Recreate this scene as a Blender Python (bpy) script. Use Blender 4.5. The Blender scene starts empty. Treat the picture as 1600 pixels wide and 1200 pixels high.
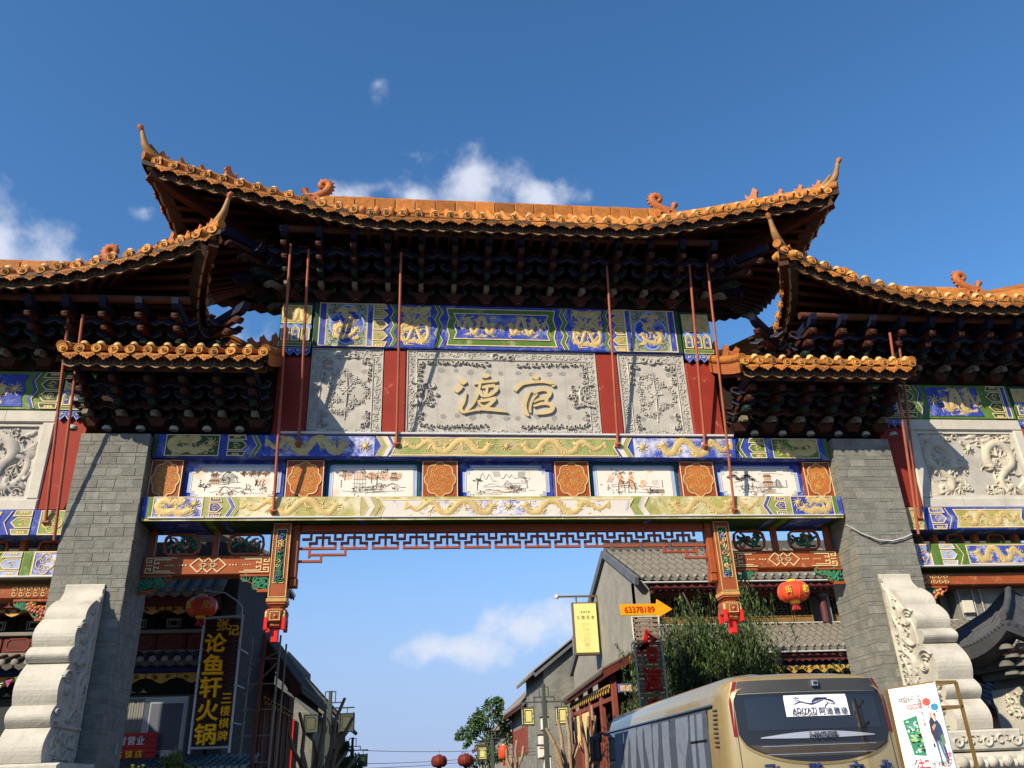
import bpy, math, random
import numpy as np
from mathutils import Vector, Matrix, Euler

# ------------------------------------------------------------------ camera
scene = bpy.context.scene
COL = scene.collection
def rad(a): return math.radians(a)

cam_d = bpy.data.cameras.new('camera')
cam = bpy.data.objects.new('camera', cam_d)
COL.objects.link(cam)
cam_d.sensor_fit = 'HORIZONTAL'
cam_d.sensor_width = 36.0
cam_d.lens = 36.0 * 1280.0 / 1600.0
cam_d.clip_start = 0.1
cam_d.clip_end = 4000.0
_yaw, _pit, _rol = rad(7.19), rad(25.73), rad(-2.32)
_f = Vector((math.sin(_yaw)*math.cos(_pit), math.cos(_yaw)*math.cos(_pit), math.sin(_pit)))
_r0 = Vector((math.cos(_yaw), -math.sin(_yaw), 0))
_u0 = _r0.cross(_f)
_r = _r0*math.cos(_rol) + _u0*math.sin(_rol)
_u = -_r0*math.sin(_rol) + _u0*math.cos(_rol)
cam.matrix_world = Matrix(((_r.x, _u.x, -_f.x, -1.5875), (_r.y, _u.y, -_f.y, -13.9),
                           (_r.z, _u.z, -_f.z, 2.0), (0, 0, 0, 1)))
scene.camera = cam

# ------------------------------------------------------------------ sun and sky
SUN_DIR = Vector((-1.05, -1.0, 0.95)).normalized()       # towards the sun
SUN_EL = math.asin(SUN_DIR.z)
SUN_AZ = math.atan2(SUN_DIR.x, SUN_DIR.y)
sun_d = bpy.data.lights.new('sun', 'SUN')
sun_d.energy = 4.6
sun_d.angle = rad(0.5)
sun_d.color = (1.0, 0.86, 0.66)
sun = bpy.data.objects.new('sun', sun_d)
COL.objects.link(sun)
sun.rotation_euler = SUN_DIR.to_track_quat('Z', 'Y').to_euler()
sun.location = (-20, -20, 25)

world = bpy.data.worlds.new('World')
scene.world = world
world.use_nodes = True
def build_world():
    nt = world.node_tree
    nt.nodes.clear()
    N, L = nt.nodes.new, nt.links.new
    out = N('ShaderNodeOutputWorld')
    bg = N('ShaderNodeBackground')
    bg.inputs['Strength'].default_value = 0.118
    sky = N('ShaderNodeTexSky')
    sky.sky_type = 'NISHITA'
    sky.sun_disc = False
    sky.sun_elevation = SUN_EL
    sky.sun_rotation = SUN_AZ
    sky.altitude = 300.0
    sky.air_density = 1.0
    sky.dust_density = 0.3
    sky.ozone_density = 3.0
    hs = N('ShaderNodeHueSaturation')
    hs.inputs['Saturation'].default_value = 1.21
    L(sky.outputs[0], hs.inputs['Color'])
    tc = N('ShaderNodeTexCoord')
    nrm = N('ShaderNodeVectorMath'); nrm.operation = 'NORMALIZE'
    L(tc.outputs['Generated'], nrm.inputs[0])
    # the lavender-blue veil low over the town, the same all round
    sz = N('ShaderNodeSeparateXYZ'); L(nrm.outputs[0], sz.inputs[0])
    hz = N('ShaderNodeMapRange'); hz.interpolation_type = 'SMOOTHERSTEP'
    hz.inputs['From Min'].default_value = 0.42; hz.inputs['From Max'].default_value = -0.02; hz.inputs['To Min'].default_value = 0.0; hz.inputs['To Max'].default_value = 0.92
    L(sz.outputs['Z'], hz.inputs['Value'])
    veil = N('ShaderNodeMix'); veil.data_type = 'RGBA'
    L(hz.outputs[0], veil.inputs['Factor']); L(hs.outputs['Color'], veil.inputs['A']); veil.inputs['B'].default_value = (1.75, 2.35, 3.95, 1)
    # drifting cumulus puffs: ellipses of direction, broken up by noise
    warp = N('ShaderNodeTexNoise'); warp.inputs['Scale'].default_value = 20
    warp.inputs['Detail'].default_value = 9; warp.inputs['Roughness'].default_value = 0.52
    L(nrm.outputs[0], warp.inputs['Vector'])
    w2 = N('ShaderNodeTexNoise'); w2.inputs['Scale'].default_value = 45
    w2.inputs['Detail'].default_value = 6; w2.inputs['Roughness'].default_value = 0.6
    L(nrm.outputs[0], w2.inputs['Vector'])
    total = None
    # azimuth (deg, right of +Y), elevation, half-width, half-height, density
    for az, el, hw, hh, dens in CLOUDS:
        a, e = rad(az), rad(el)
        c = Vector((math.sin(a)*math.cos(e), math.cos(a)*math.cos(e), math.sin(e)))
        rx = Vector((math.cos(a), -math.sin(a), 0)); uy = rx.cross(c)
        d = N('ShaderNodeVectorMath'); d.operation = 'SUBTRACT'
        L(nrm.outputs[0], d.inputs[0]); d.inputs[1].default_value = c
        comps = []
        for ax, s in ((rx, hw), (uy, hh), (c, hw)):
            dp = N('ShaderNodeVectorMath'); dp.operation = 'DOT_PRODUCT'
            L(d.outputs[0], dp.inputs[0]); dp.inputs[1].default_value = ax / rad(s)
            comps.append(dp.outputs['Value'])
        cb = N('ShaderNodeCombineXYZ')
        for i in range(3): L(comps[i], cb.inputs[i])
        ln = N('ShaderNodeVectorMath'); ln.operation = 'LENGTH'
        L(cb.outputs[0], ln.inputs[0])
        # value = dens*(1-len) + noise
        m = N('ShaderNodeMath'); m.operation = 'MULTIPLY_ADD'
        L(ln.outputs['Value'], m.inputs[0]); m.inputs[1].default_value = -0.42; m.inputs[2].default_value = 0.30 + dens
        if total is None: total = m.outputs[0]
        else:
            mx = N('ShaderNodeMath'); mx.operation = 'SMOOTH_MAX'; mx.inputs[2].default_value = 0.05
            L(total, mx.inputs[0]); L(m.outputs[0], mx.inputs[1]); total = mx.outputs[0]
    ns = N('ShaderNodeMath'); ns.operation = 'MULTIPLY_ADD'
    L(warp.outputs['Fac'], ns.inputs[0]); ns.inputs[1].default_value = 1.25; ns.inputs[2].default_value = -0.625
    ns2 = N('ShaderNodeMath'); ns2.operation = 'MULTIPLY_ADD'
    L(w2.outputs['Fac'], ns2.inputs[0]); ns2.inputs[1].default_value = 0.3; ns2.inputs[2].default_value = -0.15
    ad = N('ShaderNodeMath'); ad.operation = 'ADD'; L(ns.outputs[0], ad.inputs[0]); L(ns2.outputs[0], ad.inputs[1])
    ad2 = N('ShaderNodeMath'); ad2.operation = 'ADD'; L(ad.outputs[0], ad2.inputs[0]); L(total, ad2.inputs[1])
    mr = N('ShaderNodeMapRange'); mr.interpolation_type = 'SMOOTHSTEP'
    mr.inputs['From Min'].default_value = 0.02; mr.inputs['From Max'].default_value = 0.62
    mr.inputs['To Max'].default_value = 0.88
    L(ad2.outputs[0], mr.inputs['Value'])
    mix = N('ShaderNodeMix'); mix.data_type = 'RGBA'
    L(mr.outputs[0], mix.inputs['Factor'])
    L(veil.outputs['Result'], mix.inputs['A'])
    mix.inputs['B'].default_value = (4.1, 4.3, 4.9, 1)
    L(mix.outputs['Result'], bg.inputs['Color'])
    L(bg.outputs[0], out.inputs['Surface'])
CLOUDS = [(-4.2, 45.6, 1.7, 1.4, 0.0), (4.5, 39.6, 2.9, 2.5, 0.24), (10.2, 38.4, 2.4, 1.3, 0.16), (-6.2, 38.4, 2.7, 1.1, 0.18),
          (-0.8, 38.6, 2.2, 1.0, 0.18), (-29.8, 30.6, 3.2, 2.3, 0.30), (-26.0, 29.8, 2.4, 1.3, 0.22), (-21.6, 35.0, 1.6, 1.1, -0.02),
          (-13.6, 28.0, 2.2, 2.0, 0.16), (2.8, 7.9, 4.8, 1.1, 0.26), (8.6, 9.2, 4.0, 1.5, 0.28), (80, 30, 9, 5, 0.2), (-75, 25, 10, 6, 0.2),
          (120, 32, 12, 6, 0.25), (190, 28, 12, 5, 0.25), (250, 38, 9, 5, 0.2)]
build_world()
scene.view_settings.view_transform = 'Standard'
scene.view_settings.look = 'None'
scene.view_settings.exposure = 0.72
scene.view_settings.gamma = 1.0
scene.view_settings.use_curve_mapping = False
scene.render.engine = 'CYCLES'
scene.cycles.max_bounces = 6
scene.cycles.use_denoising = True

# ------------------------------------------------------------------ materials
MATS = {}
def mat(name, col, rough=0.6, metal=0.0, var=0.0, vscale=3.0, bump=0.0, bscale=20.0, peel=None, pamt=0.5, pscale=2.5,
        rnd=0.0, spec=0.22, alpha=None, trans=0.0, dirt=0.0, coat=0.0, stretch=(1, 1, 1)):
    if name in MATS: return MATS[name]
    m = bpy.data.materials.new(name); m.use_nodes = True
    nt = m.node_tree; N, L = nt.nodes.new, nt.links.new
    b = nt.nodes['Principled BSDF']
    b.inputs['Roughness'].default_value = rough
    b.inputs['Metallic'].default_value = metal
    b.inputs['Specular IOR Level'].default_value = spec
    if coat: b.inputs['Coat Weight'].default_value = coat
    if trans: b.inputs['Transmission Weight'].default_value = trans
    c = (*col, 1)
    b.inputs['Base Color'].default_value = c
    src = None
    tc = N('ShaderNodeTexCoord')
    mp = N('ShaderNodeMapping'); mp.inputs['Scale'].default_value = stretch
    L(tc.outputs['Object'], mp.inputs['Vector'])
    vec = mp.outputs[0]
    if rnd:   # one-off tint per piece
        oi = N('ShaderNodeObjectInfo')
        av = N('ShaderNodeVectorMath'); av.operation = 'MULTIPLY_ADD'
        L(oi.outputs['Random'], av.inputs[0]); av.inputs[1].default_value = (37, 91, 53)
        L(vec, av.inputs[2]); vec = av.outputs[0]
    if var or rnd:
        n = N('ShaderNodeTexNoise'); n.inputs['Scale'].default_value = vscale; n.inputs['Detail'].default_value = 6
        n.inputs['Roughness'].default_value = 0.65
        L(vec, n.inputs['Vector'])
        mr = N('ShaderNodeMapRange'); mr.inputs['From Min'].default_value = 0.25; mr.inputs['From Max'].default_value = 0.75
        mr.inputs['To Min'].default_value = 1 - var; mr.inputs['To Max'].default_value = 1 + var
        L(n.outputs['Fac'], mr.inputs['Value'])
        val = mr.outputs[0]
        if rnd:
            r2 = N('ShaderNodeMapRange'); r2.inputs['To Min'].default_value = 1 - rnd; r2.inputs['To Max'].default_value = 1 + rnd
            L(oi.outputs['Random'], r2.inputs['Value'])
            mu = N('ShaderNodeMath'); mu.operation = 'MULTIPLY'; L(val, mu.inputs[0]); L(r2.outputs[0], mu.inputs[1]); val = mu.outputs[0]
        sc = N('ShaderNodeVectorMath'); sc.operation = 'SCALE'
        sc.inputs[0].default_value = col; L(val, sc.inputs['Scale'])
        src = sc.outputs[0]
    if peel:
        n = N('ShaderNodeTexNoise'); n.inputs['Scale'].default_value = pscale; n.inputs['Detail'].default_value = 9
        n.inputs['Roughness'].default_value = 0.72
        L(vec, n.inputs['Vector'])
        mr = N('ShaderNodeMapRange'); mr.inputs['From Min'].default_value = 0.62 - 0.34*pamt
        mr.inputs['From Max'].default_value = 0.72 - 0.26*pamt
        L(n.outputs['Fac'], mr.inputs['Value'])
        mx = N('ShaderNodeMix'); mx.data_type = 'RGBA'; L(mr.outputs[0], mx.inputs['Factor'])
        if src: L(src, mx.inputs['A'])
        else: mx.inputs['A'].default_value = c
        mx.inputs['B'].default_value = (*peel, 1)
        src = mx.outputs['Result']
    if dirt:
        n = N('ShaderNodeTexNoise'); n.inputs['Scale'].default_value = 1.3; n.inputs['Detail'].default_value = 8
        n.inputs['Roughness'].default_value = 0.7
        L(vec, n.inputs['Vector'])
        mr = N('ShaderNodeMapRange'); mr.inputs['From Min'].default_value = 0.5; mr.inputs['From Max'].default_value = 0.75
        mr.inputs['To Max'].default_value = dirt
        L(n.outputs['Fac'], mr.inputs['Value'])
        mx = N('ShaderNodeMix'); mx.data_type = 'RGBA'; L(mr.outputs[0], mx.inputs['Factor'])
        if src: L(src, mx.inputs['A'])
        else: mx.inputs['A'].default_value = c
        mx.inputs['B'].default_value = (0.09, 0.075, 0.055, 1)
        src = mx.outputs['Result']
    if src: L(src, b.inputs['Base Color'])
    if bump:
        n = N('ShaderNodeTexNoise'); n.inputs['Scale'].default_value = bscale; n.inputs['Detail'].default_value = 6
        L(vec, n.inputs['Vector'])
        bp = N('ShaderNodeBump'); bp.inputs['Strength'].default_value = bump; bp.inputs['Distance'].default_value = 0.02
        L(n.outputs['Fac'], bp.inputs['Height']); L(bp.outputs[0], b.inputs['Normal'])
    MATS[name] = m
    return m

TILE = mat('glazed_tile', (0.35, 0.132, 0.028), 0.6, spec=.12, var=0.36, vscale=9, rnd=0.36, bump=0.3, bscale=40, dirt=0.42)
TILE_PALE = mat('pale_glaze', (0.52, 0.34, 0.14), 0.45, var=0.2, vscale=9, rnd=0.2, dirt=0.2)
TILE_CAP = mat('gold_glaze', (0.40, 0.175, 0.040), 0.55, spec=.15, var=0.32, vscale=12, rnd=0.36, dirt=0.4)
TERRA = mat('terracotta', (0.36, 0.115, 0.035), 0.6, var=0.3, vscale=12, bump=0.3, dirt=0.2)
TIMBER = mat('dark_timber', (0.075, 0.028, 0.016), 0.75, var=0.35, vscale=5, bump=0.2)
RAFTER = mat('rafter_red', (0.06, 0.020, 0.012), 0.8, var=0.35, vscale=5)
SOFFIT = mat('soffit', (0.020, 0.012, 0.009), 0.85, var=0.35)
FASCIA = mat('fascia', (0.05, 0.03, 0.018), 0.7, var=0.3)
FASCIA_EDGE = mat('fascia_edge', (0.27, 0.155, 0.065), 0.6, var=0.5, vscale=6)
BLUE = mat('blue_paint', (0.030, 0.056, 0.31), 0.65, var=0.3, vscale=6, peel=(0.20, 0.24, 0.44), pamt=0.30, pscale=3.6, dirt=.12)
BLUE_PEEL = mat('worn_blue_paint', (0.040, 0.070, 0.33), 0.65, var=0.25, vscale=6, peel=(0.50, 0.52, 0.64), pamt=0.50, pscale=2.6)
BLUE_PALE = mat('flaking_pale_paint', (0.07, 0.10, 0.44), 0.6, var=0.3, vscale=6, peel=(0.58, 0.54, 0.48), pamt=0.90, pscale=2.2)
BLUE_MID = mat('mid_blue_paint', (0.10, 0.19, 0.48), 0.55, var=0.25, vscale=8, peel=(0.45, 0.5, 0.62), pamt=0.3)
GREEN = mat('green_paint', (0.085, 0.165, 0.030), 0.55, var=0.25, vscale=5, peel=(0.30, 0.32, 0.14), pamt=0.2)
GREEN_DK = mat('dark_green_paint', (0.018, 0.060, 0.020), 0.5, var=0.25, vscale=5, peel=(0.10, 0.16, 0.05), pamt=0.15)
GREEN_FADE = mat('faded_green_paint', (0.20, 0.27, 0.07), 0.6, var=0.25, vscale=4, peel=(0.40, 0.34, 0.17), pamt=0.55, pscale=1.6)
GREEN_GOLD = mat('faded_olive_paint', (0.33, 0.30, 0.09), 0.6, var=0.25, vscale=4, peel=(0.58, 0.54, 0.36), pamt=0.42, pscale=1.6)
GREY_GREEN = mat('grey_green_paint', (0.25, 0.30, 0.22), 0.6, var=0.2)
GOLD = mat('gold_leaf', (0.50, 0.375, 0.155), 0.5, metal=0.1, var=0.22, vscale=10, bump=0.3, bscale=60)
GOLD_PALE = mat('pale_gold_line', (0.66, 0.52, 0.28), 0.5, var=0.2)
GOLD_DULL = mat('dull_gold', (0.50, 0.28, 0.08), 0.5, metal=0.1, var=0.25, vscale=10)
RED = mat('red_column', (0.24, 0.026, 0.015), 0.7, var=0.14, vscale=2.0, peel=(0.42, 0.20, 0.15), pamt=0.03, pscale=4, dirt=0.12)
ORANGE_RED = mat('orange_red_wood', (0.27, 0.066, 0.020), 0.6, var=0.22, vscale=4, peel=(0.40, 0.20, 0.11), pamt=0.12, pscale=5)
PLAQUE_RED = mat('plaque_red', (0.26, 0.055, 0.018), 0.5, var=0.2)
PLAQUE_IN = mat('plaque_orange', (0.40, 0.125, 0.030), 0.5, var=0.2)
ROD = mat('rod_paint', (0.30, 0.085, 0.045), 0.5, var=0.3, vscale=3)
STONE = mat('carved_grey_stone', (0.40, 0.38, 0.335), 0.85, var=0.22, vscale=3, bump=0.35, bscale=50, dirt=0.22)
STONE_PATCH = mat('stone_patch', (0.25, 0.245, 0.23), 0.85, var=0.25, vscale=20)
MARBLE = mat('white_marble', (0.47, 0.45, 0.385), 0.6, var=0.16, vscale=2.5, bump=0.15, dirt=0.22)
CREAM_STONE = mat('cream_stone', (0.46, 0.42, 0.33), 0.8, var=0.16, vscale=3, bump=0.25, dirt=0.22)
BRICK = mat('grey_brick', (0.175, 0.175, 0.152), 0.85, var=0.30, vscale=5, rnd=0.17, bump=0.5, bscale=30, dirt=0.18)
MORTAR = mat('mortar', (0.155, 0.153, 0.133), 0.9, var=0.25)
WHITE = mat('white_panel', (0.66, 0.62, 0.55), 0.6, var=0.05, peel=(0.62, 0.48, 0.36), pamt=0.22, pscale=2.2)
WHITE_STRIP = mat('white_conduit', (0.50, 0.50, 0.51), 0.45, var=0.12)
INK = mat('ink', (0.06, 0.05, 0.045), 0.8)
INK_GREY = mat('ink_grey', (0.30, 0.29, 0.26), 0.8)
WASH = mat('brown_wash', (0.52, 0.31, 0.18), 0.8, var=0.4, vscale=8)
CARVE_GREEN = mat('carving_green', (0.03, 0.17, 0.09), 0.6, var=0.3)
CARVE_DARK = mat('carving_dark', (0.05, 0.055, 0.04), 0.7, var=0.5, vscale=10)
CARVE_BLUE = mat('carving_blue', (0.08, 0.10, 0.36), 0.6, var=0.3)
CARVE_PINK = mat('carving_pink', (0.48, 0.17, 0.12), 0.6, var=0.3)
RED_LACQ = mat('red_lacquer', (0.55, 0.018, 0.014), 0.4, var=0.1)
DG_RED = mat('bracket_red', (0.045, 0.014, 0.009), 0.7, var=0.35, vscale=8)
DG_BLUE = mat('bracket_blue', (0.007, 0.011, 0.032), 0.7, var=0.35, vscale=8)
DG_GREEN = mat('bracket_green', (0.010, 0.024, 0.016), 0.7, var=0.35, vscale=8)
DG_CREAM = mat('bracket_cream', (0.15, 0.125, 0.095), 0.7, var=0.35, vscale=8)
DG_EDGE = mat('bracket_edge', (0.055, 0.055, 0.062), 0.7, var=0.3)
CAP_GREY = mat('grey_cap', (0.35, 0.36, 0.33), 0.6, var=0.2)
# ------------------------------------------------------------------ mesh helpers
class Fr:
    """a flat frame: origin, two in-plane axes and the outward normal"""
    def __init__(s, o, ux, uy):
        s.o, s.ux, s.uy = Vector(o), Vector(ux).normalized(), Vector(uy).normalized()
        s.n = s.ux.cross(s.uy)
    def P(s, u, v, h=0.0): return s.o + s.ux*u + s.uy*v + s.n*h
def WALL(y): return Fr((0, y, 0), (1, 0, 0), (0, 0, 1))       # faces the street in front (-Y), u = x, v = z

class MB:
    def __init__(s): s.v, s.f, s.m, s.sm, s.mats = [], [], [], [], []
    def mi(s, m):
        if m not in s.mats: s.mats.append(m)
        return s.mats.index(m)
    def add(s, vs, fs, m, smooth=False):
        b = len(s.v); s.v.extend([tuple(v) for v in vs]); k = s.mi(m)
        for f in fs: s.f.append(tuple(i+b for i in f)); s.m.append(k); s.sm.append(smooth)
    def box(s, x0, x1, y0, y1, z0, z1, m):
        s.add([(x0,y0,z0),(x1,y0,z0),(x1,y1,z0),(x0,y1,z0),(x0,y0,z1),(x1,y0,z1),(x1,y1,z1),(x0,y1,z1)],
              [(0,3,2,1),(4,5,6,7),(0,1,5,4),(1,2,6,5),(2,3,7,6),(3,0,4,7)], m)
    def bbox(s, x0, x1, y0, y1, z0, z1, m, c=0.012):
        """box with chamfered front edges (front = -Y)"""
        s.add([(x0+c,y0,z0+c),(x1-c,y0,z0+c),(x1-c,y0,z1-c),(x0+c,y0,z1-c),
               (x0,y0+c,z0),(x1,y0+c,z0),(x1,y0+c,z1),(x0,y0+c,z1),
               (x0,y1,z0),(x1,y1,z0),(x1,y1,z1),(x0,y1,z1)],
              [(0,1,2,3),(4,5,1,0),(5,6,2,1),(6,7,3,2),(7,4,0,3),(8,9,5,4),(9,10,6,5),(10,11,7,6),(11,8,4,7),(11,10,9,8)], m)
    def fbox(s, fr, u0, u1, v0, v1, h0, h1, m):
        s.poly(fr, [(u0,v0),(u1,v0),(u1,v1),(u0,v1)], h0, h1, m, back=True)
    def poly(s, fr, pts, h0, h1, m, back=False, side=None):
        a = sum(pts[i][0]*pts[(i+1)%len(pts)][1]-pts[(i+1)%len(pts)][0]*pts[i][1] for i in range(len(pts)))
        if a < 0: pts = pts[::-1]
        n = len(pts)
        vs = [fr.P(u,v,h1) for u,v in pts] + [fr.P(u,v,h0) for u,v in pts]
        s.add(vs[:n], [tuple(range(n))], m)
        s.add(vs, [((i+1)%n, i, i+n, (i+1)%n+n) for i in range(n)], side or m)
        if back: s.add(vs[n:], [tuple(range(n))[::-1]], m)
    def ring(s, fr, pts, w, h0, h1, m):
        """closed line of width w that runs just inside the polygon"""
        s.stroke(fr, list(pts)+[pts[0]], w, h1, m, h0=h0, curve=False, flat=True)
    def stroke(s, fr, pts, w, h, m, h0=0.0, n=None, curve=True, flat=False):
        """raised brush stroke: centre line + width(s); domed or flat"""
        P = np.array(pts, float)
        W = np.array(w if hasattr(w, '__len__') else [w]*len(P), float)
        if curve and len(P) > 2:
            n = n or max(6, 5*(len(P)-1))
            P, W = spline(P, W, n)
        T = np.gradient(P, axis=0); T /= (np.linalg.norm(T, axis=1)[:,None]+1e-9)
        if not curve and len(P) > 2:       # mitre
            seg = np.diff(P, axis=0); seg /= (np.linalg.norm(seg, axis=1)[:,None]+1e-9)
            closed = np.allclose(P[0], P[-1])
            for i in range(len(P)):
                a = seg[i-1] if i > 0 else (seg[-1] if closed else seg[0])
                b = seg[i] if i < len(seg) else (seg[0] if closed else seg[-1])
                t = a+b; l = np.linalg.norm(t); t = t/l if l > 1e-6 else a
                T[i] = t; W[i] = W[i]/max(0.5, abs(float(t@a)))
        Nn = np.stack([-T[:,1], T[:,0]], 1)
        prof = [(-1,0),(-1,1),(1,1),(1,0)] if flat else [(-1,0),(-0.62,0.8),(0,1),(0.62,0.8),(1,0)]
        k = len(prof); vs = []
        for i in range(len(P)):
            hh = h if flat else h0 + (h-h0)*min(1.0, 0.35+W[i]/(W.max()+1e-9)*0.65)
            for a, b in prof:
                q = P[i]+Nn[i]*a*W[i]/2
                vs.append(fr.P(q[0], q[1], h0+(hh-h0)*b))
        fs = [(i*k+j+1, i*k+j, (i+1)*k+j, (i+1)*k+j+1) for i in range(len(P)-1) for j in range(k-1)]
        fs += [tuple(range(k))[::-1], tuple((len(P)-1)*k+j for j in range(k))]
        s.add(vs, [f[::-1] for f in fs], m, not flat)
    def blob(s, fr, u, v, r, h, m, ry=None, h0=0.0, n=8):
        ry = ry or r
        vs = [fr.P(u, v, h0+h)]
        for q, hh in ((0.6,0.8),(1,0)):
            vs += [fr.P(u+math.cos(t)*r*q, v+math.sin(t)*ry*q, h0+h*hh) for t in (2*math.pi*i/n for i in range(n))]
        fs = [(0, 1+i, 1+(i+1)%n) for i in range(n)] + [(1+i, 1+n+i, 1+n+(i+1)%n, 1+(i+1)%n) for i in range(n)]
        s.add(vs, fs, m, True)
    def tube(s, path, r, m, k=8, caps=True, smooth=True):
        P = [Vector(p) for p in path]; n = len(P)
        R = r if hasattr(r, '__len__') else [r]*n
        vs = []; up = None
        for i in range(n):
            t = (P[min(i+1,n-1)]-P[max(i-1,0)]).normalized()
            if up is None:
                up = Vector((0,0,1)) if abs(t.z) < 0.9 else Vector((1,0,0))
            a = t.cross(up).normalized(); b = a.cross(t).normalized(); up = b
            for j in range(k):
                q = 2*math.pi*j/k
                vs.append(P[i]+(a*math.cos(q)+b*math.sin(q))*R[i])
        fs = [(i*k+j, i*k+(j+1)%k, (i+1)*k+(j+1)%k, (i+1)*k+j) for i in range(n-1) for j in range(k)]
        s.add(vs, fs, m, smooth)
        if caps: s.add(vs[:k], [tuple(range(k))[::-1]], m); s.add(vs[-k:], [tuple(range(k))], m)
    def bar(s, a, b, w, d, m, up=(0,0,1)):
        """square bar between two points"""
        a, b = Vector(a), Vector(b); t = (b-a).normalized(); u = Vector(up)
        if abs(t.dot(u)) > 0.95: u = Vector((0,1,0))
        x = t.cross(u).normalized()*w/2; y = x.cross(t).normalized()*d/2
        vs = [a-x-y,a+x-y,a+x+y,a-x+y,b-x-y,b+x-y,b+x+y,b-x+y]
        s.add(vs, [(0,1,2,3),(7,6,5,4),(4,5,1,0),(5,6,2,1),(6,7,3,2),(7,4,0,3)], m)
    def lathe(s, prof, c, m, k=16, axis='z', a0=0, a1=2*math.pi, smooth=True):
        vs, fs = [], []; full = abs(a1-a0-2*math.pi) < 1e-6; kk = k if full else k+1; c = Vector(c)
        for r, z in prof:
            for j in range(kk):
                q = a0+(a1-a0)*j/k; p = (r*math.cos(q), r*math.sin(q), z)
                if axis == 'y': p = (p[0], p[2], p[1])
                if axis == 'x': p = (p[2], p[0], p[1])
                vs.append(c+Vector(p))
        for i in range(len(prof)-1):
            for j in range(k):
                a, b = i*kk+j, i*kk+(j+1)%kk
                f = (a, b, b+kk, a+kk)
                fs.append(f[::-1] if axis == 'y' else f)
        s.add(vs, fs, m, smooth)
    def grid(s, rows, m, smooth=True, flip=False):
        R, C = len(rows), len(rows[0])
        fs = [(i*C+j, i*C+j+1, (i+1)*C+j+1, (i+1)*C+j) for i in range(R-1) for j in range(C-1)]
        if flip: fs = [f[::-1] for f in fs]
        s.add([p for r in rows for p in r], fs, m, smooth)
    def mesh(s, name):
        me = bpy.data.meshes.new(name)
        me.from_pydata(s.v, [], s.f)
        for m in s.mats: me.materials.append(m)
        if s.f:
            me.polygons.foreach_set('material_index', s.m)
            me.polygons.foreach_set('use_smooth', s.sm)
        me.update()
        return me
    def build(s, name, parent=None, M=None):
        return add_obj(name, s.mesh(name), parent, M)

def spline(P, W, n):
    m = len(P); t = np.linspace(0, m-1, n); i = np.minimum(t.astype(int), m-2); f = t-i
    Q = np.vstack([2*P[0]-P[1], P, 2*P[-1]-P[-2]])
    a, b, c, d = Q[i], Q[i+1], Q[i+2], Q[i+3]; f_ = f[:,None]
    out = 0.5*((2*b)+(-a+c)*f_+(2*a-5*b+4*c-d)*f_**2+(-a+3*b-3*c+d)*f_**3)
    return out, W[i]*(1-f)+W[i+1]*f

WM = {}        # world matrices of everything made, for exact parenting
def add_obj(name, data, parent=None, M=None):
    o = bpy.data.objects.new(name, data); COL.objects.link(o)
    M = M or Matrix.Identity(4)
    if parent is not None:
        o.parent = parent
        o.matrix_parent_inverse = WM[parent].inverted()
    o.matrix_basis = M
    WM[o] = M
    return o
def thing(name, loc, label, cat, group=None):
    o = add_obj(name, None, None, Matrix.Translation(loc))
    o.empty_display_size = 0.3
    return tag(o, label, cat, group)
def tag(o, label=None, cat=None, group=None, kind=None):
    if label: o['label'] = label
    if cat: o['category'] = cat
    if group: o['group'] = group
    if kind: o['kind'] = kind
    return o
def T(x, y, z): return Matrix.Translation((x, y, z))
def RZ(a): return Matrix.Rotation(a, 4, 'Z')
def RX(a): return Matrix.Rotation(a, 4, 'X')
def RY(a): return Matrix.Rotation(a, 4, 'Y')
def SC(x, y, z): return Matrix.Diagonal((x, y, z, 1))

# lettering: built-in font turned into thin solid meshes
_tx = {}
def glyph(txt, m, extrude=0.012, bold=0.0):
    key = (txt, m.name, extrude, bold)
    if key in _tx: return _tx[key]
    cu = bpy.data.curves.new('lettering', 'FONT')
    cu.body = txt; cu.size = 1.0; cu.extrude = extrude; cu.bevel_depth = bold; cu.bevel_resolution = 0; cu.offset = 0
    cu.align_x = 'CENTER'; cu.align_y = 'CENTER'; cu.resolution_u = 3
    o = bpy.data.objects.new('lettering', cu); COL.objects.link(o)
    dg = bpy.context.evaluated_depsgraph_get(); dg.update()
    me = bpy.data.meshes.new_from_object(o.evaluated_get(dg))
    bpy.data.objects.remove(o); 
    me.materials.clear(); me.materials.append(m)
    n = len(me.vertices)
    if n:
        co = np.empty(n*3, 'f'); me.vertices.foreach_get('co', co); co = co.reshape(-1, 3)
        c = (co[:, :2].max(0)+co[:, :2].min(0))/2; co[:, :2] -= c
        me.vertices.foreach_set('co', co.ravel()); me.update()
        _tx[key] = (me, float(np.ptp(co[:, 0])), float(np.ptp(co[:, 1])))
    else: _tx[key] = (me, 1.0, 1.0)
    return _tx[key]
def letter(name, txt, fr, u, v, w, h, m, parent, lift=0.004, extrude=0.012, bold=0.0, rot=0.0):
    """one character or word, fitted to w x h metres (w or h may be None)"""
    me, gw, gh = glyph(txt, m, extrude, bold)
    if w is None: sx = sy = h/gh
    elif h is None: sx = sy = w/gw
    else: sx, sy = w/gw, h/gh
    B = Matrix((fr.ux, fr.uy, fr.n)).transposed().to_4x4()
    p = fr.P(u, v, lift)
    return add_obj(name, me, parent, Matrix.Translation(p) @ B @ RZ(rot) @ SC(sx, sy, 1))

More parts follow.
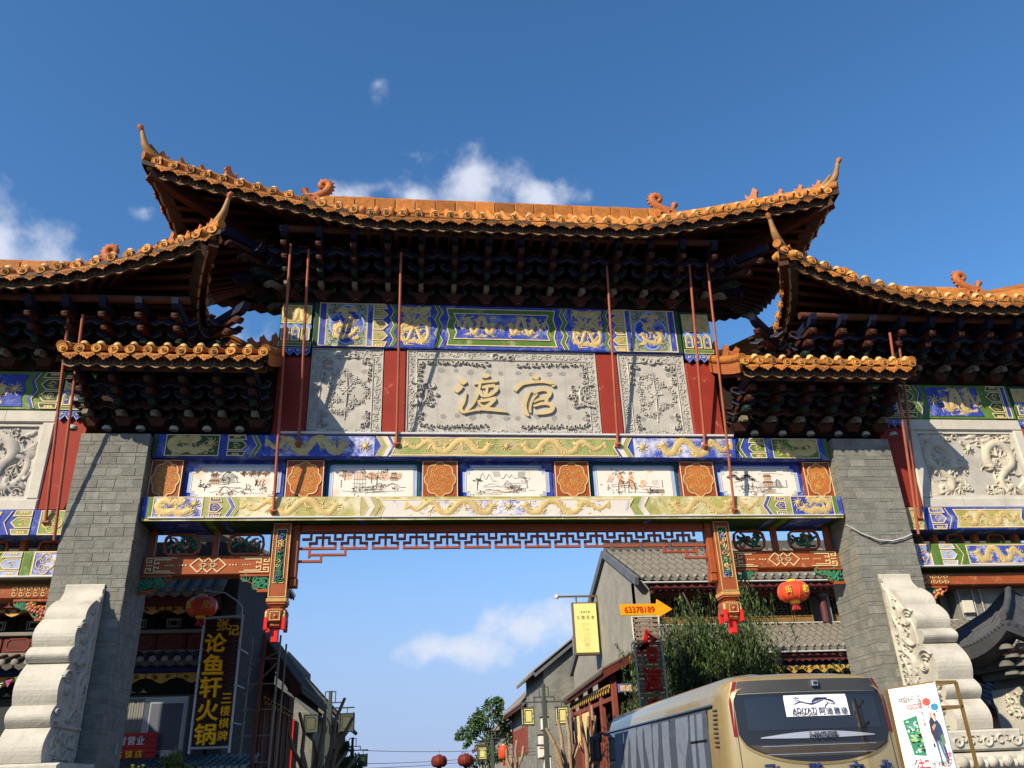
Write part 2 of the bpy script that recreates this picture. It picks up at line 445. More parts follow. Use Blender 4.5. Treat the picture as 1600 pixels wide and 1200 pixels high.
# ornament generators -------------------------------------------------------
def curl(u, v, r, a0, turns, sgn=1, n=12):
    pts = []
    for i in range(n):
        t = i/(n-1); rr = r*(1-t*0.86); a = a0+sgn*turns*2*math.pi*t
        pts.append((u+rr*math.cos(a), v+rr*math.sin(a)))
    return pts
def scrollwork(mb, fr, u0, u1, v0, v1, m, size, h, rng, h0=0.0, dens=1.0):
    """random vine scrolls inside a rectangle"""
    w, hh = u1-u0, v1-v0
    n = max(1, int(w*hh/(size*size*3.2)*dens))
    nx = max(1, round(math.sqrt(n*w/max(hh, 1e-6)))); ny = max(1, round(n/nx))
    for i in range(nx):
        for j in range(ny):
            u = u0+(i+0.5+rng.uniform(-.25, .25))*w/nx; v = v0+(j+0.5+rng.uniform(-.25, .25))*hh/ny
            r = size*rng.uniform(.75, 1.1); r = min(r, 0.55*min(w, hh) if min(w, hh) < size*2 else r)
            a = rng.uniform(0, 6.28); s = rng.choice((-1, 1))
            c = curl(u, v, r, a, rng.uniform(.8, 1.3), s)
            mb.stroke(fr, c, [r*.12+.3*r*math.sin(math.pi*min(1, .15+k/11)) for k in range(12)], h0+h, m, h0=h0, n=12)
            for k in range(2):
                a2 = a+rng.uniform(-1, 1)+k*2.4
                p0 = (u+r*math.cos(a2), v+r*math.sin(a2)); p1 = (u+1.7*r*math.cos(a2+.4*s), v+1.7*r*math.sin(a2+.4*s))
                p1 = (min(max(p1[0], u0), u1), min(max(p1[1], v0), v1))
                mb.stroke(fr, [p0, ((p0[0]+p1[0])/2+r*.15, (p0[1]+p1[1])/2), p1], [r*.15, r*.42, r*.05], h0+h*.9, m, h0=h0, n=5)
def clouds_along(mb, fr, pts, m, size, h, rng, h0=0.0):
    """a garland of little cloud scrolls along a line"""
    P = np.array(pts, float); d = np.linalg.norm(np.diff(P, axis=0), axis=1); L = d.sum(); n = max(2, int(L/(size*1.5)))
    c = np.concatenate([[0], np.cumsum(d)])
    for i in range(n):
        s = (i+.5)/n*L; k = min(np.searchsorted(c, s)-1, len(d)-1); k = max(k, 0); p = P[k]+(P[k+1]-P[k])*(s-c[k])/d[k]
        r = size*rng.uniform(.6, 1.0)
        mb.stroke(fr, curl(p[0], p[1]+rng.uniform(-.3, .3)*size, r, rng.uniform(0, 6.28), 1.0, rng.choice((-1, 1))), [r*.25]+[r*.5]*10+[r*.3], h0+h, m, h0=h0)
def star(mb, fr, u, v, r, m, h, h0, rng, k=9):
    mb.blob(fr, u, v, r*.42, h, m, h0=h0)
    for i in range(k):
        a = 2*math.pi*i/k+rng.uniform(-.15, .15); r1 = r*rng.uniform(.85, 1.15); b = a+.35
        mb.stroke(fr, [(u+.3*r*math.cos(a), v+.3*r*math.sin(a)), (u+.7*r*math.cos(a+.1), v+.7*r*math.sin(a+.1)), (u+r1*math.cos(b), v+r1*math.sin(b))],
                  [r*.22, r*.17, r*.03], h0+h*.8, m, h0=h0, n=5)
def flower(mb, fr, u, v, r, m, h, rng, h0=0.0, k=6):
    a0 = rng.uniform(0, 6.28)
    for i in range(k):
        a = a0+2*math.pi*i/k; c, d = math.cos(a), math.sin(a)
        mb.stroke(fr, [(u+r*.22*c, v+r*.22*d), (u+r*.62*c, v+r*.62*d), (u+r*c, v+r*d)], [r*.28, r*.62, r*.30], h0+h*.75, m, h0=h0, n=5)
    mb.blob(fr, u, v, r*.30, h, m, h0=h0)
    for i in range(3):
        a = a0+2.1*i+.5; c, d = math.cos(a), math.sin(a)
        mb.stroke(fr, [(u+r*1.0*c, v+r*1.0*d), (u+r*1.5*c-d*r*.2, v+r*1.5*d+c*r*.2), (u+r*1.9*c, v+r*1.9*d)], [r*.2, r*.5, r*.05], h0+h*.5, m, h0=h0, n=5)
def foot(mb, fr, u, v, a, s, m, h, h0):
    for k in (-.7, 0, .7):
        b = a+k
        mb.stroke(fr, [(u, v), (u+s*.6*math.cos(b), v+s*.6*math.sin(b)), (u+s*math.cos(b+.4), v+s*math.sin(b+.4))], [s*.28, s*.2, s*.03], h0+h, m, h0=h0, n=5)
class _Clamp:
    """keeps the flourishes of a relief inside its panel"""
    def __init__(s, mb, u0, u1, v0, v1): s.mb, s.b = mb, (u0, u1, v0, v1)
    def stroke(s, fr, pts, *a, **k):
        u0, u1, v0, v1 = s.b; s.mb.stroke(fr, [(min(max(p[0], u0), u1), min(max(p[1], v0), v1)) for p in pts], *a, **k)
    def blob(s, fr, u, v, *a, **k):
        u0, u1, v0, v1 = s.b; s.mb.blob(fr, min(max(u, u0), u1), min(max(v, v0), v1), *a, **k)
def dragon(mb, fr, u0, u1, v0, v1, m, h, h0, rng, flip=False, wk=1.0, body=None):
    """a gilt dragon in a rectangle, head at the right (or left when flipped)"""
    W, H = u1-u0, v1-v0
    lim = _Clamp(mb, u0, u1, v0, v1); mb = lim
    def q(x, y): return ((u1-x*W) if flip else (u0+x*W), v0+y*H)
    body = body or [(.04,.62),(.12,.38),(.19,.62),(.25,.86),(.31,.70),(.34,.36),(.42,.16),(.49,.42),(.55,.80),(.63,.90),(.70,.62),(.75,.26),(.83,.20),(.87,.44),(.88,.60)]
    n = len(body); wd = H*.36*wk
    mb.stroke(fr, [q(*b) for b in body], [wd*(.25+.75*math.sin(math.pi*min(1, .08+.62*i/(n-1)))**.7) for i in range(n)], h0+h, m, h0=h0, n=n*4)
    # back fins
    P, _ = spline(np.array([q(*b) for b in body]), np.ones(n), n*3)
    T_ = np.gradient(P, axis=0); T_ /= np.linalg.norm(T_, axis=1)[:, None]+1e-9
    for i in range(3, len(P)-4, 2):
        s = wd*.5; nn = np.array([-T_[i][1], T_[i][0]]); e = P[i]+nn*s*1.35-T_[i]*s*.5
        mb.stroke(fr, [tuple(P[i]+nn*s*.7), tuple(e)], [s*.5, s*.05], h0+h*.7, m, h0=h0, curve=False)
    hx, hy = body[-1]; s = H*.31*wk; hu, hv = q(hx, hy); d = -1 if flip else 1
    mb.blob(fr, hu+d*s*.2, hv, s*.62, h*1.15, m, ry=s*.48, h0=h0)                      # skull
    mb.stroke(fr, [(hu+d*s*.3, hv), (hu+d*s*.9, hv+s*.05), (hu+d*s*1.25, hv+s*.32)], [s*.5, s*.34, s*.12], h0+h, m, h0=h0)   # upper jaw
    mb.stroke(fr, [(hu+d*s*.2, hv-s*.3), (hu+d*s*.75, hv-s*.42), (hu+d*s*1.05, hv-s*.3)], [s*.34, s*.2, s*.08], h0+h, m, h0=h0)  # lower jaw
    for k in range(6):                                                                 # mane and horns
        a = math.pi*(.55+.14*k); l = s*rng.uniform(.9, 1.4)
        mb.stroke(fr, [(hu-d*s*.1, hv+s*.2), (hu+d*l*.6*math.cos(a), hv+l*.6*math.sin(a)+s*.1), (hu+d*l*math.cos(a-.3), hv+l*math.sin(a-.3))],
                  [s*.24, s*.2, s*.02], h0+h*.8, m, h0=h0, n=5)
    mb.stroke(fr, [(hu+d*s, hv+s*.1), (hu+d*s*1.5, hv-s*.3), (hu+d*s*1.35, hv-s*.8)], [s*.12, s*.1, s*.03], h0+h*.6, m, h0=h0)
    tu, tv = q(*body[0])
    for k in range(6):                                                                 # tail flames
        a = rng.uniform(-.2, .2)+math.pi*(.62+.13*k); l = H*.32*rng.uniform(.8, 1.2)
        p1 = (tu+d*l*math.cos(a), tv+l*math.sin(a))
        mb.stroke(fr, [(tu+d*H*.06, tv), (tu+d*l*.5*math.cos(a+.3), tv+l*.5*math.sin(a+.3)), p1], [H*.11*wk, H*.10*wk, H*.012*wk], h0+h*.8, m, h0=h0, n=5)
    nb = len(P)
    for f, sg, a in ((.30,-1,-2.0),(.46,1,.9),(.62,-1,-1.1),(.78,1,1.9),(.20,1,1.3)):      # legs and claws
        i = int(f*(nb-1)); nn = np.array([-T_[i][1], T_[i][0]])*sg; l = H*.24*(.4+.6*wk)
        k1 = P[i]+nn*(wd*.5+l*.35); k2 = k1+np.array([math.cos(a)*(-1 if flip else 1), math.sin(a)])*l*.7
        mb.stroke(fr, [tuple(P[i]), tuple(k1), tuple(k2)], [wd*.6, wd*.42, wd*.22], h0+h*.85, m, h0=h0, n=6)
        foot(mb, fr, k2[0], k2[1], math.pi-a if flip else a, H*.26*(.4+.6*wk), m, h, h0)
    for k in range(5):                                                                 # plumed tail
        a = math.pi+(-.7+.35*k); l = H*(.42 if k % 2 else .34)*(.5+.5*wk); dd = -1 if flip else 1
        e = (tu+dd*l*math.cos(a), tv+l*math.sin(a))
        mb.stroke(fr, [(tu+dd*H*.05, tv), ((tu+e[0])/2, (tv+e[1])/2+H*.05), e], [wd*.4, wd*.46, wd*.04], h0+h*.8, m, h0=h0, n=6)
    for k in range(int(18+9*W/H)):                                                     # flame wisps
        i = rng.randrange(2, len(P)-2); a = rng.uniform(0, 6.28); l = H*rng.uniform(.10, .24); b0 = P[i]+np.array([math.cos(a), math.sin(a)])*wd*.45
        mb.stroke(fr, [tuple(b0), (b0[0]+l*.6*math.cos(a), b0[1]+l*.6*math.sin(a)), (b0[0]+l*math.cos(a+.9), b0[1]+l*math.sin(a+.9))], [l*.22, l*.20, l*.03], h0+h*.6, m, h0=h0, n=5)
    for k in range(11):                                                                # clouds
        u, v = q(rng.uniform(.05, .95), rng.choice((rng.uniform(.04, .16), rng.uniform(.84, .97), rng.uniform(.35, .6))))
        r = H*rng.uniform(.035, .07)
        mb.blob(fr, u, v, r*1.5, h*.5, m, ry=r*.8, h0=h0); mb.blob(fr, u+r, v+r*.6, r*.8, h*.5, m, h0=h0)
        mb.stroke(fr, [(u, v), (u-r*2, v-r*.5), (u-r*3.4, v+r*.4)], [r*.8, r*.5, r*.05], h0+h*.4, m, h0=h0, n=5)
def lobed(cu, cv, ru, rv, lobes=8, amp=.12, n=64, ph=0.0):
    return [(cu+ru*(1-amp+amp*abs(math.cos(lobes*(t+ph)/2))*1.6-amp*.6)*math.cos(t), cv+rv*(1-amp+amp*abs(math.cos(lobes*(t+ph)/2))*1.6-amp*.6)*math.sin(t))
            for t in (2*math.pi*i/n for i in range(n))]
def zig(u, v0, v1, w, amp, k=4):
    """zigzag band polygon of width w"""
    L = [(u+(amp if i % 2 else -amp), v0+(v1-v0)*i/k) for i in range(k+1)]
    return L + [(a+w, b) for a, b in L[::-1]]
# ------------------------------------------------------------------ ground
PAVING = mat('paving', (0.075, 0.072, 0.066), 0.85, var=0.3, vscale=0.8, bump=0.3, bscale=6)
g = MB(); g.add([(-600,-300,0),(600,-300,0),(600,900,0),(-600,900,0)], [(0,1,2,3)], PAVING)
tag(g.build('ground'), kind='structure')
ROADM = mat('asphalt', (0.055, 0.055, 0.055), 0.9, var=0.3, vscale=2, bump=0.4, bscale=40)
g = MB(); g.add([(-4.6,-30,.004),(4.9,-30,.004),(4.9,140,.004),(-4.6,140,.004)], [(0,1,2,3)], ROADM)
tag(g.build('road'), kind='structure')

# ------------------------------------------------------------------ the gateway
GATE = thing('memorial_gateway', (0, .45, 0), 'huge painted ceremonial gateway with orange glazed roofs, gold dragons and grey brick piers', 'gateway')
rng = random.Random(7)

# --- brick piers
def brick_mesh(l, h, d):
    b = MB(); b.bbox(-l/2, l/2, -d, 0.02, -h/2, h/2, BRICK, c=0.005); return b.mesh('brick')
BR = [brick_mesh(l, .136, .012) for l in (.30, .255, .21)]
BRT = brick_mesh(.30, .058, .008)
def wallfr(side, x, y):
    return None
PD = .78
def pier(x0, x1, y0, y1, zt, inner, detail=True):
    p = MB(); p.box(x0+.005, x1-.005, y0+.005, y1-.005, 0, zt, MORTAR)
    pier_o = p.build('brick_pier', GATE)
    if not detail: return pier_o
    thin = MB()
    z, row = zt-.075, 0
    faces = [('f', x0, x1)] + ([('s', y0, y1)])
    nb = 0
    while z > 1.9:
        tall = row % 2 == 0; h = .136 if tall else .058
        for kind, a0, a1 in faces:
            a = a0; off = rng.uniform(-.12, .02); first = True
            while a < a1-.01:
                l = rng.choice((.30, .255, .21, .28)); 
                if first: l += off; first = False
                e = min(a+l, a1)
                if a1-e < .09: e = a1
                c, w = (a+e)/2, e-a-.007
                pr = rng.uniform(-.004, .004)
                if kind == 'f': M = T(c, y0+.012+pr, z)
                else:
                    M = T(inner+(.012+pr if inner > 0 else -.012-pr), c, z) @ RZ(-math.pi/2 if inner > 0 else math.pi/2)
                if kind == 'f' and tall and nb < 148:
                    add_obj('brick', BR[0], pier_o, M @ SC(w/.30, 1, 1)); nb += 1
                else:
                    b0 = len(thin.v); hh = h/2
                    lv = [(-w/2,-.011,-hh),(w/2,-.011,-hh),(w/2,-.011,hh),(-w/2,-.011,hh),(-w/2,.01,-hh),(w/2,.01,-hh),(w/2,.01,hh),(-w/2,.01,hh)]
                    thin.add([M @ Vector(v) for v in lv], [(0,1,2,3),(4,0,3,7),(1,5,6,2),(3,2,6,7),(4,5,1,0)], BRICK_T[rng.randrange(4)])
                a = e
        z -= (.136 if tall else .058)/2 + (.058 if tall else .136)/2 + .006
        row += 1
    tag(thin.build('brick_courses', pier_o), kind='stuff')
    return pier_o
BRICK_T = [mat('brick_tone_%s' % n, c, 0.85, var=0.28, vscale=5, bump=0.5, bscale=30, dirt=0.3) for n, c in
           (('a', (.172,.172,.150)), ('b', (.155,.160,.142)), ('c', (.188,.182,.156)), ('d', (.163,.168,.148)))]
for s in (-1, 1):
    x0, x1 = sorted((s*6.15, s*7.28))
    pr_ = pier(x0, x1, -.30, PD, 7.56, s*6.15)
    x0, x1 = sorted((s*10.95, s*12.1))
    pier(x0, x1, -.30, 1.20, 6.9, 0, detail=False)

# --- helpers for painted timber
def painted(parent, fr, m, poly, h0=0.0, h=.006, edge=None, ew=.018):
    b = MB(); b.poly(fr, poly, h0, h0+h, m); o = b.build('painted_panel', parent)
    if edge:
        e = MB(); e.ring(fr, poly, ew, h0+h, h0+h+.006, edge); e.build('gilt_edge', parent)
    return o
def R4(u0, u1, v0, v1): return [(u0,v0),(u1,v0),(u1,v1),(u0,v1)]
def hexcol(parent, fr, u0, u1, v0, v1, n, m, me, flip, h0=0.0):
    """a stack of long hexagons with gilt scrolls"""
    g = MB(); b = MB(); hh = (v1-v0)/n
    k = -1 if flip else 1
    for i in range(n+1):
        vc = v1-i*hh; c0, c1 = max(v0, vc-hh*.42), min(v1, vc+hh*.42)
        if c1-c0 < .01: continue
        a, e = (u0, u1) if not flip else (u1, u0)
        t = k*hh*.4
        pts = [(a, c0), (e-t, c0), (e, vc if v0 <= vc <= v1 else (c1 if vc > v1 else c0)), (e-t, c1), (a, c1)]
        if i in (0, n): pts = [(a, c0), (e-t*.6, c0), (e-t*.2, c1), (a, c1)] if i == n else [(a, c0), (e-t*.2, c0), (e-t*.6, c1), (a, c1)]
        b.poly(fr, pts, h0, h0+.008, m); g.ring(fr, pts, .016, h0+.008, h0+.013, GOLD_PALE)
        u = a+(e-a)*.42; vv = min(max(vc, v0+.03), v1-.03); r = min(hh*.26, abs(u1-u0)*.25)
        if 0 < i < n:
            g.stroke(fr, curl(u, vv, r, 0, 1.1, 1), r*.3, h0+.016, GOLD, h0=h0+.006)
            g.stroke(fr, [(u-r*1.2*k, vv-r*.7), (u+r*.2*k, vv-r*.9), (u+r*1.6*k, vv)], [r*.1, r*.45, r*.1], h0+.016, GOLD, h0=h0+.006)
            g.stroke(fr, [(u-r*1.2*k, vv+r*.7), (u+r*.2*k, vv+r*.9), (u+r*1.6*k, vv)], [r*.1, r*.45, r*.1], h0+.016, GOLD, h0=h0+.006)
        else:
            for q in (-.5, .1, .7): g.blob(fr, u+q*r*1.4, vv, r*.5, .008, GOLD, h0=h0+.007)
    b.build('painted_hexagon', parent); g.build('gilt_scroll', parent)
def zigzags(parent, fr, u, v0, v1, cols, w=.07, amp=.05, k=4, flip=1, h0=0.0):
    e = MB()
    for i, c in enumerate(cols):
        p = zig(u+i*w*flip, v0, v1, w*flip*.96, amp*flip, k)
        b = MB(); b.poly(fr, p, h0+.004, h0+.010, c); b.build('zigzag_band', parent)
        e.stroke(fr, p[:k+1], .012, h0+.015, GOLD_PALE, h0=h0+.008, curve=False, flat=True)
    e.build('gilt_edge', parent)
def gold_dragon(parent, fr, u0, u1, v0, v1, flip, seed, m=None, h=.010, h0=.008, **kw):
    b = MB(); dragon(b, fr, u0, u1, v0, v1, m or GOLD, h, h0, random.Random(seed), flip, **kw); return b.build('gold_dragon', parent)
def pearl(parent, fr, u, v, r, seed, m=None, h0=.008):
    b = MB(); star(b, fr, u, v, r, m or GOLD, .016, h0, random.Random(seed)); b.build('flaming_pearl', parent)
CURL_BODY = [(.62,.86),(.52,.70),(.44,.86),(.34,.74),(.22,.90),(.08,.74),(.06,.50),(.14,.30),(.28,.22),(.42,.30),(.55,.18),(.68,.26),(.74,.34)]

# --- upper tie beam (z 7.20 - 7.63) and lower tie beam (6.07 - 6.47)
def tie_beam(z0, z1, y, depth, base, name='tie_beam', x0=-6.148, x1=6.148):
    b = MB(); b.bbox(x0, x1, y, y+depth, z0, z1, base, c=.02); return b.build(name, GATE)
YB = -.14; FB = WALL(YB)
B1 = tie_beam(7.20, 7.63, YB, .85, BLUE)
z0, z1 = 7.225, 7.605
for s in (-1, 1):
    def X(a, b): return tuple(sorted((s*a, s*b)))
    painted(B1, FB, GREEN_DK if s < 0 else GREEN, R4(*X(6.05, 6.13), z0, z1))
    gm = GREEN_DK if s < 0 else GREEN
    u0, u1 = X(5.03, 5.92)
    painted(B1, FB, gm, R4(u0, u1, z0, z1), edge=GOLD_PALE, ew=.014)
    gold_dragon(B1, FB, u0+.03, u1-.03, z0+.02, z1-.02, s > 0, 11+s, body=CURL_BODY)
    pearl(B1, FB, s*5.17, (z0+z1)/2+.05, .12, 3)
    hexcol(B1, FB, *X(4.56, 4.88), z0, z1, 2, gm, GOLD, s > 0, h0=.002)
    zigzags(B1, FB, s*4.44, z0, z1, [GREEN, BLUE], .075, .05, 2, -s)
    u0, u1 = X(2.36, 4.26)
    painted(B1, FB, BLUE_PEEL, R4(u0, u1, z0, z1), h0=.001)
    gold_dragon(B1, FB, u0+.35*(s > 0)+.02, u1-.35*(s < 0)-.02, z0+.01, z1-.01, s > 0, 21+s)
    pearl(B1, FB, s*2.52, (z0+z1)/2, .12, 5)
    zigzags(B1, FB, s*2.28, z0, z1, [GREEN_FADE, BLUE_PALE], .10, .05, 2, -s)
painted(B1, FB, GREEN_FADE, [(-2.06,z0+.02),(2.06,z0+.02),(1.98,(z0+z1)/2),(2.06,z1-.03),(-2.06,z1-.03),(-1.98,(z0+z1)/2)], h0=.006, edge=GOLD_PALE)
e = MB(); 
for zz in (z0-.004, z1-.012): e.fbox(FB, -2.1, 2.1, zz, zz+.02, .002, .005, BLUE_PALE)
e.build('painted_border', B1)
gold_dragon(B1, FB, -1.85, -.12, z0+.03, z1-.04, False, 31, h0=.014)
gold_dragon(B1, FB, .12, 1.85, z0+.03, z1-.04, True, 32, h0=.014)
pearl(B1, FB, 0, (z0+z1)/2, .10, 8, h0=.014)
st = MB(); st.bbox(-4.0, 4.3, YB-.05, YB+.03, 7.632, 7.675, WHITE_STRIP, c=.008); st.build('light_tube', GATE)

YB2 = -.20; FB2 = WALL(YB2)
B2 = tie_beam(6.07, 6.47, YB2, .95, GREEN_DK)
z0, z1 = 6.10, 6.455
painted(B2, FB2, GREEN_FADE, R4(-6.128, 6.128, z0-.008, z1+.006), h0=-.003, h=.005)
for s in (-1, 1):
    painted(B2, FB2, BLUE, R4(*X(6.04, 6.13), z0, z1)); painted(B2, FB2, GREEN, R4(*X(5.96, 6.03), z0, z1))
    u0, u1 = X(5.16, 5.95)
    painted(B2, FB2, BLUE_PEEL if s < 0 else BLUE, R4(u0, u1, z0, z1), edge=GOLD_PALE, ew=.014)
    gold_dragon(B2, FB2, u0+.03, u1-.03, z0+.02, z1-.02, s > 0, 41+s, body=CURL_BODY)
    pearl(B2, FB2, s*5.29, (z0+z1)/2+.06, .11, 4)
    painted(B2, FB2, GREEN_FADE, R4(*X(5.05, 5.14), z0, z1))
    hexcol(B2, FB2, *X(4.84, 5.04), z0, z1, 2, BLUE, GOLD, s > 0, h0=.002)
    zigzags(B2, FB2, s*4.74, z0, z1, [BLUE, GREEN_FADE], .075, .05, 2, -s)
    u0, u1 = X(2.55, 4.56)
    painted(B2, FB2, GREEN_GOLD, R4(u0, u1, z0, z1), h0=.001)
    gold_dragon(B2, FB2, u0+.2*(s > 0)+.02, u1-.2*(s < 0)-.02, z0+.02, z1-.02, s > 0, 51+s)
    zigzags(B2, FB2, s*2.46, z0, z1, [BLUE_PALE, GREEN_FADE], .10, .05, 2, -s)
painted(B2, FB2, BLUE_PALE, [(-2.22,z0+.01),(2.22,z0+.01),(2.14,(z0+z1)/2),(2.22,z1-.05),(-2.22,z1-.05),(-2.14,(z0+z1)/2)], h0=.005, edge=GOLD_PALE)
e = MB(); e.fbox(FB2, -2.3, 2.3, z1-.04, z1, .002, .006, GREEN_GOLD); e.build('painted_border', B2)
pm = mat('blue_remnant', (0.06, 0.10, 0.42), 0.6, var=0.3, peel=(0.7, 0.66, 0.6), pamt=.62, pscale=6)
painted(B2, FB2, pm, lobed(0, (z0+z1)/2, .42, .15, 9, .25), h0=.010, h=.002)
gold_dragon(B2, FB2, -1.80, -.10, z0+.01, z1-.05, False, 61, h0=.012)
gold_dragon(B2, FB2, .10, 1.80, z0+.01, z1-.05, True, 62, h0=.012)
pearl(B2, FB2, 0, (z0+z1)/2, .10, 8, h0=.014)
for s in (-1, 1):
    for a, w, m in ((2.45, .12, BLUE), (2.62, .1, GREEN_DK), (4.75, .1, BLUE), (5.0, .12, GREEN), (5.2, .75, BLUE)):
        a0, a1 = sorted((s*a, s*(a+w))); u = MB(); u.box(a0, a1, YB2+.03, YB2+.9, 6.062, 6.071, m); u.build('painted_underside', B2)
lt = MB()
for a, b in ((-6.0, -5.1), (-5.08, -2.2), (-2.18, .9), (.92, 3.9), (3.92, 6.1)):
    lt.bbox(a, b, YB2-.035, YB2+.01, 6.085+rng.uniform(-.004, .004), 6.112, WHITE_STRIP, c=.006)
lt.build('light_tube', B2)
lt = MB(); lt.box(-6.1, 6.1, YB2-.008, YB2+.01, 6.048, 6.083, GREEN_GOLD); lt.build('painted_border', B2)

# --- band between the beams: red plaques and landscape paintings
BAND = MB(); BAND.box(-6.15, 6.15, .09, .55, 6.47, 7.20, BLUE); BAND = BAND.build('frieze_board', GATE)
PL = [(.875, 1.51), (3.22, 3.87), (5.61, 6.145)]
FP = WALL(-.02)
for s in (-1, 1):
    for i, (a, b) in enumerate(PL):
        u0, u1 = sorted((s*a, s*b)); q = MB(); q.bbox(u0, u1, -.02, .12, 6.475, 7.197, PLAQUE_RED, c=.008)
        po = q.build('red_plaque', GATE); g = MB()
        g.ring(FP, R4(u0+.012, u1-.012, 6.49, 7.18), .014, 0, .006, GOLD_PALE)
        cu, cv, ru = (u0+u1)/2, 6.835, (u1-u0)*.435
        lo = lobed(cu, cv, ru, .325, 8, .08)
        q = MB(); q.poly(FP, lo, .001, .006, PLAQUE_IN); q.build('medallion', po)
        g.ring(FP, lo, .020, .004, .014, GOLD)
        r2 = random.Random(100+i+10*s)
        for k in range(44):
            a_ = r2.uniform(0, 6.28); d = math.sqrt(r2.random())*.78
            g.stroke(FP, curl(cu+ru*d*math.cos(a_), cv+.30*d*math.sin(a_), r2.uniform(.03, .055), r2.uniform(0, 6.28), r2.uniform(.6, 1.1), r2.choice((-1, 1)), 8), .011, .012, GOLD_DULL, h0=.005)
        g.build('gilt_filigree', po)
def indent(u0, u1, v0, v1, c, steps):
    if not steps:
        return [(u0+c*.4,v0),(u1-c*.4,v0),(u1-c*.1,v0+c*.1),(u1,v0+c*.4),(u1,v1-c*.4),(u1-c*.1,v1-c*.1),(u1-c*.4,v1),(u0+c*.4,v1),(u0+c*.1,v1-c*.1),(u0,v1-c*.4),(u0,v0+c*.4),(u0+c*.1,v0+c*.1)]
    p = []
    for sx, sy, rev in ((1,0,0),(1,1,1),(0,1,0),(0,0,1)):
        X0, Y0 = (u1 if sx else u0), (v1 if sy else v0); dx, dy = (-c if sx else c)/3, (c if sy == 0 else -c)/3
        cor = [(X0+3*dx,Y0),(X0+2*dx,Y0),(X0+2*dx,Y0+dy),(X0+dx,Y0+dy),(X0+dx,Y0+2*dy),(X0,Y0+2*dy),(X0,Y0+3*dy)]
        p += cor if not rev else cor[::-1]
    # order: bottom right, top right, top left, bottom left
    return p
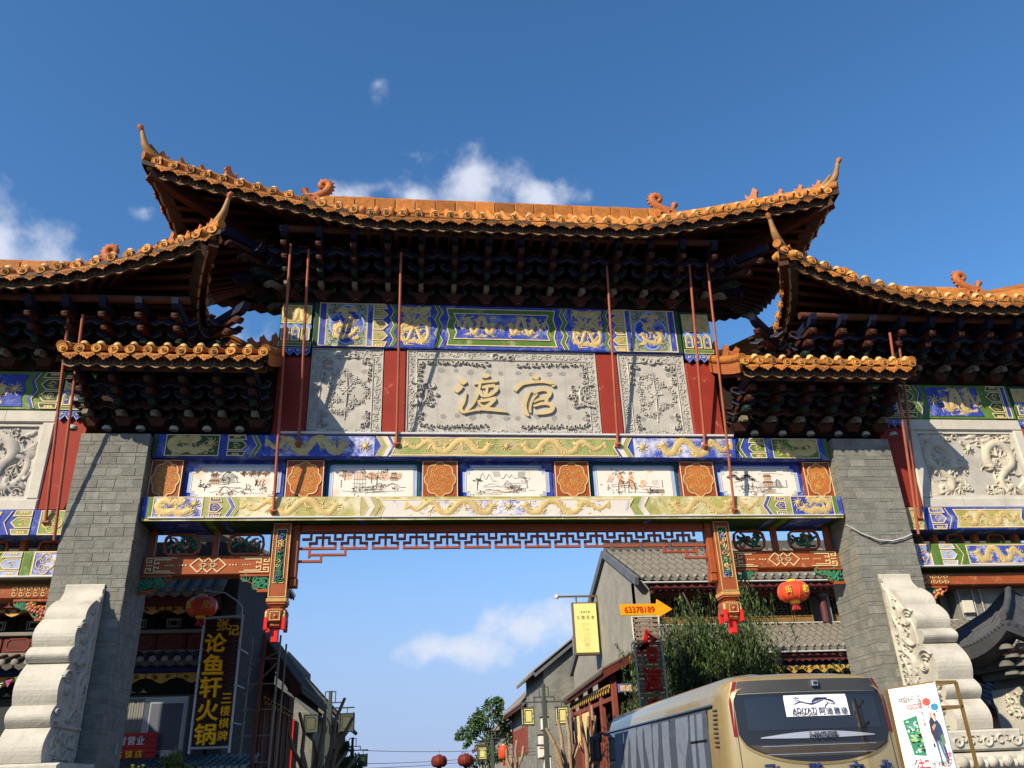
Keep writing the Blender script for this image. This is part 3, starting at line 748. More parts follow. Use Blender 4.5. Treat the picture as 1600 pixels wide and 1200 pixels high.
def ink_scene(parent, fr, u0, u1, v0, v1, kind, seed):
    r = random.Random(seed); k = MB(); w = MB(); W, H = u1-u0, v1-v0
    def q(x, y): return (u0+x*W, v0+y*H)
    def line(pts, wd=.006, m=INK): k.stroke(fr, [q(*p) for p in pts], wd, .0055, m, h0=.003, flat=True)
    def sline(pts, wd=.006, m=INK): k.stroke(fr, [q(*p) for p in pts], wd, .0055, m, h0=.003, flat=True, curve=False)
    def wash(cx, cy, rx, ry, m=WASH): w.poly(fr, [(u0+cx*W+rx*W*math.cos(t)*r.uniform(.7, 1.1), v0+cy*H+ry*H*math.sin(t)*r.uniform(.7, 1.1)) for t in (2*math.pi*i/14 for i in range(14))], .001, .003, m)
    def tree(cx, cy, s, m=INK):
        for i in range(int(8+150*s)):
            a = r.uniform(0, 6.28); d = r.random()**.5
            x, y = cx+.6*s*d*math.cos(a), cy+s*d*.55*math.sin(a)
            line([(x-.012, y), (x, y+.03*r.random()), (x+.012, y-.01)], .006, m)
        sline([(cx, cy-s*1.2), (cx+.004, cy)], .012)
    def house(cx, cy, s, m=WASH):
        a = .55*H/W
        for t in range(2):
            y = cy+t*s*.8; ww = s*a*(1.3-.35*t)
            w.poly(fr, [q(cx-ww, y+s*.45), q(cx+ww, y+s*.45), q(cx+ww*.7, y+s*.7), q(cx-ww*.7, y+s*.7)], .001, .0032, mat('roof_wash', (.22,.12,.07), .8, var=.3))
            w.poly(fr, [q(cx-ww*.75, y), q(cx+ww*.75, y), q(cx+ww*.75, y+s*.45), q(cx-ww*.75, y+s*.45)], .001, .0028, mat('wall_wash', (.62,.40,.25), .8, var=.25))
            for j in range(5): sline([(cx-ww*.75+j*ww*.375, y), (cx-ww*.75+j*ww*.375, y+s*.45)], .005)
            sline([(cx-ww*1.05, y+s*.45), (cx+ww*1.05, y+s*.45)], .008)
    def figures(cx, cy, s, n):
        for i in range(n):
            x, y = cx+r.uniform(-.5, .5)*s, cy+r.uniform(-.4, .4)*s
            line([(x, y), (x+r.uniform(-.01,.01), y+.08), (x+r.uniform(-.02,.02), y+.16)], .010, INK_GREY)
            line([(x-.015, y-.06), (x, y+.02), (x+.018, y-.06)], .006); line([(x-.02, y+.10), (x, y+.06), (x+.024, y+.11)], .006, WASH)
    def mount(x0, x1, y, h):
        n = 6; line([(x0+(x1-x0)*i/n, y+h*(.25 if i % 2 else r.uniform(.6, 1))*math.sin(math.pi*(i+.3)/(n+.6))) for i in range(n+1)], .006)
    if kind == 0:
        house(.22, .42, .26); wash(.40, .62, .12, .22, mat('grey_wash', (.40,.40,.37), .8, var=.4))
        line([(.32,.70),(.40,.86),(.50,.70),(.54,.50)], .010); tree(.42, .66, .2, INK_GREY); tree(.10, .36, .14)
        for x in (.62, .72, .82, .92): tree(x, .80, .10, mat('sepia', (.24,.17,.11), .8)); wash(x, .80, .05, .08)
        figures(.75, .38, .3, 9); line([(.3,.12),(.36,.34),(.44,.26),(.5,.10)], .010); line([(.42,.12),(.5,.2),(.58,.12)], .010)
        for i in range(8): line([(.6+.04*i, .1), (.63+.04*i, .13)], .006, WASH)
    elif kind == 1:
        for i in range(5): wash(.12+.18*i, .72, .10, .16, mat('sepia_wash', (.55,.40,.30), .8, var=.4))
        tree(.08, .8, .2, mat('sepia', (.24,.17,.11), .8)); tree(.55, .72, .26, mat('sepia', (.24,.17,.11), .8)); tree(.47, .70, .2, WASH)
        for x in (.22, .26, .30, .34, .38): sline([(x, .2), (x, .85)], .005, INK_GREY)
        for y in (.3, .45, .6, .85): sline([(.2, y), (.40, y)], .005, INK_GREY)
        house(.80, .55, .2); figures(.62, .28, .3, 4); mount(.4, .98, .3, .2); line([(.05,.2),(.3,.15),(.6,.17),(.95,.2)], .006, INK_GREY)
    elif kind == 2:
        mount(.05, .35, .5, .42); mount(.42, .66, .62, .2); tree(.08, .56, .12); sline([(.07,.2),(.075,.5)], .012)
        line([(.15,.35),(.3,.45),(.42,.3)], .005, INK_GREY); line([(.36,.2),(.5,.14),(.66,.2)], .005)
        sline([(.48,.30),(.48,.42),(.56,.42),(.56,.30),(.48,.30)], .005); sline([(.46,.42),(.52,.56),(.58,.42)], .006)
        for i in range(9): line([(.68+.012*i, .9), (.67+.012*i, .65)], .004, INK_GREY); line([(.30+.012*i, .9), (.32+.012*i, .7)], .004, INK_GREY)
        for i in range(14):
            x, y = r.uniform(.15,.85), r.uniform(.1,.3); line([(x, y), (x+.05, y+.02), (x+.1, y)], .004, INK_GREY)
        wash(.45, .14, .2, .03)
    elif kind == 3:
        m2 = mat('orange_wash', (.66,.36,.18), .8, var=.3)
        for cx in (.28, .44):
            wash(cx, .55, .045, .30, m2); wash(cx, .85, .03, .07, m2)
            for i in range(9):
                x, y = cx+r.uniform(-.06,.06), r.uniform(.2,.85); line([(x-.02, y), (x, y+.06), (x+.03, y-.02)], .008)
            line([(cx-.05,.12),(cx-.04,.4),(cx,.6),(cx+.05,.4),(cx+.05,.12)], .010)
        for i in range(5): line([(.06+.02*i,.5),(.10+.02*i,.7),(.08+.02*i,.8)], .006, m2)
        k.ring(fr, lobed(u0+.63*W, v0+.48*H, .045*W, .10*H, 6), .012, .003, .0055, m2); wash(.63, .48, .03, .08, m2)
        sline([(.60,.25),(.70,.25)], .012, m2); wash(.76, .92, .05, .05, m2)
        for i in range(5): sline([(.72,.12+.03*i),(.95,.12+.03*i)], .005)
        for i in range(5): sline([(.78+.02*i,.4),(.78+.02*i,.6)], .004, WASH)
        wash(.92, .17, .04, .06, m2)
    else:
        house(.64, .35, .30, WASH); wash(.80, .45, .06, .2, mat('grey_wash', (.40,.40,.37), .8, var=.4)); wash(.53, .38, .04, .14, mat('grey_wash', (.4,.4,.37), .8))
        for i in range(12):
            x = .04+.035*i; tree(x, .68+.08*math.sin(i), .07, INK_GREY if i % 2 else INK)
        line([(.1,.5),(.3,.6),(.5,.52)], .006); sline([(.46,.32),(.92,.32)], .008); line([(.76,.36),(.79,.62),(.84,.36)], .010)
        for y in (.12, .20): wash(.66, y, .08, .03); sline([(.57,y+.03),(.75,y+.03)], .006)
        figures(.3, .25, .3, 5); line([(.5,.82),(.7,.84),(.9,.80)], .005, WASH)
    sep = mat('sepia', (.24,.17,.11), .8)
    for c in range(7):       # rocks, reeds and grasses in loose clumps
        x0, y0_ = r.uniform(.08, .92), r.choice((r.uniform(.06, .3), r.uniform(.06, .3), r.uniform(.55, .88)))
        wash(x0, y0_, r.uniform(.02, .05), r.uniform(.03, .07), mat('pale_sepia_wash', (.56,.45,.34), .8, var=.4))
        for i in range(11):
            x, y = x0+r.gauss(0, .035), y0_+r.gauss(0, .06)
            line([(x, y), (x+r.uniform(-.012,.012), y+r.uniform(.02,.06)), (x+r.uniform(-.03,.03), y+r.uniform(-.02,.07))], r.uniform(.005,.009), r.choice((INK, INK_GREY, sep)))
    for i in range(5):
        y = r.uniform(.08, .5); x = r.uniform(.05, .6); line([(x, y), (x+.1, y+r.uniform(-.03,.05)), (x+.2, y+r.uniform(-.03,.03)), (x+.3, y)], .006, INK_GREY)
    cx = .03 if kind in (0, 1) else (.93 if kind in (3, 4) else .80)
    for i in range(4): sline([(cx-.008, .36+.07*i), (cx+.008, .36+.07*i), (cx, .33+.07*i), (cx+.008, .32+.07*i)], .006)
    w.build('ink_wash', parent); k.build('ink_drawing', parent)
spans = [(-5.57,-3.91,0),(-3.18,-1.55,1),(-.835,.835,2),(1.55,3.18,3),(3.91,5.57,4)]
FW = WALL(.07)
for (a, b, k) in spans:
    stp = k % 2 == 0
    u0, u1, v0, v1 = a+.10, b-.10, 6.49, 7.09
    fm = BLUE if stp else mat('teal_paint', (.012,.11,.07), .5, var=.2)
    q = MB(); q.box(a, b, .075, .13, 6.472, 7.198, fm)
    po = q.build('landscape_painting', GATE)
    t = MB(); t.poly(FW, indent(u0-.05, u1+.05, v0-.0, v1+.05, .20 if stp else .14, stp), 0, .010, mat('pale_blue_border', (.30,.38,.62), .6, var=.2)); t.build('painted_border', po)
    t = MB(); t.poly(FW, indent(u0, u1, v0+.01, v1+.02, .18 if stp else .14, stp), .004, .016, WHITE); t.build('white_ground', po)
    t = MB(); t.ring(FW, indent(u0+.015, u1-.015, v0+.03, v1+.0, .18 if stp else .14, stp), .006, .016, .018, INK); t.build('ink_border', po)
    ink_scene(po, WALL(.07-.0155), u0+.12, u1-.12, v0+.06, v1-.02, k, 200+k)
    t = MB(); t.bbox(a+.22, b-.35, -.03, .05, 6.472, 6.505, WHITE_STRIP, c=.006); t.build('light_tube', po)

# --- plaque storey: red columns and carved stone (z 7.68 - 9.43)
core = MB(); core.box(-4.19, 4.19, .12, .9, 7.63, 11.6, TIMBER); core.build('core_wall', GATE)
for s in (-1, 1):
    u0, u1 = sorted((s*1.83, s*2.25)); c = MB(); c.bbox(u0, u1, -.01, .14, 7.64, 9.44, RED, c=.02); c.build('red_column', GATE)
    u0, u1 = sorted((s*3.60, s*4.20)); c = MB(); c.bbox(u0, u1, -.03, .8, 7.64, 9.26, RED, c=.03); c.build('red_column', GATE)
def stone_plaque(parent, u0, u1, v0, v1, y, seed, centre=True):
    r = random.Random(seed); fr = WALL(y)
    b = MB(); b.bbox(u0, u1, y, y+.13, v0, v1, STONE, c=.015); 
    o = b.build('stone_plaque', parent); g = MB(); W, H = u1-u0, v1-v0
    bw = .17
    for (a0, a1, c0, c1) in ((u0+.02, u1-.02, v1-bw, v1-.02), (u0+.02, u1-.02, v0+.02, v0+.12), (u0+.02, u0+bw, v0+.1, v1-bw), (u1-bw, u1-.02, v0+.1, v1-bw)):
        scrollwork(g, fr, a0, a1, c0, c1, STONE, .055, .015, r, dens=.9)
    g.ring(fr, R4(u0+.012, u1-.012, v0+.012, v1-.012), .02, 0, .02, STONE)
    i0, i1, j0, j1 = u0+bw+.02, u1-bw-.02, v0+.14, v1-bw-.02
    g.stroke(fr, [(i0, j0), (i0, j1), (i1, j1), (i1, j0)], .022, .024, STONE, curve=False)
    m = .07
    for pts in ([(i0+m, j1-m), ((i0+i1)/2-.25, j1-m*1.4)], [((i0+i1)/2+.25, j1-m*1.4), (i1-m, j1-m)], [(i0+m, j0+m*.8), ((i0+i1)/2-.3, j0+m*.6)], [((i0+i1)/2+.3, j0+m*.6), (i1-m, j0+m*.8)],
                [(i0+m, j1-m), (i0+m*.8, j1-H*.28)], [(i1-m, j1-m), (i1-m*.8, j1-H*.28)], [(i0+m, j0+m), (i0+m*1.2, j0+H*.2)], [(i1-m, j0+m), (i1-m*1.2, j0+H*.2)]):
        clouds_along(g, fr, pts, STONE, .06, .045, r)
    clouds_along(g, fr, [((i0+i1)/2-.22, j1+.04), ((i0+i1)/2+.22, j1+.04)], STONE, .09, .045, r)
    g.build('carved_border', o)
    d = MB()
    n = max(3, int((i1-i0)/.28))
    for i in range(n):
        for vv in (j1-.26, j0+.24):
            d.poly(fr, lobed(i0+(i+.5)*(i1-i0)/n+r.uniform(-.05,.05), vv+r.uniform(-.03,.03), r.uniform(.05,.08), r.uniform(.045,.065), 7, .2, 18, r.random()), .0005, .0025, STONE_PATCH)
    d.build('mortar_patch', o)
    jn = MB()
    for x in ([(u0+u1)/2] if W < 2 else [u0+W*k for k in (.16, .335, .51, .67, .83)]): jn.box(x-.003, x+.003, y-.0015, y+.01, v0+.02, v1-.02, INK_GREY)
    jn.build('slab_joint', o)
    return o, fr, (i0, i1, j0, j1)
for s, sd in ((-1, 5), (1, 6)):
    u0, u1 = sorted((s*2.26, s*3.59))
    o, fr, (i0, i1, j0, j1) = stone_plaque(GATE, u0, u1, 7.685, 9.44, 0.0, sd)
    g = MB(); r = random.Random(sd+50); cu, cv = (u0+u1)/2, (j0+j1)/2
    for k in range(26):
        a = 2*math.pi*k/26; d = .30+.06*math.cos(3*a)
        p = (cu+d*1.1*math.cos(a), cv+d*1.25*math.sin(a))
        flower(g, fr, *p, .050, STONE, .032, r) if k % 2 == 0 else g.stroke(fr, curl(*p, .055, r.uniform(0, 6.28), .9, r.choice((-1, 1))), .020, .028, STONE)
    [flower(g, fr, cu+x, cv+y, q, STONE, .035, r, k=7) for x, y, q in ((0,.02,.10),(-.13,.20,.065),(.13,.22,.065),(-.15,-.16,.07),(.15,-.18,.07),(0,.36,.05),(0,-.36,.055))]
    g.stroke(fr, [(cu, cv-.55), (cu+.02, cv), (cu, cv+.42)], [.02, .04, .02], .03, STONE)
    g.build('carved_flowers', o)
o, fr, (i0, i1, j0, j1) = stone_plaque(GATE, -1.82, 1.82, 7.685, 9.44, -.002, 9)
r = random.Random(77)
for s in (-1, 1):
    g = MB()
    scrollwork(g, fr, *sorted((s*1.66, s*1.30)), 8.28, 8.72, STONE, .07, .045, r, dens=1.2)
    clouds_along(g, fr, [(s*1.62, 8.5), (s*1.2, 8.52)], STONE, .06, .045, r)
    g.stroke(fr, [(s*1.72, 8.75), (s*1.5, 8.68), (s*1.45, 8.5), (s*1.5, 8.35), (s*1.72, 8.28)], .05, .045, STONE)
    g.build('carved_clouds', o)
# the two brush-written characters, read from right to left
def brush(parent, strokes):
    b = MB()
    def cv(p): return ((p[0]-775)/782*1.82, 9.44-(p[1]-40)/655*1.755)
    for si, (pts, w) in enumerate(strokes):
        ww = [x*.86/782*1.82 for x in (w if isinstance(w, (list, tuple)) else [w]*len(pts))]
        P, W_ = spline(np.array([cv(p) for p in pts]), np.array(ww), 5*len(pts)) if len(pts) > 2 else (np.array([cv(p) for p in pts]), np.array(ww))
        b.stroke(fr, [tuple(x) for x in P], list(W_), .038+.0007*si, GOLD_CH, h0=.002, curve=False, flat=True)
    return b.build('brush_character', parent)
GOLD_CH = mat('character_gold', (0.50, 0.40, 0.215), 0.6, var=0.12)
brush(o, [([(425,268),(448,290),(462,308)], [40,62,44]), ([(432,318),(410,345),(388,372)], [52,56,34]),
          ([(470,375),(452,440),(420,495),(446,528)], [14,30,44,26]), ([(600,250),(635,245),(660,232)], [22,40,34]),
          ([(535,305),(620,290),(727,280)], [26,26,30]), ([(585,300),(560,390),(520,465),(448,535)], [26,30,26,20]),
          ([(600,335),(640,325),(705,318)], [24,30,34]), ([(705,322),(712,350),(660,390),(610,405)], [36,40,34,20]),
          ([(580,360),(598,395),(640,400)], [30,30,20]), ([(640,335),(630,395)], [26,26]),
          ([(560,445),(640,430),(708,415)], [24,30,30]), ([(700,420),(650,470),(590,495),(560,515)], [40,34,24,16]),
          ([(565,455),(620,490),(690,505)], [20,26,26]),
          ([(446,532),(560,505),(640,500),(720,508),(800,522)], [12,22,40,34,10])])
brush(o, [([(1018,240),(1045,246),(1068,250)], [38,56,42]), ([(868,358),(905,312),(950,292)], [28,46,34]),
          ([(905,305),(1000,288),(1100,282),(1180,292)], [30,30,26,40]), ([(1172,290),(1185,305),(1172,316)], [42,44,26]),
          ([(1000,352),(962,400),(940,470),(950,525),(970,548)], [18,38,34,38,16]), ([(1050,378),(1008,420),(986,470),(984,525)], [14,24,22,14]),
          ([(1020,374),(1075,345),(1130,345),(1148,372),(1125,405),(1060,420),(1015,442)], [20,38,42,44,36,26,14]), ([(1124,405),(1116,445)], [34,34]),
          ([(1012,474),(1080,454),(1140,454),(1166,478),(1148,508),(1090,524),(1035,532)], [18,30,38,44,42,34,18])])
# --- painted frieze under the main eaves (z 9.44 - 10.42)
YF = -.06; FF = WALL(YF); z0, z1 = 9.47, 10.40
q = MB(); q.bbox(-3.60, 3.60, YF, .12, 9.445, 10.42, BLUE, c=.01); FRZ = q.build('painted_frieze', GATE)
for s in (-1, 1):
    painted(FRZ, FF, GREEN_DK, R4(*X(3.50, 3.59), z0, z1)); painted(FRZ, FF, BLUE, R4(*X(3.36, 3.49), z0, z1), edge=GOLD_PALE)
    u0, u1 = X(2.60, 3.35); cu, cv = s*2.975, (z0+z1)/2
    painted(FRZ, FF, GREY_GREEN, R4(u0, u1, z0, z1), edge=GOLD_PALE, ew=.012)
    e = MB(); scrollwork(e, FF, u0+.03, u1-.03, z0+.03, z1-.03, mat('scroll_line', (.10,.12,.09), .7), .06, .006, random.Random(4), h0=.005, dens=1.3); e.build('painted_scroll', FRZ)
    lo = [(cu+.335*(.80+.20*abs(math.cos(2*t)))*math.cos(t)*1.0, cv+.44*(.80+.20*abs(math.cos(2*t)))*math.sin(t)) for t in (2*math.pi*i/64 for i in range(64))]
    b = MB(); b.poly(FF, lo, .004, .014, mat('light_blue_rim', (.25,.33,.62), .6)); b.poly(FF, [(cu+(a-cu)*.90, cv+(c-cv)*.91) for a, c in lo], .01, .018, BLUE); b.build('painted_medallion', FRZ)
    gold_dragon(FRZ, FF, cu-.25, cu+.25, cv-.36, cv+.36, s > 0, 71, h0=.018, wk=.30,
                body=[(.50,.95),(.36,.86),(.42,.72),(.66,.70),(.74,.56),(.50,.46),(.22,.44),(.10,.26),(.26,.10),(.52,.14),(.74,.22),(.86,.36)])
    painted(FRZ, FF, BLUE, R4(*X(2.48, 2.59), z0, z1), edge=GOLD_PALE)
    hexcol(FRZ, FF, *X(2.20, 2.47), z0, z1, 4, GREEN_FADE, GOLD, s > 0, h0=.002)
    zigzags(FRZ, FF, s*2.12, z0, z1, [GREEN], .08, .035, 6, -s)
    u0, u1 = X(1.36, 2.02)
    painted(FRZ, FF, BLUE, R4(u0, u1, z0, z1), h0=.001)
    for d in (0, 1):
        m_ = (u0+u1)/2; a, c = (u0+.04, m_) if d == 0 else (m_, u1-.04)
        gold_dragon(FRZ, FF, a, c, z0+.06, z1-.04, d == 1, 81+d, wk=.22,
                    body=[(.55,.96),(.30,.84),(.62,.74),(.75,.62),(.40,.56),(.16,.46),(.10,.28),(.30,.10),(.55,.12),(.72,.28),(.86,.42)])
    pearl(FRZ, FF, (u0+u1)/2, cv+.02, .10, 3)
    zigzags(FRZ, FF, s*1.27, z0, z1, [GREEN, BLUE], .085, .035, 6, -s)
P6 = lambda w, a, c, k=.05: [(-w,a),(w,a),(w-k,a+(c-a)*.25),(w,a+(c-a)*.5),(w-k,a+(c-a)*.75),(w,c),(-w,c),(-w+k,a+(c-a)*.75),(-w,a+(c-a)*.5),(-w+k,a+(c-a)*.25)]
painted(FRZ, FF, GREEN, P6(1.07, z0+.06, z1-.06), edge=GOLD_PALE)
b = MB(); b.poly(FF, P6(.93, z0+.20, z1-.17), .006, .016, BLUE); b.ring(FF, P6(.93, z0+.20, z1-.17), .018, .016, .021, GOLD_PALE); b.build('painted_panel', FRZ)
gold_dragon(FRZ, FF, -.86, -.08, z0+.24, z1-.2, False, 91, h0=.016, wk=.48)
gold_dragon(FRZ, FF, .08, .86, z0+.24, z1-.2, True, 92, h0=.016, wk=.48)
pearl(FRZ, FF, 0, cv, .10, 2, h0=.016)
def drop_block(parent, u0, u1, zb, zt, y, s, seed):
    """painted block at a frieze end: small dragon, three arched tablets and a blue valance"""
    fr = WALL(y); b = MB(); b.bbox(u0, u1, y, y+.5, zb, zt, GREEN_DK, c=.015); o = b.build('frieze_end_block', parent)
    H = zt-zb
    painted(o, fr, GREEN_GOLD, R4(u0+.03, u1-.03, zb+H*.52, zt-.08), edge=GOLD_PALE, ew=.012)
    gold_dragon(o, fr, u0+.05, u1-.05, zb+H*.54, zt-.1, s > 0, seed, wk=.8)
    painted(o, fr, BLUE_MID, [(u0+.01, zb+H*.40), (u1-.01, zb+H*.40)] + [(u1-.01-(u1-u0-.02)*k/6, zb+H*(.53 if k % 2 else .47)) for k in range(7)], h0=.006)
    w = (u1-u0-.04)/3
    for k in range(3):
        a = u0+.02+k*w
        arch = [(a+.02, zb+H*.14), (a+w-.02, zb+H*.14), (a+w-.02, zb+H*.38), (a+w/2, zb+H*.46), (a+.02, zb+H*.38)]
        q = MB(); q.poly(fr, arch, .004, .016, GREEN_FADE); q.ring(fr, arch, .016, .016, .022, GOLD_PALE)
        q.poly(fr, [(a+w*.3, zb+H*.17), (a+w*.7, zb+H*.17), (a+w*.7, zb+H*.34), (a+w*.5, zb+H*.39), (a+w*.3, zb+H*.34)], .016, .020, BLUE)
        q.stroke(fr, curl(a+w/2, zb+H*.26, w*.13, 0, 1.2), .012, .026, GOLD_PALE, h0=.018); q.build('arched_tablet', o)
    painted(o, fr, GREEN, R4(u0, u1, zb+.02, zb+H*.10), h0=.002, edge=GOLD_PALE, ew=.01)
    v = MB(); n = 4; ww = (u1-u0)/n
    for k in range(n):
        a = u0+k*ww
        v.poly(fr, [(a, zb-.01), (a, zb-.10), (a+ww*.25, zb-.14), (a+ww*.5, zb-.19), (a+ww*.75, zb-.14), (a+ww, zb-.10), (a+ww, zb-.01)], -.03, .012, BLUE)
        v.ring(fr, [(a+.01, zb-.02), (a+.01, zb-.10), (a+ww*.5, zb-.17), (a+ww-.01, zb-.10), (a+ww-.01, zb-.02)], .014, .012, .018, BLUE_MID)
        v.stroke(fr, curl(a+ww/2, zb-.07, ww*.22, 0, 1.2), .014, .02, GOLD_PALE, h0=.012)
    v.build('painted_valance', o)
    return o
for s in (-1, 1): drop_block(GATE, *X(3.62, 4.215), 9.42, 10.40, -.075, s, 301+s)

# ------------------------------------------------------------------ brackets under the eaves
def bracket_mesh(H, P, arm, w=.09):
    """one cluster of interlocking arms and beaks; local origin on the wall at the foot, -Y is outwards"""
    b = MB()
    b.add([(-.09,-.14,0),(.09,-.14,0),(.09,.1,0),(-.09,.1,0),(-.16,-.20,.13),(.16,-.20,.13),(.16,.1,.13),(-.16,.1,.13)],
          [(0,1,5,4),(1,2,6,5),(2,3,7,6),(3,0,4,7),(4,5,6,7),(3,2,1,0)], DG_RED)
    n = 4; dz = (H-.13)/n
    cols = [DG_CREAM, DG_GREEN, DG_RED, DG_RED]
    S = Fr((0, 0, 0), (0, -1, 0), (0, 0, 1))
    for i in range(n):
        z = .13+dz*i; p = .20+(P-.25)*(i+1)/n
        side = [(-.1, z+.02), (p-.10, z+.02), (p, z-.05), (p+.05, z-.03), (p+.03, z+.05), (p-.03, z+dz*.72), (-.1, z+dz*.78)]
        fr = Fr((w/2 if True else 0, 0, 0), (0, -1, 0), (0, 0, 1))
        fr.o = Vector((-w/2, 0, 0)) if fr.n.x > 0 else Vector((w/2, 0, 0))
        b.poly(fr, side, 0, w, cols[i], back=True)
        if i >= 1:
            b.lathe([(0, -w*.6), (.05, -w*.6), (.05, w*.6), (0, w*.6)], (0, -p-.01, z+.02), cols[i], 8, axis='x')
        # cross arm with lobed ends
        L = arm*(.50 if i % 2 else .40); y = -(.10+(P-.25)*i/n)
        A = WALL(y)
        pr = [(-L*.45, z+.02), (L*.45, z+.02), (L*.62, z+.0), (L*.78, z+.03), (L*.98, z+dz*.42), (L, z+dz*.82), (L*.62, z+dz*.82), (L*.5, z+dz*.62), (L*.22, z+dz*.55),
              (-L*.22, z+dz*.55), (-L*.5, z+dz*.62), (-L*.62, z+dz*.82), (-L, z+dz*.82), (-L*.98, z+dz*.42), (-L*.78, z+.03), (-L*.62, z+.0)]
        b.poly(A, pr, -.09, 0, [DG_GREEN, DG_RED, DG_BLUE, DG_BLUE][i], back=True)
        b.stroke(A, [pr[1], pr[2], pr[3], pr[4], pr[5]], .018, .006, DG_EDGE, curve=False, flat=True)
        b.stroke(A, [pr[0], pr[15], pr[14], pr[13], pr[12]], .018, .006, DG_EDGE, curve=False, flat=True)
        for k in (-1, 1):
            b.box(k*L*.86-.05, k*L*.86+.05, y-.05, y+.06, z+dz*.82, z+dz*1.02, DG_RED if i % 2 else DG_GREEN)
    # blue tail piece reaching out to the eave purlin
    p = P+.05
    fr = Fr((-w/2*1.3, 0, 0), (0, -1, 0), (0, 0, 1)); fr.o = Vector((-w*.65 if fr.n.x > 0 else w*.65, 0, 0))
    b.poly(fr, [(P*.35, H-.02), (p-.05, H+.0), (p+.02, H+.06), (p+.06, H+.16), (P*.4, H+.14)], 0, w*1.3, DG_BLUE, back=True)
    return b.mesh('bracket_set')

# ------------------------------------------------------------------ curved hip roofs
def cap_mesh(r):
    """end of a barrel tile: face disc with ring, a short barrel behind; local -Y is outwards"""
    b = MB()
    b.lathe([(r*1.02, .30), (r, 0.02), (r*1.05, .005), (r*1.05, -.012), (r*.90, -.014), (r*.84, -.007), (r*.66, -.007), (r*.60, -.013), (r*.25, -.014), (0, -.014)], (0, 0, 0), TILE_CAP, 14, axis='y')
    fr = WALL(-.010)
    b.stroke(fr, curl(0, 0, r*.5, .5, 1.2), r*.16, .022, TILE_CAP, h0=.006)
    return b.mesh('round_tile')
def knob_mesh(r):
    b = MB(); b.lathe([(r, -.02), (r*.97, .3*r), (r*.8, .72*r), (r*.5, r*.98), (0, r*1.08)], (0, 0, 0), TILE_PALE, 12); return b.mesh('nail_cover')
def drip_mesh(w):
    b = MB(); fr = WALL(0)
    pts = [(-w*.5, .03), (-w*.5, -.02), (-w*.42, -.06), (-w*.34, -.052), (-w*.26, -.088), (-w*.16, -.084), (-w*.08, -.112), (0, -.13),
           (w*.08, -.112), (w*.16, -.084), (w*.26, -.088), (w*.34, -.052), (w*.42, -.06), (w*.5, -.02), (w*.5, .03), (w*.2, -.005), (-w*.2, -.005)]
    b.poly(fr, pts, -.02, 0, TILE, back=True)
    b.stroke(fr, [(-w*.3, -.03), (-w*.12, -.06), (0, -.04), (w*.12, -.06), (w*.3, -.03)], .014, .008, TILE)
    b.stroke(fr, curl(0, -.075, w*.1, 0, 1), .01, .007, TILE)
    return b.mesh('drip_tile')
CAPM, KNOBM, DRIPM = cap_mesh(.079), knob_mesh(.070), drip_mesh(.25)
RAFM = MB(); RAFM.lathe([(0, 0), (.05, 0), (.05, 1), (0, 1)], (0, 0, 0), RAFTER, 8); RAFM = RAFM.mesh('rafter')
RAFEND = MB(); RAFEND.lathe([(.05, 0), (.052, .004), (.03, .006), (0, .006)], (0, 0, 0), DG_GREEN, 8)

def loft(roof):
    """eave loop and ridge of a hip roof, as functions"""
    cx, yc, D0, Dt, Xs, Xt, z0, zt, x0, pw, ridge, zr = roof
    def front(x):       # x relative to centre
        d = max(0.0, (abs(x)-x0)/(Xt-x0))**pw
        return Vector((cx+x, yc-(D0+(Dt-D0)*d), z0+(zt-z0)*d))
    def back(x):
        p = front(x); return Vector((p.x, 2*yc-p.y, p.z))
    def side(t, s):     # t in -1..1 along y
        g = abs(t)**(pw+.6)
        return Vector((cx+s*(Xs+(Xt-Xs)*g), yc+t*Dt, z0+(zt-z0)*g))
    def up(p, t):       # point on the roof surface above eave point p
        rx = min(max(p.x-cx, -ridge), ridge)
        q = Vector((cx+rx, yc, zr))
        return Vector((p.x+(q.x-p.x)*t, p.y+(q.y-p.y)*t, p.z+(q.z-p.z)*(t**1.35*.75+.25*t)))
    return front, back, side, up
def arc_points(fn, a0, a1, step):
    N = 400; ps = [fn(a0+(a1-a0)*i/N) for i in range(N+1)]
    d = [0]
    for i in range(N): d.append(d[-1]+(ps[i+1]-ps[i]).length)
    n = max(1, round(d[-1]/step)); out = []
    for k in range(n+1):
        s = d[-1]*k/n; i = min(int(np.searchsorted(d, s)), N)
        i = max(i, 1); f = (s-d[i-1])/max(d[i]-d[i-1], 1e-9)
        p = ps[i-1].lerp(ps[i], f); t = (ps[i]-ps[i-1]).normalized()
        out.append((p, t))
    return out
def frame_along(p, t, out):
    """matrix with local x along the eave, local -y outwards"""
    y = -out; x = t
    z = x.cross(y).normalized()
    if z.z < 0: x = -x; z = x.cross(y).normalized()
    y = z.cross(x).normalized()
    return Matrix(((x.x, y.x, z.x, p.x), (x.y, y.y, z.y, p.y), (x.z, y.z, z.z, p.z), (0, 0, 0, 1)))
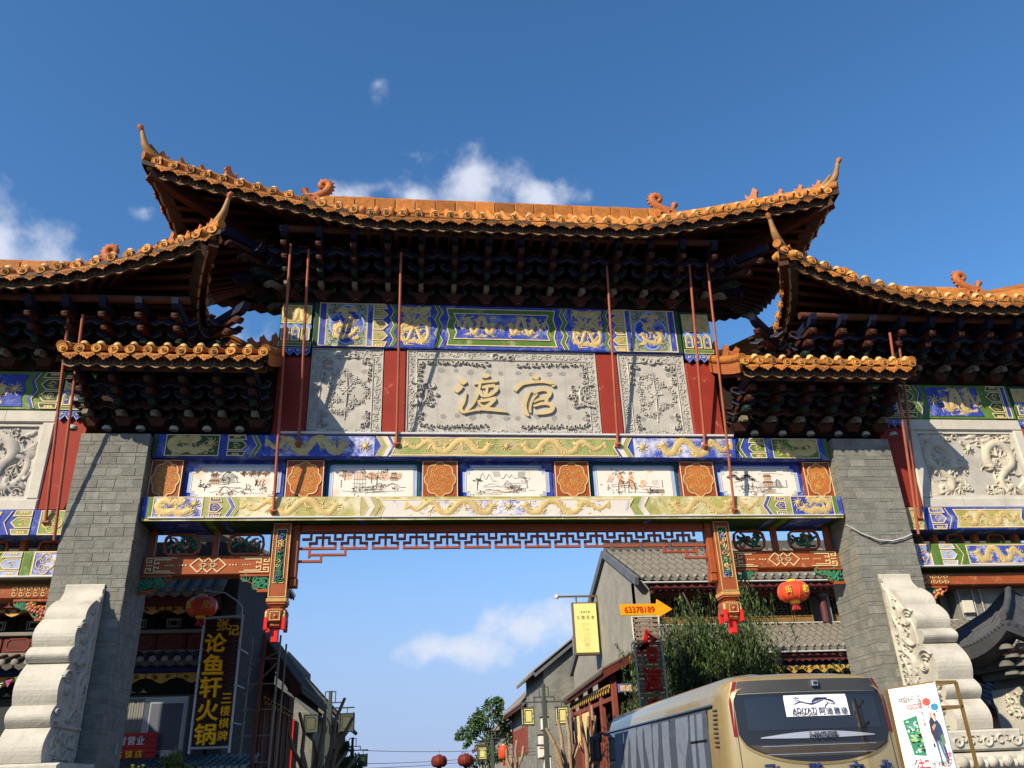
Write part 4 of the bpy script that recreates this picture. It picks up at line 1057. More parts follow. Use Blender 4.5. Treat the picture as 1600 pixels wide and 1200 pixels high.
def eave_run(roof_o, pts, out_fn, up, spacing, tiles=True, rng=None, rafter_in=1.2, rafters=True, vis=None):
    """tiles, fascia and rafters along one eave line"""
    fascia, rows = MB(), MB()
    n = len(pts)
    top, bot, bk = [], [], []
    for i, (p, t) in enumerate(pts):
        out = out_fn(p, t)
        if tiles:
            tl = up(p, .12)-p; M = frame_along(p+Vector((0,0,.03)), t, out)
            jit = T(rng.uniform(-.012, .012), rng.uniform(-.015, .015), rng.uniform(-.014, .014)) @ RZ(rng.uniform(-.12, .12)) @ RX(rng.uniform(-.14, .14)) @ RY(rng.uniform(-3, 3)) @ SC(*([rng.uniform(.94, 1.06)]*3))
            add_obj('round_tile', CAPM, roof_o, M @ jit)
            add_obj('nail_cover', KNOBM, roof_o, M @ T(rng.uniform(-.008,.008), .13, .125))
            if i < n-1:
                q = pts[i+1][0]; mid = (p+q)/2; M2 = frame_along(mid+Vector((0,0,-.035)), (q-p).normalized(), out)
                add_obj('drip_tile', DRIPM, roof_o, M2 @ RX(rng.uniform(-.16, .08)) @ RY(rng.uniform(-.06, .06)) @ SC((q-p).length/.25*.98, 1, 1))
        # barrel rows up the slope
        path = [up(p, k)+Vector((0,0,.06)) for k in (.03, .2, .4, .6, .8, 1.0)]
        rows.tube(path, .075, TILE, k=6, caps=False)
    # fascia with scalloped lower edge
    fin = []
    for i in range((n-1)*4+1):
        k = min(i//4, n-2); f = (i-4*k)/4
        p = pts[k][0].lerp(pts[k+1][0], f); t = pts[k][1].lerp(pts[k+1][1], f).normalized(); o = out_fn(p, t)
        fin.append((p, o, (0.0, .035, .06, .035)[i % 4]))
    rowt = [p-o*.10+Vector((0,0,-.055)) for p, o, s in fin]
    rowb = [p-o*.12+Vector((0,0,-.19-s)) for p, o, s in fin]
    rowb2 = [p-o*.16+Vector((0,0,-.19-s)) for p, o, s in fin]
    rowi = [p-o*.30+Vector((0,0,-.10)) for p, o, s in fin]
    fascia.grid([rowt, rowb], FASCIA, False); fascia.grid([rowb, rowb2, rowi], FASCIA, False)
    for i in range(len(fin)-1):      # pale lower edge and small fret relief
        a, b_ = rowb[i], rowb[i+1]; o = fin[i][1]
        fascia.add([a+o*.004+Vector((0,0,.018)), a+o*.006, b_+o*.006, b_+o*.004+Vector((0,0,.018))], [(0,1,2,3)], FASCIA_EDGE)
        fascia.add([a+o*.006, a-o*.03, b_-o*.03, b_+o*.006], [(0,1,2,3)], FASCIA_EDGE)
        c = (rowt[i]+rowb[i])/2+o*.012; tt = (b_-a).normalized()
        for dz, l in ((.035, .022), (-.005, .016), (-.03, .022)):
            if (i+int(dz*100)) % 3 != 1:
                fascia.add([c+tt*(-l)+Vector((0,0,dz)), c+tt*(-l)+Vector((0,0,dz-.008)), c+tt*l+Vector((0,0,dz-.008)), c+tt*l+Vector((0,0,dz))], [(0,1,2,3)], FASCIA_EDGE)
        if i % 2 == 0:
            fascia.add([c+tt*-.004+Vector((0,0,.035)), c+tt*-.004+Vector((0,0,-.04)), c+tt*.004+Vector((0,0,-.04)), c+tt*.004+Vector((0,0,.035))], [(0,1,2,3)], FASCIA_EDGE)
    fascia.build('fascia_board', roof_o)
    tag(rows.build('tile_rows', roof_o), kind='stuff')
def beast_mesh(m):
    b = MB(); fr = Fr((0, .04, 0), (1, 0, 0), (0, 0, 1))
    b.poly(fr, [(-.10,0),(.10,0),(.09,.06),(.11,.16),(.13,.17),(.12,.22),(.07,.25),(.05,.29),(.02,.24),(-.02,.17),(-.07,.12),(-.12,.15),(-.14,.21),(-.16,.15),(-.12,.05)], 0, .08, m, back=True)
    return b.mesh('roof_beast')
HORN = mat('horn_glaze', (.30,.155,.055), .55, var=.3, vscale=8, dirt=.3)
BEASTM = beast_mesh(TERRA)
def ridge_dragon(parent, x, y, z, s, sc=1.0, name='ridge_dragon'):
    """fish-tailed ridge ornament; the curl leans towards s (+1 = +x)"""
    b = MB(); fr = Fr((x, y, z), (1, 0, 0), (0, 0, 1))
    def q(pts): return [(s*a*sc, c*sc) for a, c in pts]
    body = q([(-.24,0),(.22,0),(.22,.14),(.10,.17),(.04,.22),(-.02,.27),(-.14,.27),(-.22,.18),(-.26,.08)])
    b.poly(fr, body, -.11, .11, TERRA, back=True)
    arm = [(-.10,.20),(.02,.26),(.14,.34),(.22,.44),(.24,.53),(.19,.60),(.11,.60),(.07,.54),(.10,.49),(.15,.50)]
    P, W = spline(np.array(q(arm)), np.array([.10,.10,.09,.085,.08,.075,.07,.06,.05,.035])*sc, 34)
    b.tube([fr.P(a, c, 0) for a, c in P], list(W), TERRA, 10)
    for i in range(2, 24, 2):
        a, c = P[i]; t = P[i+1]-P[i-1]; t = t/np.linalg.norm(t); nx, nz = (t[1], -t[0]) if s > 0 else (-t[1], t[0])
        b.tube([fr.P(a+nx*W[i]*.6, c+nz*W[i]*.6, 0), fr.P(a+nx*W[i]*1.45, c+nz*W[i]*1.45, 0)], [.04*sc, .012*sc], TERRA, 6)
    b.tube([fr.P(*q([(-.14,.24)])[0], 0), fr.P(*q([(-.19,.34)])[0], 0), fr.P(*q([(-.23,.42)])[0], 0)], [.055*sc, .045*sc, .075*sc], TERRA, 8)
    for sd in (-1, 1):
        r = random.Random(3)
        f2 = Fr((x, y-.11 if sd > 0 else y+.11, z), (1 if sd > 0 else -1, 0, 0), (0, 0, 1)); k = s*(1 if sd > 0 else -1)
        for pts in (curl(-.1*k*sc, .14*sc, .10*sc, 0, 1.2, k), curl(.10*k*sc, .08*sc, .07*sc, 1, 1.1, -k)): b.stroke(f2, pts, .035*sc, .03, TERRA)
        b.stroke(f2, [(-.24*k*sc, .03*sc), (0, .02*sc), (.22*k*sc, .03*sc)], .03*sc, .02, TERRA)
    return b.build(name, parent)

def hip_roof(label_name, roof, br_H, br_P, br_z, br_sp, spacing, wall_half, seed, ridge_orn, sides=(-1, 1), tilesides=(-1, 1), rods=()):
    cx, yc, D0, Dt, Xs, Xt, z0, zt, x0, pw, ridge, zr = roof
    front, back, side, up = loft(roof)
    r = random.Random(seed)
    # roof deck (top) and soffit, closed at the eaves
    loop = [front(-Xt+2*Xt*i/60) for i in range(61)] + [side(-1+2*i/24, 1) for i in range(1, 25)] + [back(Xt-2*Xt*i/60) for i in range(1, 61)] + [side(1-2*i/24, -1) for i in range(1, 25)]
    top = [[up(p, k)+Vector((0,0,-.01)) for p in loop] for k in (0, .15, .3, .5, .75, 1)]
    sh = MB(); sh.grid(top, TILE, True, flip=False)
    def inset(p, k): q = up(p, k); return Vector((q.x, q.y, p.z+(q.z-p.z)*.30+.02))
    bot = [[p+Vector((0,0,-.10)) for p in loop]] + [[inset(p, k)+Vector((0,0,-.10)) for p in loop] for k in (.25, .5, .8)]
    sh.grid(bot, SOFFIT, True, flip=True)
    sh.grid([[p+Vector((0,0,-.01)) for p in loop], bot[0]], FASCIA, False, flip=True)
    ro = sh.build(label_name, GATE)
    fo = lambda p, t: Vector((0, -1, 0))
    fp = arc_points(front, -Xt*.965, Xt*.965, spacing)
    def fout(p, t):
        o = Vector((t.y, -t.x, 0)).normalized()
        return o if o.y < 0 else -o
    eave_run(ro, fp, fout, up, spacing, True, r)
    def mkside(s):
        def out(p, t):
            o = Vector((t.y, -t.x, 0)).normalized(); return o if o.x*s > 0 else -o
        return out
    for s in sides:
        sp = arc_points(lambda t: side(t, s), -.93, .93, spacing)
        eave_run(ro, sp, mkside(s), up, spacing, s in tilesides, r)
    bp = arc_points(back, -Xt*.985, Xt*.985, spacing)
    eave_run(ro, bp, lambda p, t: -fout(p, t), up, spacing, False, r)
    # rafters
    def raft(p, out, ln, fan=None):
        q = p-out*.16+Vector((0,0,-.15)); d = (-out if fan is None else fan)
        e = q+d*ln; e.z += ln*.16
        v = e-q; M = Matrix.Translation(q) @ v.to_track_quat('Z', 'Y').to_matrix().to_4x4() @ SC(1, 1, v.length)
        add_obj('rafter', RAFM, ro, M)
    for p, t in arc_points(front, -Xt*.97, Xt*.97, .26):
        x = p.x-cx
        fan = None
        if abs(x) > x0+.4:
            tgt = Vector((cx+math.copysign(x0+.4, x), yc, p.z)); fan = (tgt-p); fan.z = 0; fan.normalize()
        raft(p, Vector((0,-1,0)), 1.5, fan)
    for s in sides:
        for p, t in arc_points(lambda t: side(t, s), -.9, .9, .26):
            tgt = Vector((cx+s*(x0+.2), yc+(p.y-yc)*.35, p.z)); fan = tgt-p; fan.z = 0; fan.normalize()
            raft(p, Vector((s,0,0)), 1.7, fan)
    # corner beams, hip ridges, horns and little beasts
    for s in (-1, 1):
        tip = side(-1, s)
        c = MB(); c.bar(tip+Vector((-s*.12,.12,-.22)), Vector((cx+s*(wall_half-.3), yc-.2, z0-.12)), .17, .22, DG_RED); c.build('corner_beam', ro)
        hp = MB(); path = [up(tip, k)+Vector((0,0,.10)) for k in (.0, .1, .25, .45, .7, 1.0)]
        hp.tube(path, [.085,.09,.10,.11,.11,.11], TILE, 8); hp.build('hip_ridge', ro)
        d = (tip-up(tip, .3)); d.z = 0; d.normalize()
        h = MB(); hb = tip+Vector((0,0,.05))-d*.40
        pts = [hb, hb+d*.22+Vector((0,0,.10)), hb+d*.38+Vector((0,0,.24)), hb+d*.46+Vector((0,0,.42)), hb+d*.51+Vector((0,0,.58))]
        P, W = spline(np.array([list(p) for p in pts]), np.array([.10,.09,.07,.048,.036]), 14)
        h.tube([Vector(p) for p in P], list(W), HORN, 8)
        e = pts[-1]; h.tube([e+Vector((0,0,-.03)), e+d*.03+Vector((0,0,.03)), e+d*.07+Vector((0,0,.06))], [.04, .058, .03], TERRA, 8)
        h.tube([hb+d*.0+Vector((0,0,.1)), hb+d*.18+Vector((0,0,.21)), hb+d*.32+Vector((0,0,.34))], [.05,.04,.022], HORN, 6)
        h.build('eave_horn', ro)
        for k in (.10, .20, .31):
            p = up(tip, k); a = math.atan2(d.y, d.x)
            add_obj('roof_beast', BEASTM, ro, T(p.x, p.y, p.z+.16) @ RZ(a) @ SC(.6, .6, .62))
        p = up(tip, .46); add_obj('roof_beast', BEASTM, ro, T(p.x, p.y, p.z+.16) @ RZ(math.atan2(d.y, d.x)) @ SC(.95, .95, 1.15))
    # main ridge
    L = 2*ridge; n = round(L/.42)
    b = MB(); b.bbox(-L/n*.494, L/n*.494, -.10, .10, -.02, .25, TILE, c=.02); b.lathe([(.07, -L/n*.494), (.07, L/n*.494)], (0, 0, .27), TILE, 8, axis='x'); bm = b.mesh('ridge_tile')
    for i in range(n):
        add_obj('ridge_tile', bm, ro, T(cx-ridge+(i+.5)*L/n, yc, zr+r.uniform(-.006, .006)) @ RZ(r.uniform(-.01, .01)))
    b = MB(); b.bbox(cx-ridge, cx+ridge, yc-.16, yc+.16, zr-.14, zr-.03, TILE, c=.02); b.build('ridge_base', ro)
    for s, face in ridge_orn: ridge_dragon(ro, cx+s*(ridge-.02), yc, zr+.03, face, 1.1)
    # brackets, purlin and board behind them
    bm = bracket_mesh(br_H, br_P, br_sp)
    n = int(2*wall_half/br_sp)
    for i in range(n+1):
        x = cx+(i-n/2)*br_sp
        add_obj('bracket_set', bm, ro, T(x, -.06, br_z))
    for s in sides:
        for y in (.45,):
            add_obj('bracket_set', bm, ro, T(cx+s*(wall_half+.02), y, br_z) @ RZ(s*math.pi/2))
        add_obj('bracket_set', bm, ro, T(cx+s*(wall_half-.05), -.02, br_z) @ RZ(s*math.pi/4) @ SC(1.1, 1.35, 1))
    pu = MB(); pu.tube([(cx-wall_half-.1, -.06-br_P+.06, br_z+br_H+.20), (cx+wall_half+.1, -.06-br_P+.06, br_z+br_H+.20)], .07, TIMBER, 10); pu.build('eave_purlin', ro)
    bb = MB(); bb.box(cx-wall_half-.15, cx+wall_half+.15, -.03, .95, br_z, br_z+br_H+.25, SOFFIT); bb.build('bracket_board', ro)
    return ro
#            cx   yc  D0  Dt   Xs   Xt   z0    zt    x0  pw  ridge  zr
MAIN =      (0, .45, 2.0, 2.32, 6.15, 6.55, 11.42, 12.20, 2.5, 1.12, 3.85, 13.03)
hip_roof('main_roof', MAIN, .72, 1.12, 10.43, .63, .30, 4.1, 17, [(-1, 1), (1, -1)], tilesides=(-1, 1))
for s in (-1, 1):
    W = (s*9.1, .45, 2.0, 2.34, 3.55, 4.08, 9.93, 10.74, .6, 1.55, 1.55, 11.17)
    hip_roof('side_roof', W, .68, 1.10, 8.87, .60, .285, 3.4, 30+s, [(-1, -1 if s < 0 else 1), (1, -1)] if s > 0 else [(-1, 1), (1, -1)], sides=(-1, 1), tilesides=(-s,))
# --- small lean-to roofs over the piers
def pent_roof(s):
    x0, x1 = sorted((s*4.12, s*7.42)); r = random.Random(60+s)
    ye, ze, yr, zr = -1.45, 8.55, .12, 9.36
    def up(p, t): return Vector((p.x, p.y+(yr-ye)*t, p.z+(zr-ze)*(.7*t+.3*t*t)))
    d = MB(); N = 8
    rows = [[Vector((x0+(x1-x0)*i/10, ye+(yr-ye)*k/N, up(Vector((0,ye,ze)), k/N).z)) for i in range(11)] for k in range(N+1)]
    d.grid(rows, TILE, True, flip=False)
    d.grid([[p+Vector((0,0,-.10)) for p in rw] for rw in rows], SOFFIT, True, flip=True)
    for sd in (0, -1): d.grid([[rw[sd] for rw in rows], [rw[sd]+Vector((0,0,-.10)) for rw in rows]], FASCIA, False)
    ro = d.build('pier_roof', GATE)
    pts = [(Vector((x0+.06+(x1-x0-.12)*i/12, ye, ze+r.uniform(-.012, .012))), Vector((1,0,0))) for i in range(13)]
    eave_run(ro, pts, lambda p, t: Vector((0,-1,0)), up, .27, True, r)
    for xx in (x0+.03, x1-.03):            # verge tiles
        b = MB(); b.tube([up(Vector((xx, ye, ze)), k)+Vector((0,0,.09)) for k in (0, .25, .5, .75, 1)], .085, TILE, 8); b.build('verge_tile', ro)
        b = MB(); P = [up(Vector((xx, ye, ze)), k) for k in (0.04, .25, .5, .75, 1)]
        sg = -1 if xx == x0+.03 else 1
        b.grid([[p+Vector((sg*.05,0,.03)) for p in P], [p+Vector((sg*.05,0,-.2)) for p in P]], TERRA, False); b.build('bargeboard', ro)
    b = MB(); b.bbox(x0, x1, .0, .3, 9.30, 9.48, TILE, c=.03); b.build('ridge_base', ro)
    for k in range(3):
        xx = s*(4.25+.22*k); add_obj('roof_beast', BEASTM, ro, T(xx, .05, 9.47) @ RZ(0 if s > 0 else math.pi) @ SC(.9, .9, 1.1-.2*k))
    bm = bracket_mesh(.62, 1.02, .56)
    for i in range(6):
        add_obj('bracket_set', bm, ro, T(s*(4.42+.555*i), -.12, 7.72))
    pu = MB(); pu.tube([(x0+.05, -1.12, 8.42), (x1-.05, -1.12, 8.42)], .07, TIMBER, 10); pu.build('eave_purlin', ro)
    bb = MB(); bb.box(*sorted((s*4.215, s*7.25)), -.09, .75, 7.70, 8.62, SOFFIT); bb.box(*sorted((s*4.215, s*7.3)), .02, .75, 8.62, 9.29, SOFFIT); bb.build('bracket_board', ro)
    for i in range(12):
        q = Vector((x0+.15+(x1-x0-.3)*i/11, ye+.16, ze-.14)); e = Vector((q.x, -.1, ze+.38)); v = e-q
        add_obj('rafter', RAFM, ro, Matrix.Translation(q) @ v.to_track_quat('Z','Y').to_matrix().to_4x4() @ SC(1,1,v.length))
    for i in range(6):
        b = MB(); b.lathe([(.07,0),(.08,.03),(.06,.07),(0,.08)], (s*(4.70+.555*i), -.2, 7.665), CAP_GREY, 10); b.build('beam_peg', ro)
for s in (-1, 1): pent_roof(s)
for i in range(12):
    b = MB(); b.lathe([(.06,0),(.07,.03),(.05,.06),(0,.07)], (-3.45+.63*i, -.12, 10.425), CAP_GREY, 10); b.build('beam_peg', GATE)
# --- iron stay rods
for x, zf, yt in ((-3.68,7.41,-.9),(-1.97,7.42,-.9),(2.06,7.44,-.72),(3.71,7.41,-.8),(-3.99,6.17,-1.05),(4.06,6.17,-.85)):
    yb = YB if zf > 7 else YB2
    b = MB(); b.tube([(x, yb-.03, zf+.03), (x+.01*(1 if x < 0 else -1), yt, 11.05)], .025, ROD, 8)
    b.tube([(x, yb, zf), (x, yb-.05, zf+.05)], .055, ROD, 8); b.tube([(x-.05, yb-.035, zf+.03), (x+.05, yb-.035, zf+.03)], .022, ROD, 6); b.build('stay_rod', GATE)
# ------------------------------------------------------------------ side bays
def side_bay(s):
    def X(a, b): return tuple(sorted((s*a, s*b)))
    fr = WALL(-.04)
    cw = MB(); cw.box(*X(7.3, 10.94), .12, .9, 4.9+1.0, 10.2, TIMBER); cw.build('core_wall', GATE)
    for a, b in ((7.30, 7.84), (10.36, 10.94)):
        c = MB(); c.bbox(*X(a, b), -.02, .3, 6.28, 7.98, RED, c=.03); c.build('red_column', GATE)
    # marble frame and dragon relief
    u0, u1 = X(7.86, 10.35); m = MB()
    v0, v1 = 6.285, 8.10
    m.box(u0, u1, .06, .14, v0, v1, STONE); po = m.build('marble_plaque', GATE)
    def frame_side(a, b, c, d, d_, m_=MARBLE, y=0.0):
        q = MB(); q.bbox(a, b, y-d_, .10, c, d, m_, c=.02); return q
    w = .20
    for k, (a, b, c, d) in enumerate(((u0, u1, v1-w*1.15, v1), (u0, u1, v0, v0+w), (u0, u0+w, v0+w, v1-w*1.15), (u1-w, u1, v0+w, v1-w*1.15))):
        q = frame_side(a, b, c, d, .03)
        q.build('marble_frame', po)
    q = MB()
    a0, a1, c0, c1 = u0+w, u1-w, v0+w, v1-w*1.15
    F0 = WALL(.06)
    q.ring(F0, R4(a0+.03, a1-.03, c0+.03, c1-.03), .06, 0, .045, MARBLE)
    q.build('marble_moulding', po)
    g = MB(); r = random.Random(500+s); cx, cz = (a0+a1)/2, (c0+c1)/2
    CS = CREAM_STONE if s > 0 else STONE
    def q2(x, y): return (cx+s*x*(a1-a0)/2, cz+y*(c1-c0)/2)
    def st(pts, w_, h=.06): g.stroke(F0, [q2(*p) for p in pts], w_, h, CS)
    if s < 0:     # a rearing beast with clouds
        BD = [(.10,.62),(.06,.40),(.16,.20),(.34,.14),(.46,.28),(.40,.46),(.30,.58),(.38,.76),(.56,.84),(.70,.74),(.74,.60)]
        m_ = a0+(a1-a0)*.42; dragon(g, F0, m_, a1-.05, c0+.05, c1-.05, CS, .075, 0, random.Random(15), True, wk=.50, body=BD)
        dragon(g, F0, a0+.05, m_-.05, c0+.05, c1-.05, CS, .075, 0, random.Random(16), False, wk=.42, body=BD)
        for x, y in ((-.72,.55),(-.60,.72),(-.88,.40),(-.3,-.2),(-.8,-.82),(-.55,-.85),(-.3,-.85),(.1,.6),(.4,.7),(.6,.1),(.5,-.7),(-.85,.0)):
            g.stroke(F0, curl(*q2(x, y), .085, r.uniform(0, 6), 1.0, r.choice((-1, 1))), .038, .05, CS); st([(x, y), (x-.02, y-.14), (x-.08, y-.24)], [.06,.045,.01], .04)
    else:
        m_ = (a0+a1)/2
        BD = [(.18,.06),(.30,.16),(.44,.10),(.50,.26),(.34,.40),(.16,.52),(.16,.72),(.36,.84),(.58,.76),(.66,.58),(.60,.46)]
        dragon(g, F0, a0+.04, m_-.02, c0+.05, c1-.05, CS, .07, 0, random.Random(5), False, wk=.42, body=BD)
        dragon(g, F0, m_+.02, a1-.04, c0+.05, c1-.05, CS, .07, 0, random.Random(6), True, wk=.42, body=BD)
        for k in range(16):
            x, y = r.uniform(-.88,.88), r.choice((r.uniform(-.9,-.7), r.uniform(.5,.85), r.uniform(-.5,.4)))
            g.stroke(F0, curl(*q2(x, y), r.uniform(.04,.07), r.uniform(0, 6), 1.0, r.choice((-1, 1))), .028, .04, CS)
        star(g, F0, *q2(.02,.45), .12, CS, .05, 0, r)
    g.build('carved_dragon', po)
    jn = MB()
    for x in (u0+.8, u0+1.65): jn.box(x-.004, x+.004, -.032, .02, v1-w*1.1, v1-.01, INK_GREY); jn.box(x-.004, x+.004, -.032, .02, v0+.01, v0+w, INK_GREY)
    jn.build('slab_joint', po)
    # frieze above
    z0, z1 = 8.13, 8.82
    q = MB(); q.bbox(*X(7.86, 10.30), -.04, .12, 8.105, 8.85, GREEN, c=.01); fz = q.build('painted_frieze', GATE)
    hexcol(fz, fr, *X(7.90, 8.22), z0, z1, 3, GREEN_DK, GOLD, s < 0, h0=.002)
    zigzags(fz, fr, s*8.30, z0, z1, [BLUE], .06, .04, 4, s)
    u0b, u1b = X(8.46, 9.62)
    b = MB(); b.poly(fr, [(u0b,z0+.03),(u1b,z0+.03),(u1b-.05,z0+.2),(u1b,(z0+z1)/2),(u1b-.05,z1-.2),(u1b,z1-.04),(u0b,z1-.04),(u0b+.05,z1-.2),(u0b,(z0+z1)/2),(u0b+.05,z0+.2)], .002, .010, BLUE); b.build('painted_panel', fz)
    gold_dragon(fz, fr, u0b+.3*(s > 0), u1b-.3*(s < 0), z0+.05, z1-.05, s > 0, 601+s, h0=.010, wk=.5)
    pearl(fz, fr, (u0b+.18) if s > 0 else (u1b-.18), (z0+z1)/2+.03, .14, 4, h0=.010)
    hexcol(fz, fr, *X(9.78, 10.08), z0, z1, 3, GREEN_DK, GOLD, s > 0, h0=.002)
    painted(fz, fr, BLUE, R4(*X(10.12, 10.22), z0, z1), edge=GOLD_PALE)
    drop_block(GATE, *X(10.32, 10.92), 8.08, 8.84, -.06, s, 620+s)
    drop_block(GATE, *X(7.30, 7.84), 8.08, 8.84, -.06, s, 630+s)
    # tie beams below
    BM = tie_beam(5.84, 6.275, -.10, .8, BLUE, x0=X(7.285, 10.94)[0], x1=X(7.285, 10.94)[1]); f1 = WALL(-.10); z0, z1 = 5.86, 6.255
    a, b_ = X(7.32, 7.72)
    painted(BM, f1, GREEN_FADE, R4(a, b_, z0, z1), edge=GOLD_PALE)
    e = MB(); e.ring(f1, lobed((a+b_)/2, (z0+z1)/2, .15, .17, 4, .16), .016, .006, .016, GOLD)
    for k in (-1, 1):
        e.stroke(f1, curl((a+b_)/2+.04*k, (z0+z1)/2+.06, .05, 0, 1.1, k), .016, .014, GOLD, h0=.006); e.stroke(f1, curl((a+b_)/2+.04*k, (z0+z1)/2-.06, .05, 0, 1.1, -k), .016, .014, GOLD, h0=.006)
    e.build('gilt_scroll', BM)
    hexcol(BM, f1, *X(7.86, 8.16), z0, z1, 2, GREEN_FADE if s < 0 else BLUE_PEEL, GOLD, s < 0, h0=.002)
    zigzags(BM, f1, s*8.22, z0, z1, [BLUE], .06, .05, 2, s)
    u0b, u1b = X(8.34, 9.72)
    painted(BM, f1, GREEN_GOLD, [(u0b,z0+.03),(u1b,z0+.03),(u1b-.06,(z0+z1)/2),(u1b,z1-.03),(u0b,z1-.03),(u0b+.06,(z0+z1)/2)], edge=GOLD_PALE)
    gold_dragon(BM, f1, u0b+.1, u1b-.1, z0+.04, z1-.05, s > 0, 640+s, m=GOLD)
    hexcol(BM, f1, *X(9.86, 10.14), z0, z1, 2, GREEN_FADE, GOLD, s > 0, h0=.002); painted(BM, f1, BLUE, R4(*X(10.2, 10.3), z0, z1))
    BM2 = tie_beam(5.17, 5.60, -.06, .7, GREEN if s > 0 else GREEN_FADE, x0=X(7.285, 10.94)[0], x1=X(7.285, 10.94)[1]); f2 = WALL(-.06); z0, z1 = 5.20, 5.58
    a, b_ = X(7.34, 7.70); painted(BM2, f2, BLUE_PEEL, R4(a, b_, z0, z1), edge=GOLD_PALE)
    e = MB(); e.ring(f2, lobed((a+b_)/2, (z0+z1)/2, .14, .165, 4, .16), .016, .006, .016, GOLD)
    for k in (-1, 1):
        e.stroke(f2, curl((a+b_)/2+.045*k, (z0+z1)/2+.05, .05, 0, 1.1, k), .018, .014, GOLD, h0=.006); e.stroke(f2, curl((a+b_)/2+.045*k, (z0+z1)/2-.06, .05, 0, 1.1, -k), .018, .014, GOLD, h0=.006)
    e.build('gilt_scroll', BM2)
    painted(BM2, f2, GREEN, R4(*X(7.74, 7.86), z0, z1)); hexcol(BM2, f2, *X(7.90, 8.2), z0, z1, 2, mat('pale_blue_border', (.30,.38,.62), .6, var=.2), GOLD, s < 0, h0=.002)
    zigzags(BM2, f2, s*8.28, z0, z1, [GREEN], .08, .05, 2, s)
    u0b, u1b = X(8.42, 9.70); painted(BM2, f2, BLUE_PALE if s < 0 else BLUE_PEEL, R4(u0b, u1b, z0+.02, z1-.02), edge=GOLD_PALE)
    gold_dragon(BM2, f2, u0b+.05, u1b-.05, z0+.04, z1-.04, s > 0, 650+s)
    painted(BM2, f2, GREEN, R4(*X(9.78, 9.9), z0, z1))
    lt = MB(); lt.bbox(*X(7.3, 10.9), -.11, -.055, 5.165, 5.195, WHITE_STRIP, c=.008); lt.build('light_tube', BM2)
    # blocks in the gap between the beams
    for k in range(4): openwork(GATE, s*(7.62+.82*k), 5.72, .15, .105, .25, 700+k+s, dark=True)
    for k in range(3):
        p = MB(); p.bbox(*X(7.98+.82*k, 8.07+.82*k), .15, .3, 5.60, 5.84, ORANGE_RED, c=.01); p.build('strut', GATE)
    # red beam and carved corner below
    rb = tie_beam(4.86, 5.08, .05, .35, ORANGE_RED, 'red_beam', *X(7.285, 10.94)); f3 = WALL(.05); e = MB(); r = random.Random(8)
    for k in range(9):
        x = 7.50+.11*k if k < 5 else 9.0+.11*k
        for d in (-1, 1): e.stroke(f3, curl(s*x, 4.97+.035*d, .045, 0, 1.1, d), .018, .012, GOLD, h0=.002)
    e.build('gilt_scroll', rb)
    corner(GATE, s*7.30, 4.85, .10, s, .62, .34, flowers=True, seed=31+s)
def openwork(parent, x, z, rx, rz, y, seed, dark=False):
    """a small pierced carving in a lobed frame"""
    r = random.Random(seed); fr = WALL(y); b = MB()
    pts = [(x-rx,z-rz*.7),(x-rx*.75,z-rz),(x+rx*.75,z-rz),(x+rx,z-rz*.7),(x+rx*1.08,z),(x+rx,z+rz*.7),(x+rx*.75,z+rz),(x-rx*.75,z+rz),(x-rx,z+rz*.7),(x-rx*1.08,z)]
    b.stroke(fr, pts+[pts[0]], .035, .06, ORANGE_RED, curve=False, flat=True)
    o = b.build('openwork_carving', parent); c = MB()
    for i in range(13):
        u, v = x+r.uniform(-.75,.75)*rx, z+r.uniform(-.7,.7)*rz
        m = r.choice((CARVE_GREEN, CARVE_DARK, CARVE_DARK, CARVE_PINK) if not dark else (CARVE_DARK, CARVE_DARK, TIMBER))
        c.stroke(fr, curl(u, v, r.uniform(.05,.09)*rx/.27+.02, r.uniform(0,6.28), r.uniform(.5,.9), r.choice((-1,1)), 8), [.03]*2+[.05]*4+[.03]*2, .05, m)
    c.stroke(fr, [(x-rx*.9,z-rz*.3),(x-rx*.3,z+rz*.3),(x+rx*.3,z-rz*.2),(x+rx*.9,z+rz*.4)], .05, .04, CARVE_DARK if dark else CARVE_GREEN)
    c.stroke(fr, [(x-rx*.8,z+rz*.6),(x,z-rz*.5),(x+rx*.8,z-rz*.6)], .04, .04, CARVE_DARK)
    c.build('pierced_scroll', o); return o
def corner(parent, x, z, y, s, w, h, flowers=False, seed=1):
    """carved wing bracket in the corner between post and beam; runs from x towards s, hangs from z"""
    r = random.Random(seed); fr = WALL(y)
    b = MB(); b.stroke(fr, [(x+s*w, z-.02), (x+s*w*.92, z-h*.28), (x+s*w*.6, z-h*.5), (x+s*w*.42, z-h*.85), (x+s*.02, z-h*.97)], .03, .06, ORANGE_RED)
    b.fbox(fr, *sorted((x, x+s*w)), z-.035, z, 0, .07, ORANGE_RED); b.fbox(fr, *sorted((x, x+s*w*.4)), z-h, z-h+.05, 0, .07, ORANGE_RED)
    o = b.build('corner_bracket', parent); c = MB()
    for i in range(16):
        t = r.random(); u = x+s*w*(.06+.8*t); v = z-.05-r.random()*(h*.85*(1-t)**.8)
        c.stroke(fr, curl(u, v, r.uniform(.05,.09), r.uniform(0,6.28), 1.0, r.choice((-1,1)), 9), [.04]*9, .06, CARVE_GREEN)
    if flowers:
        for i in range(5):
            t = r.random(); u = x+s*w*(.1+.7*t); v = z-.1-r.random()*(h*.6*(1-t))
            for k in range(5): c.blob(fr, u+.045*math.cos(k*1.257), v+.045*math.sin(k*1.257), .04, .10, r.choice((CARVE_PINK, mat('carving_orange', (.50,.19,.06), .6))))
    c.build('carved_leaves', o); return o
for s in (-1, 1): side_bay(s)
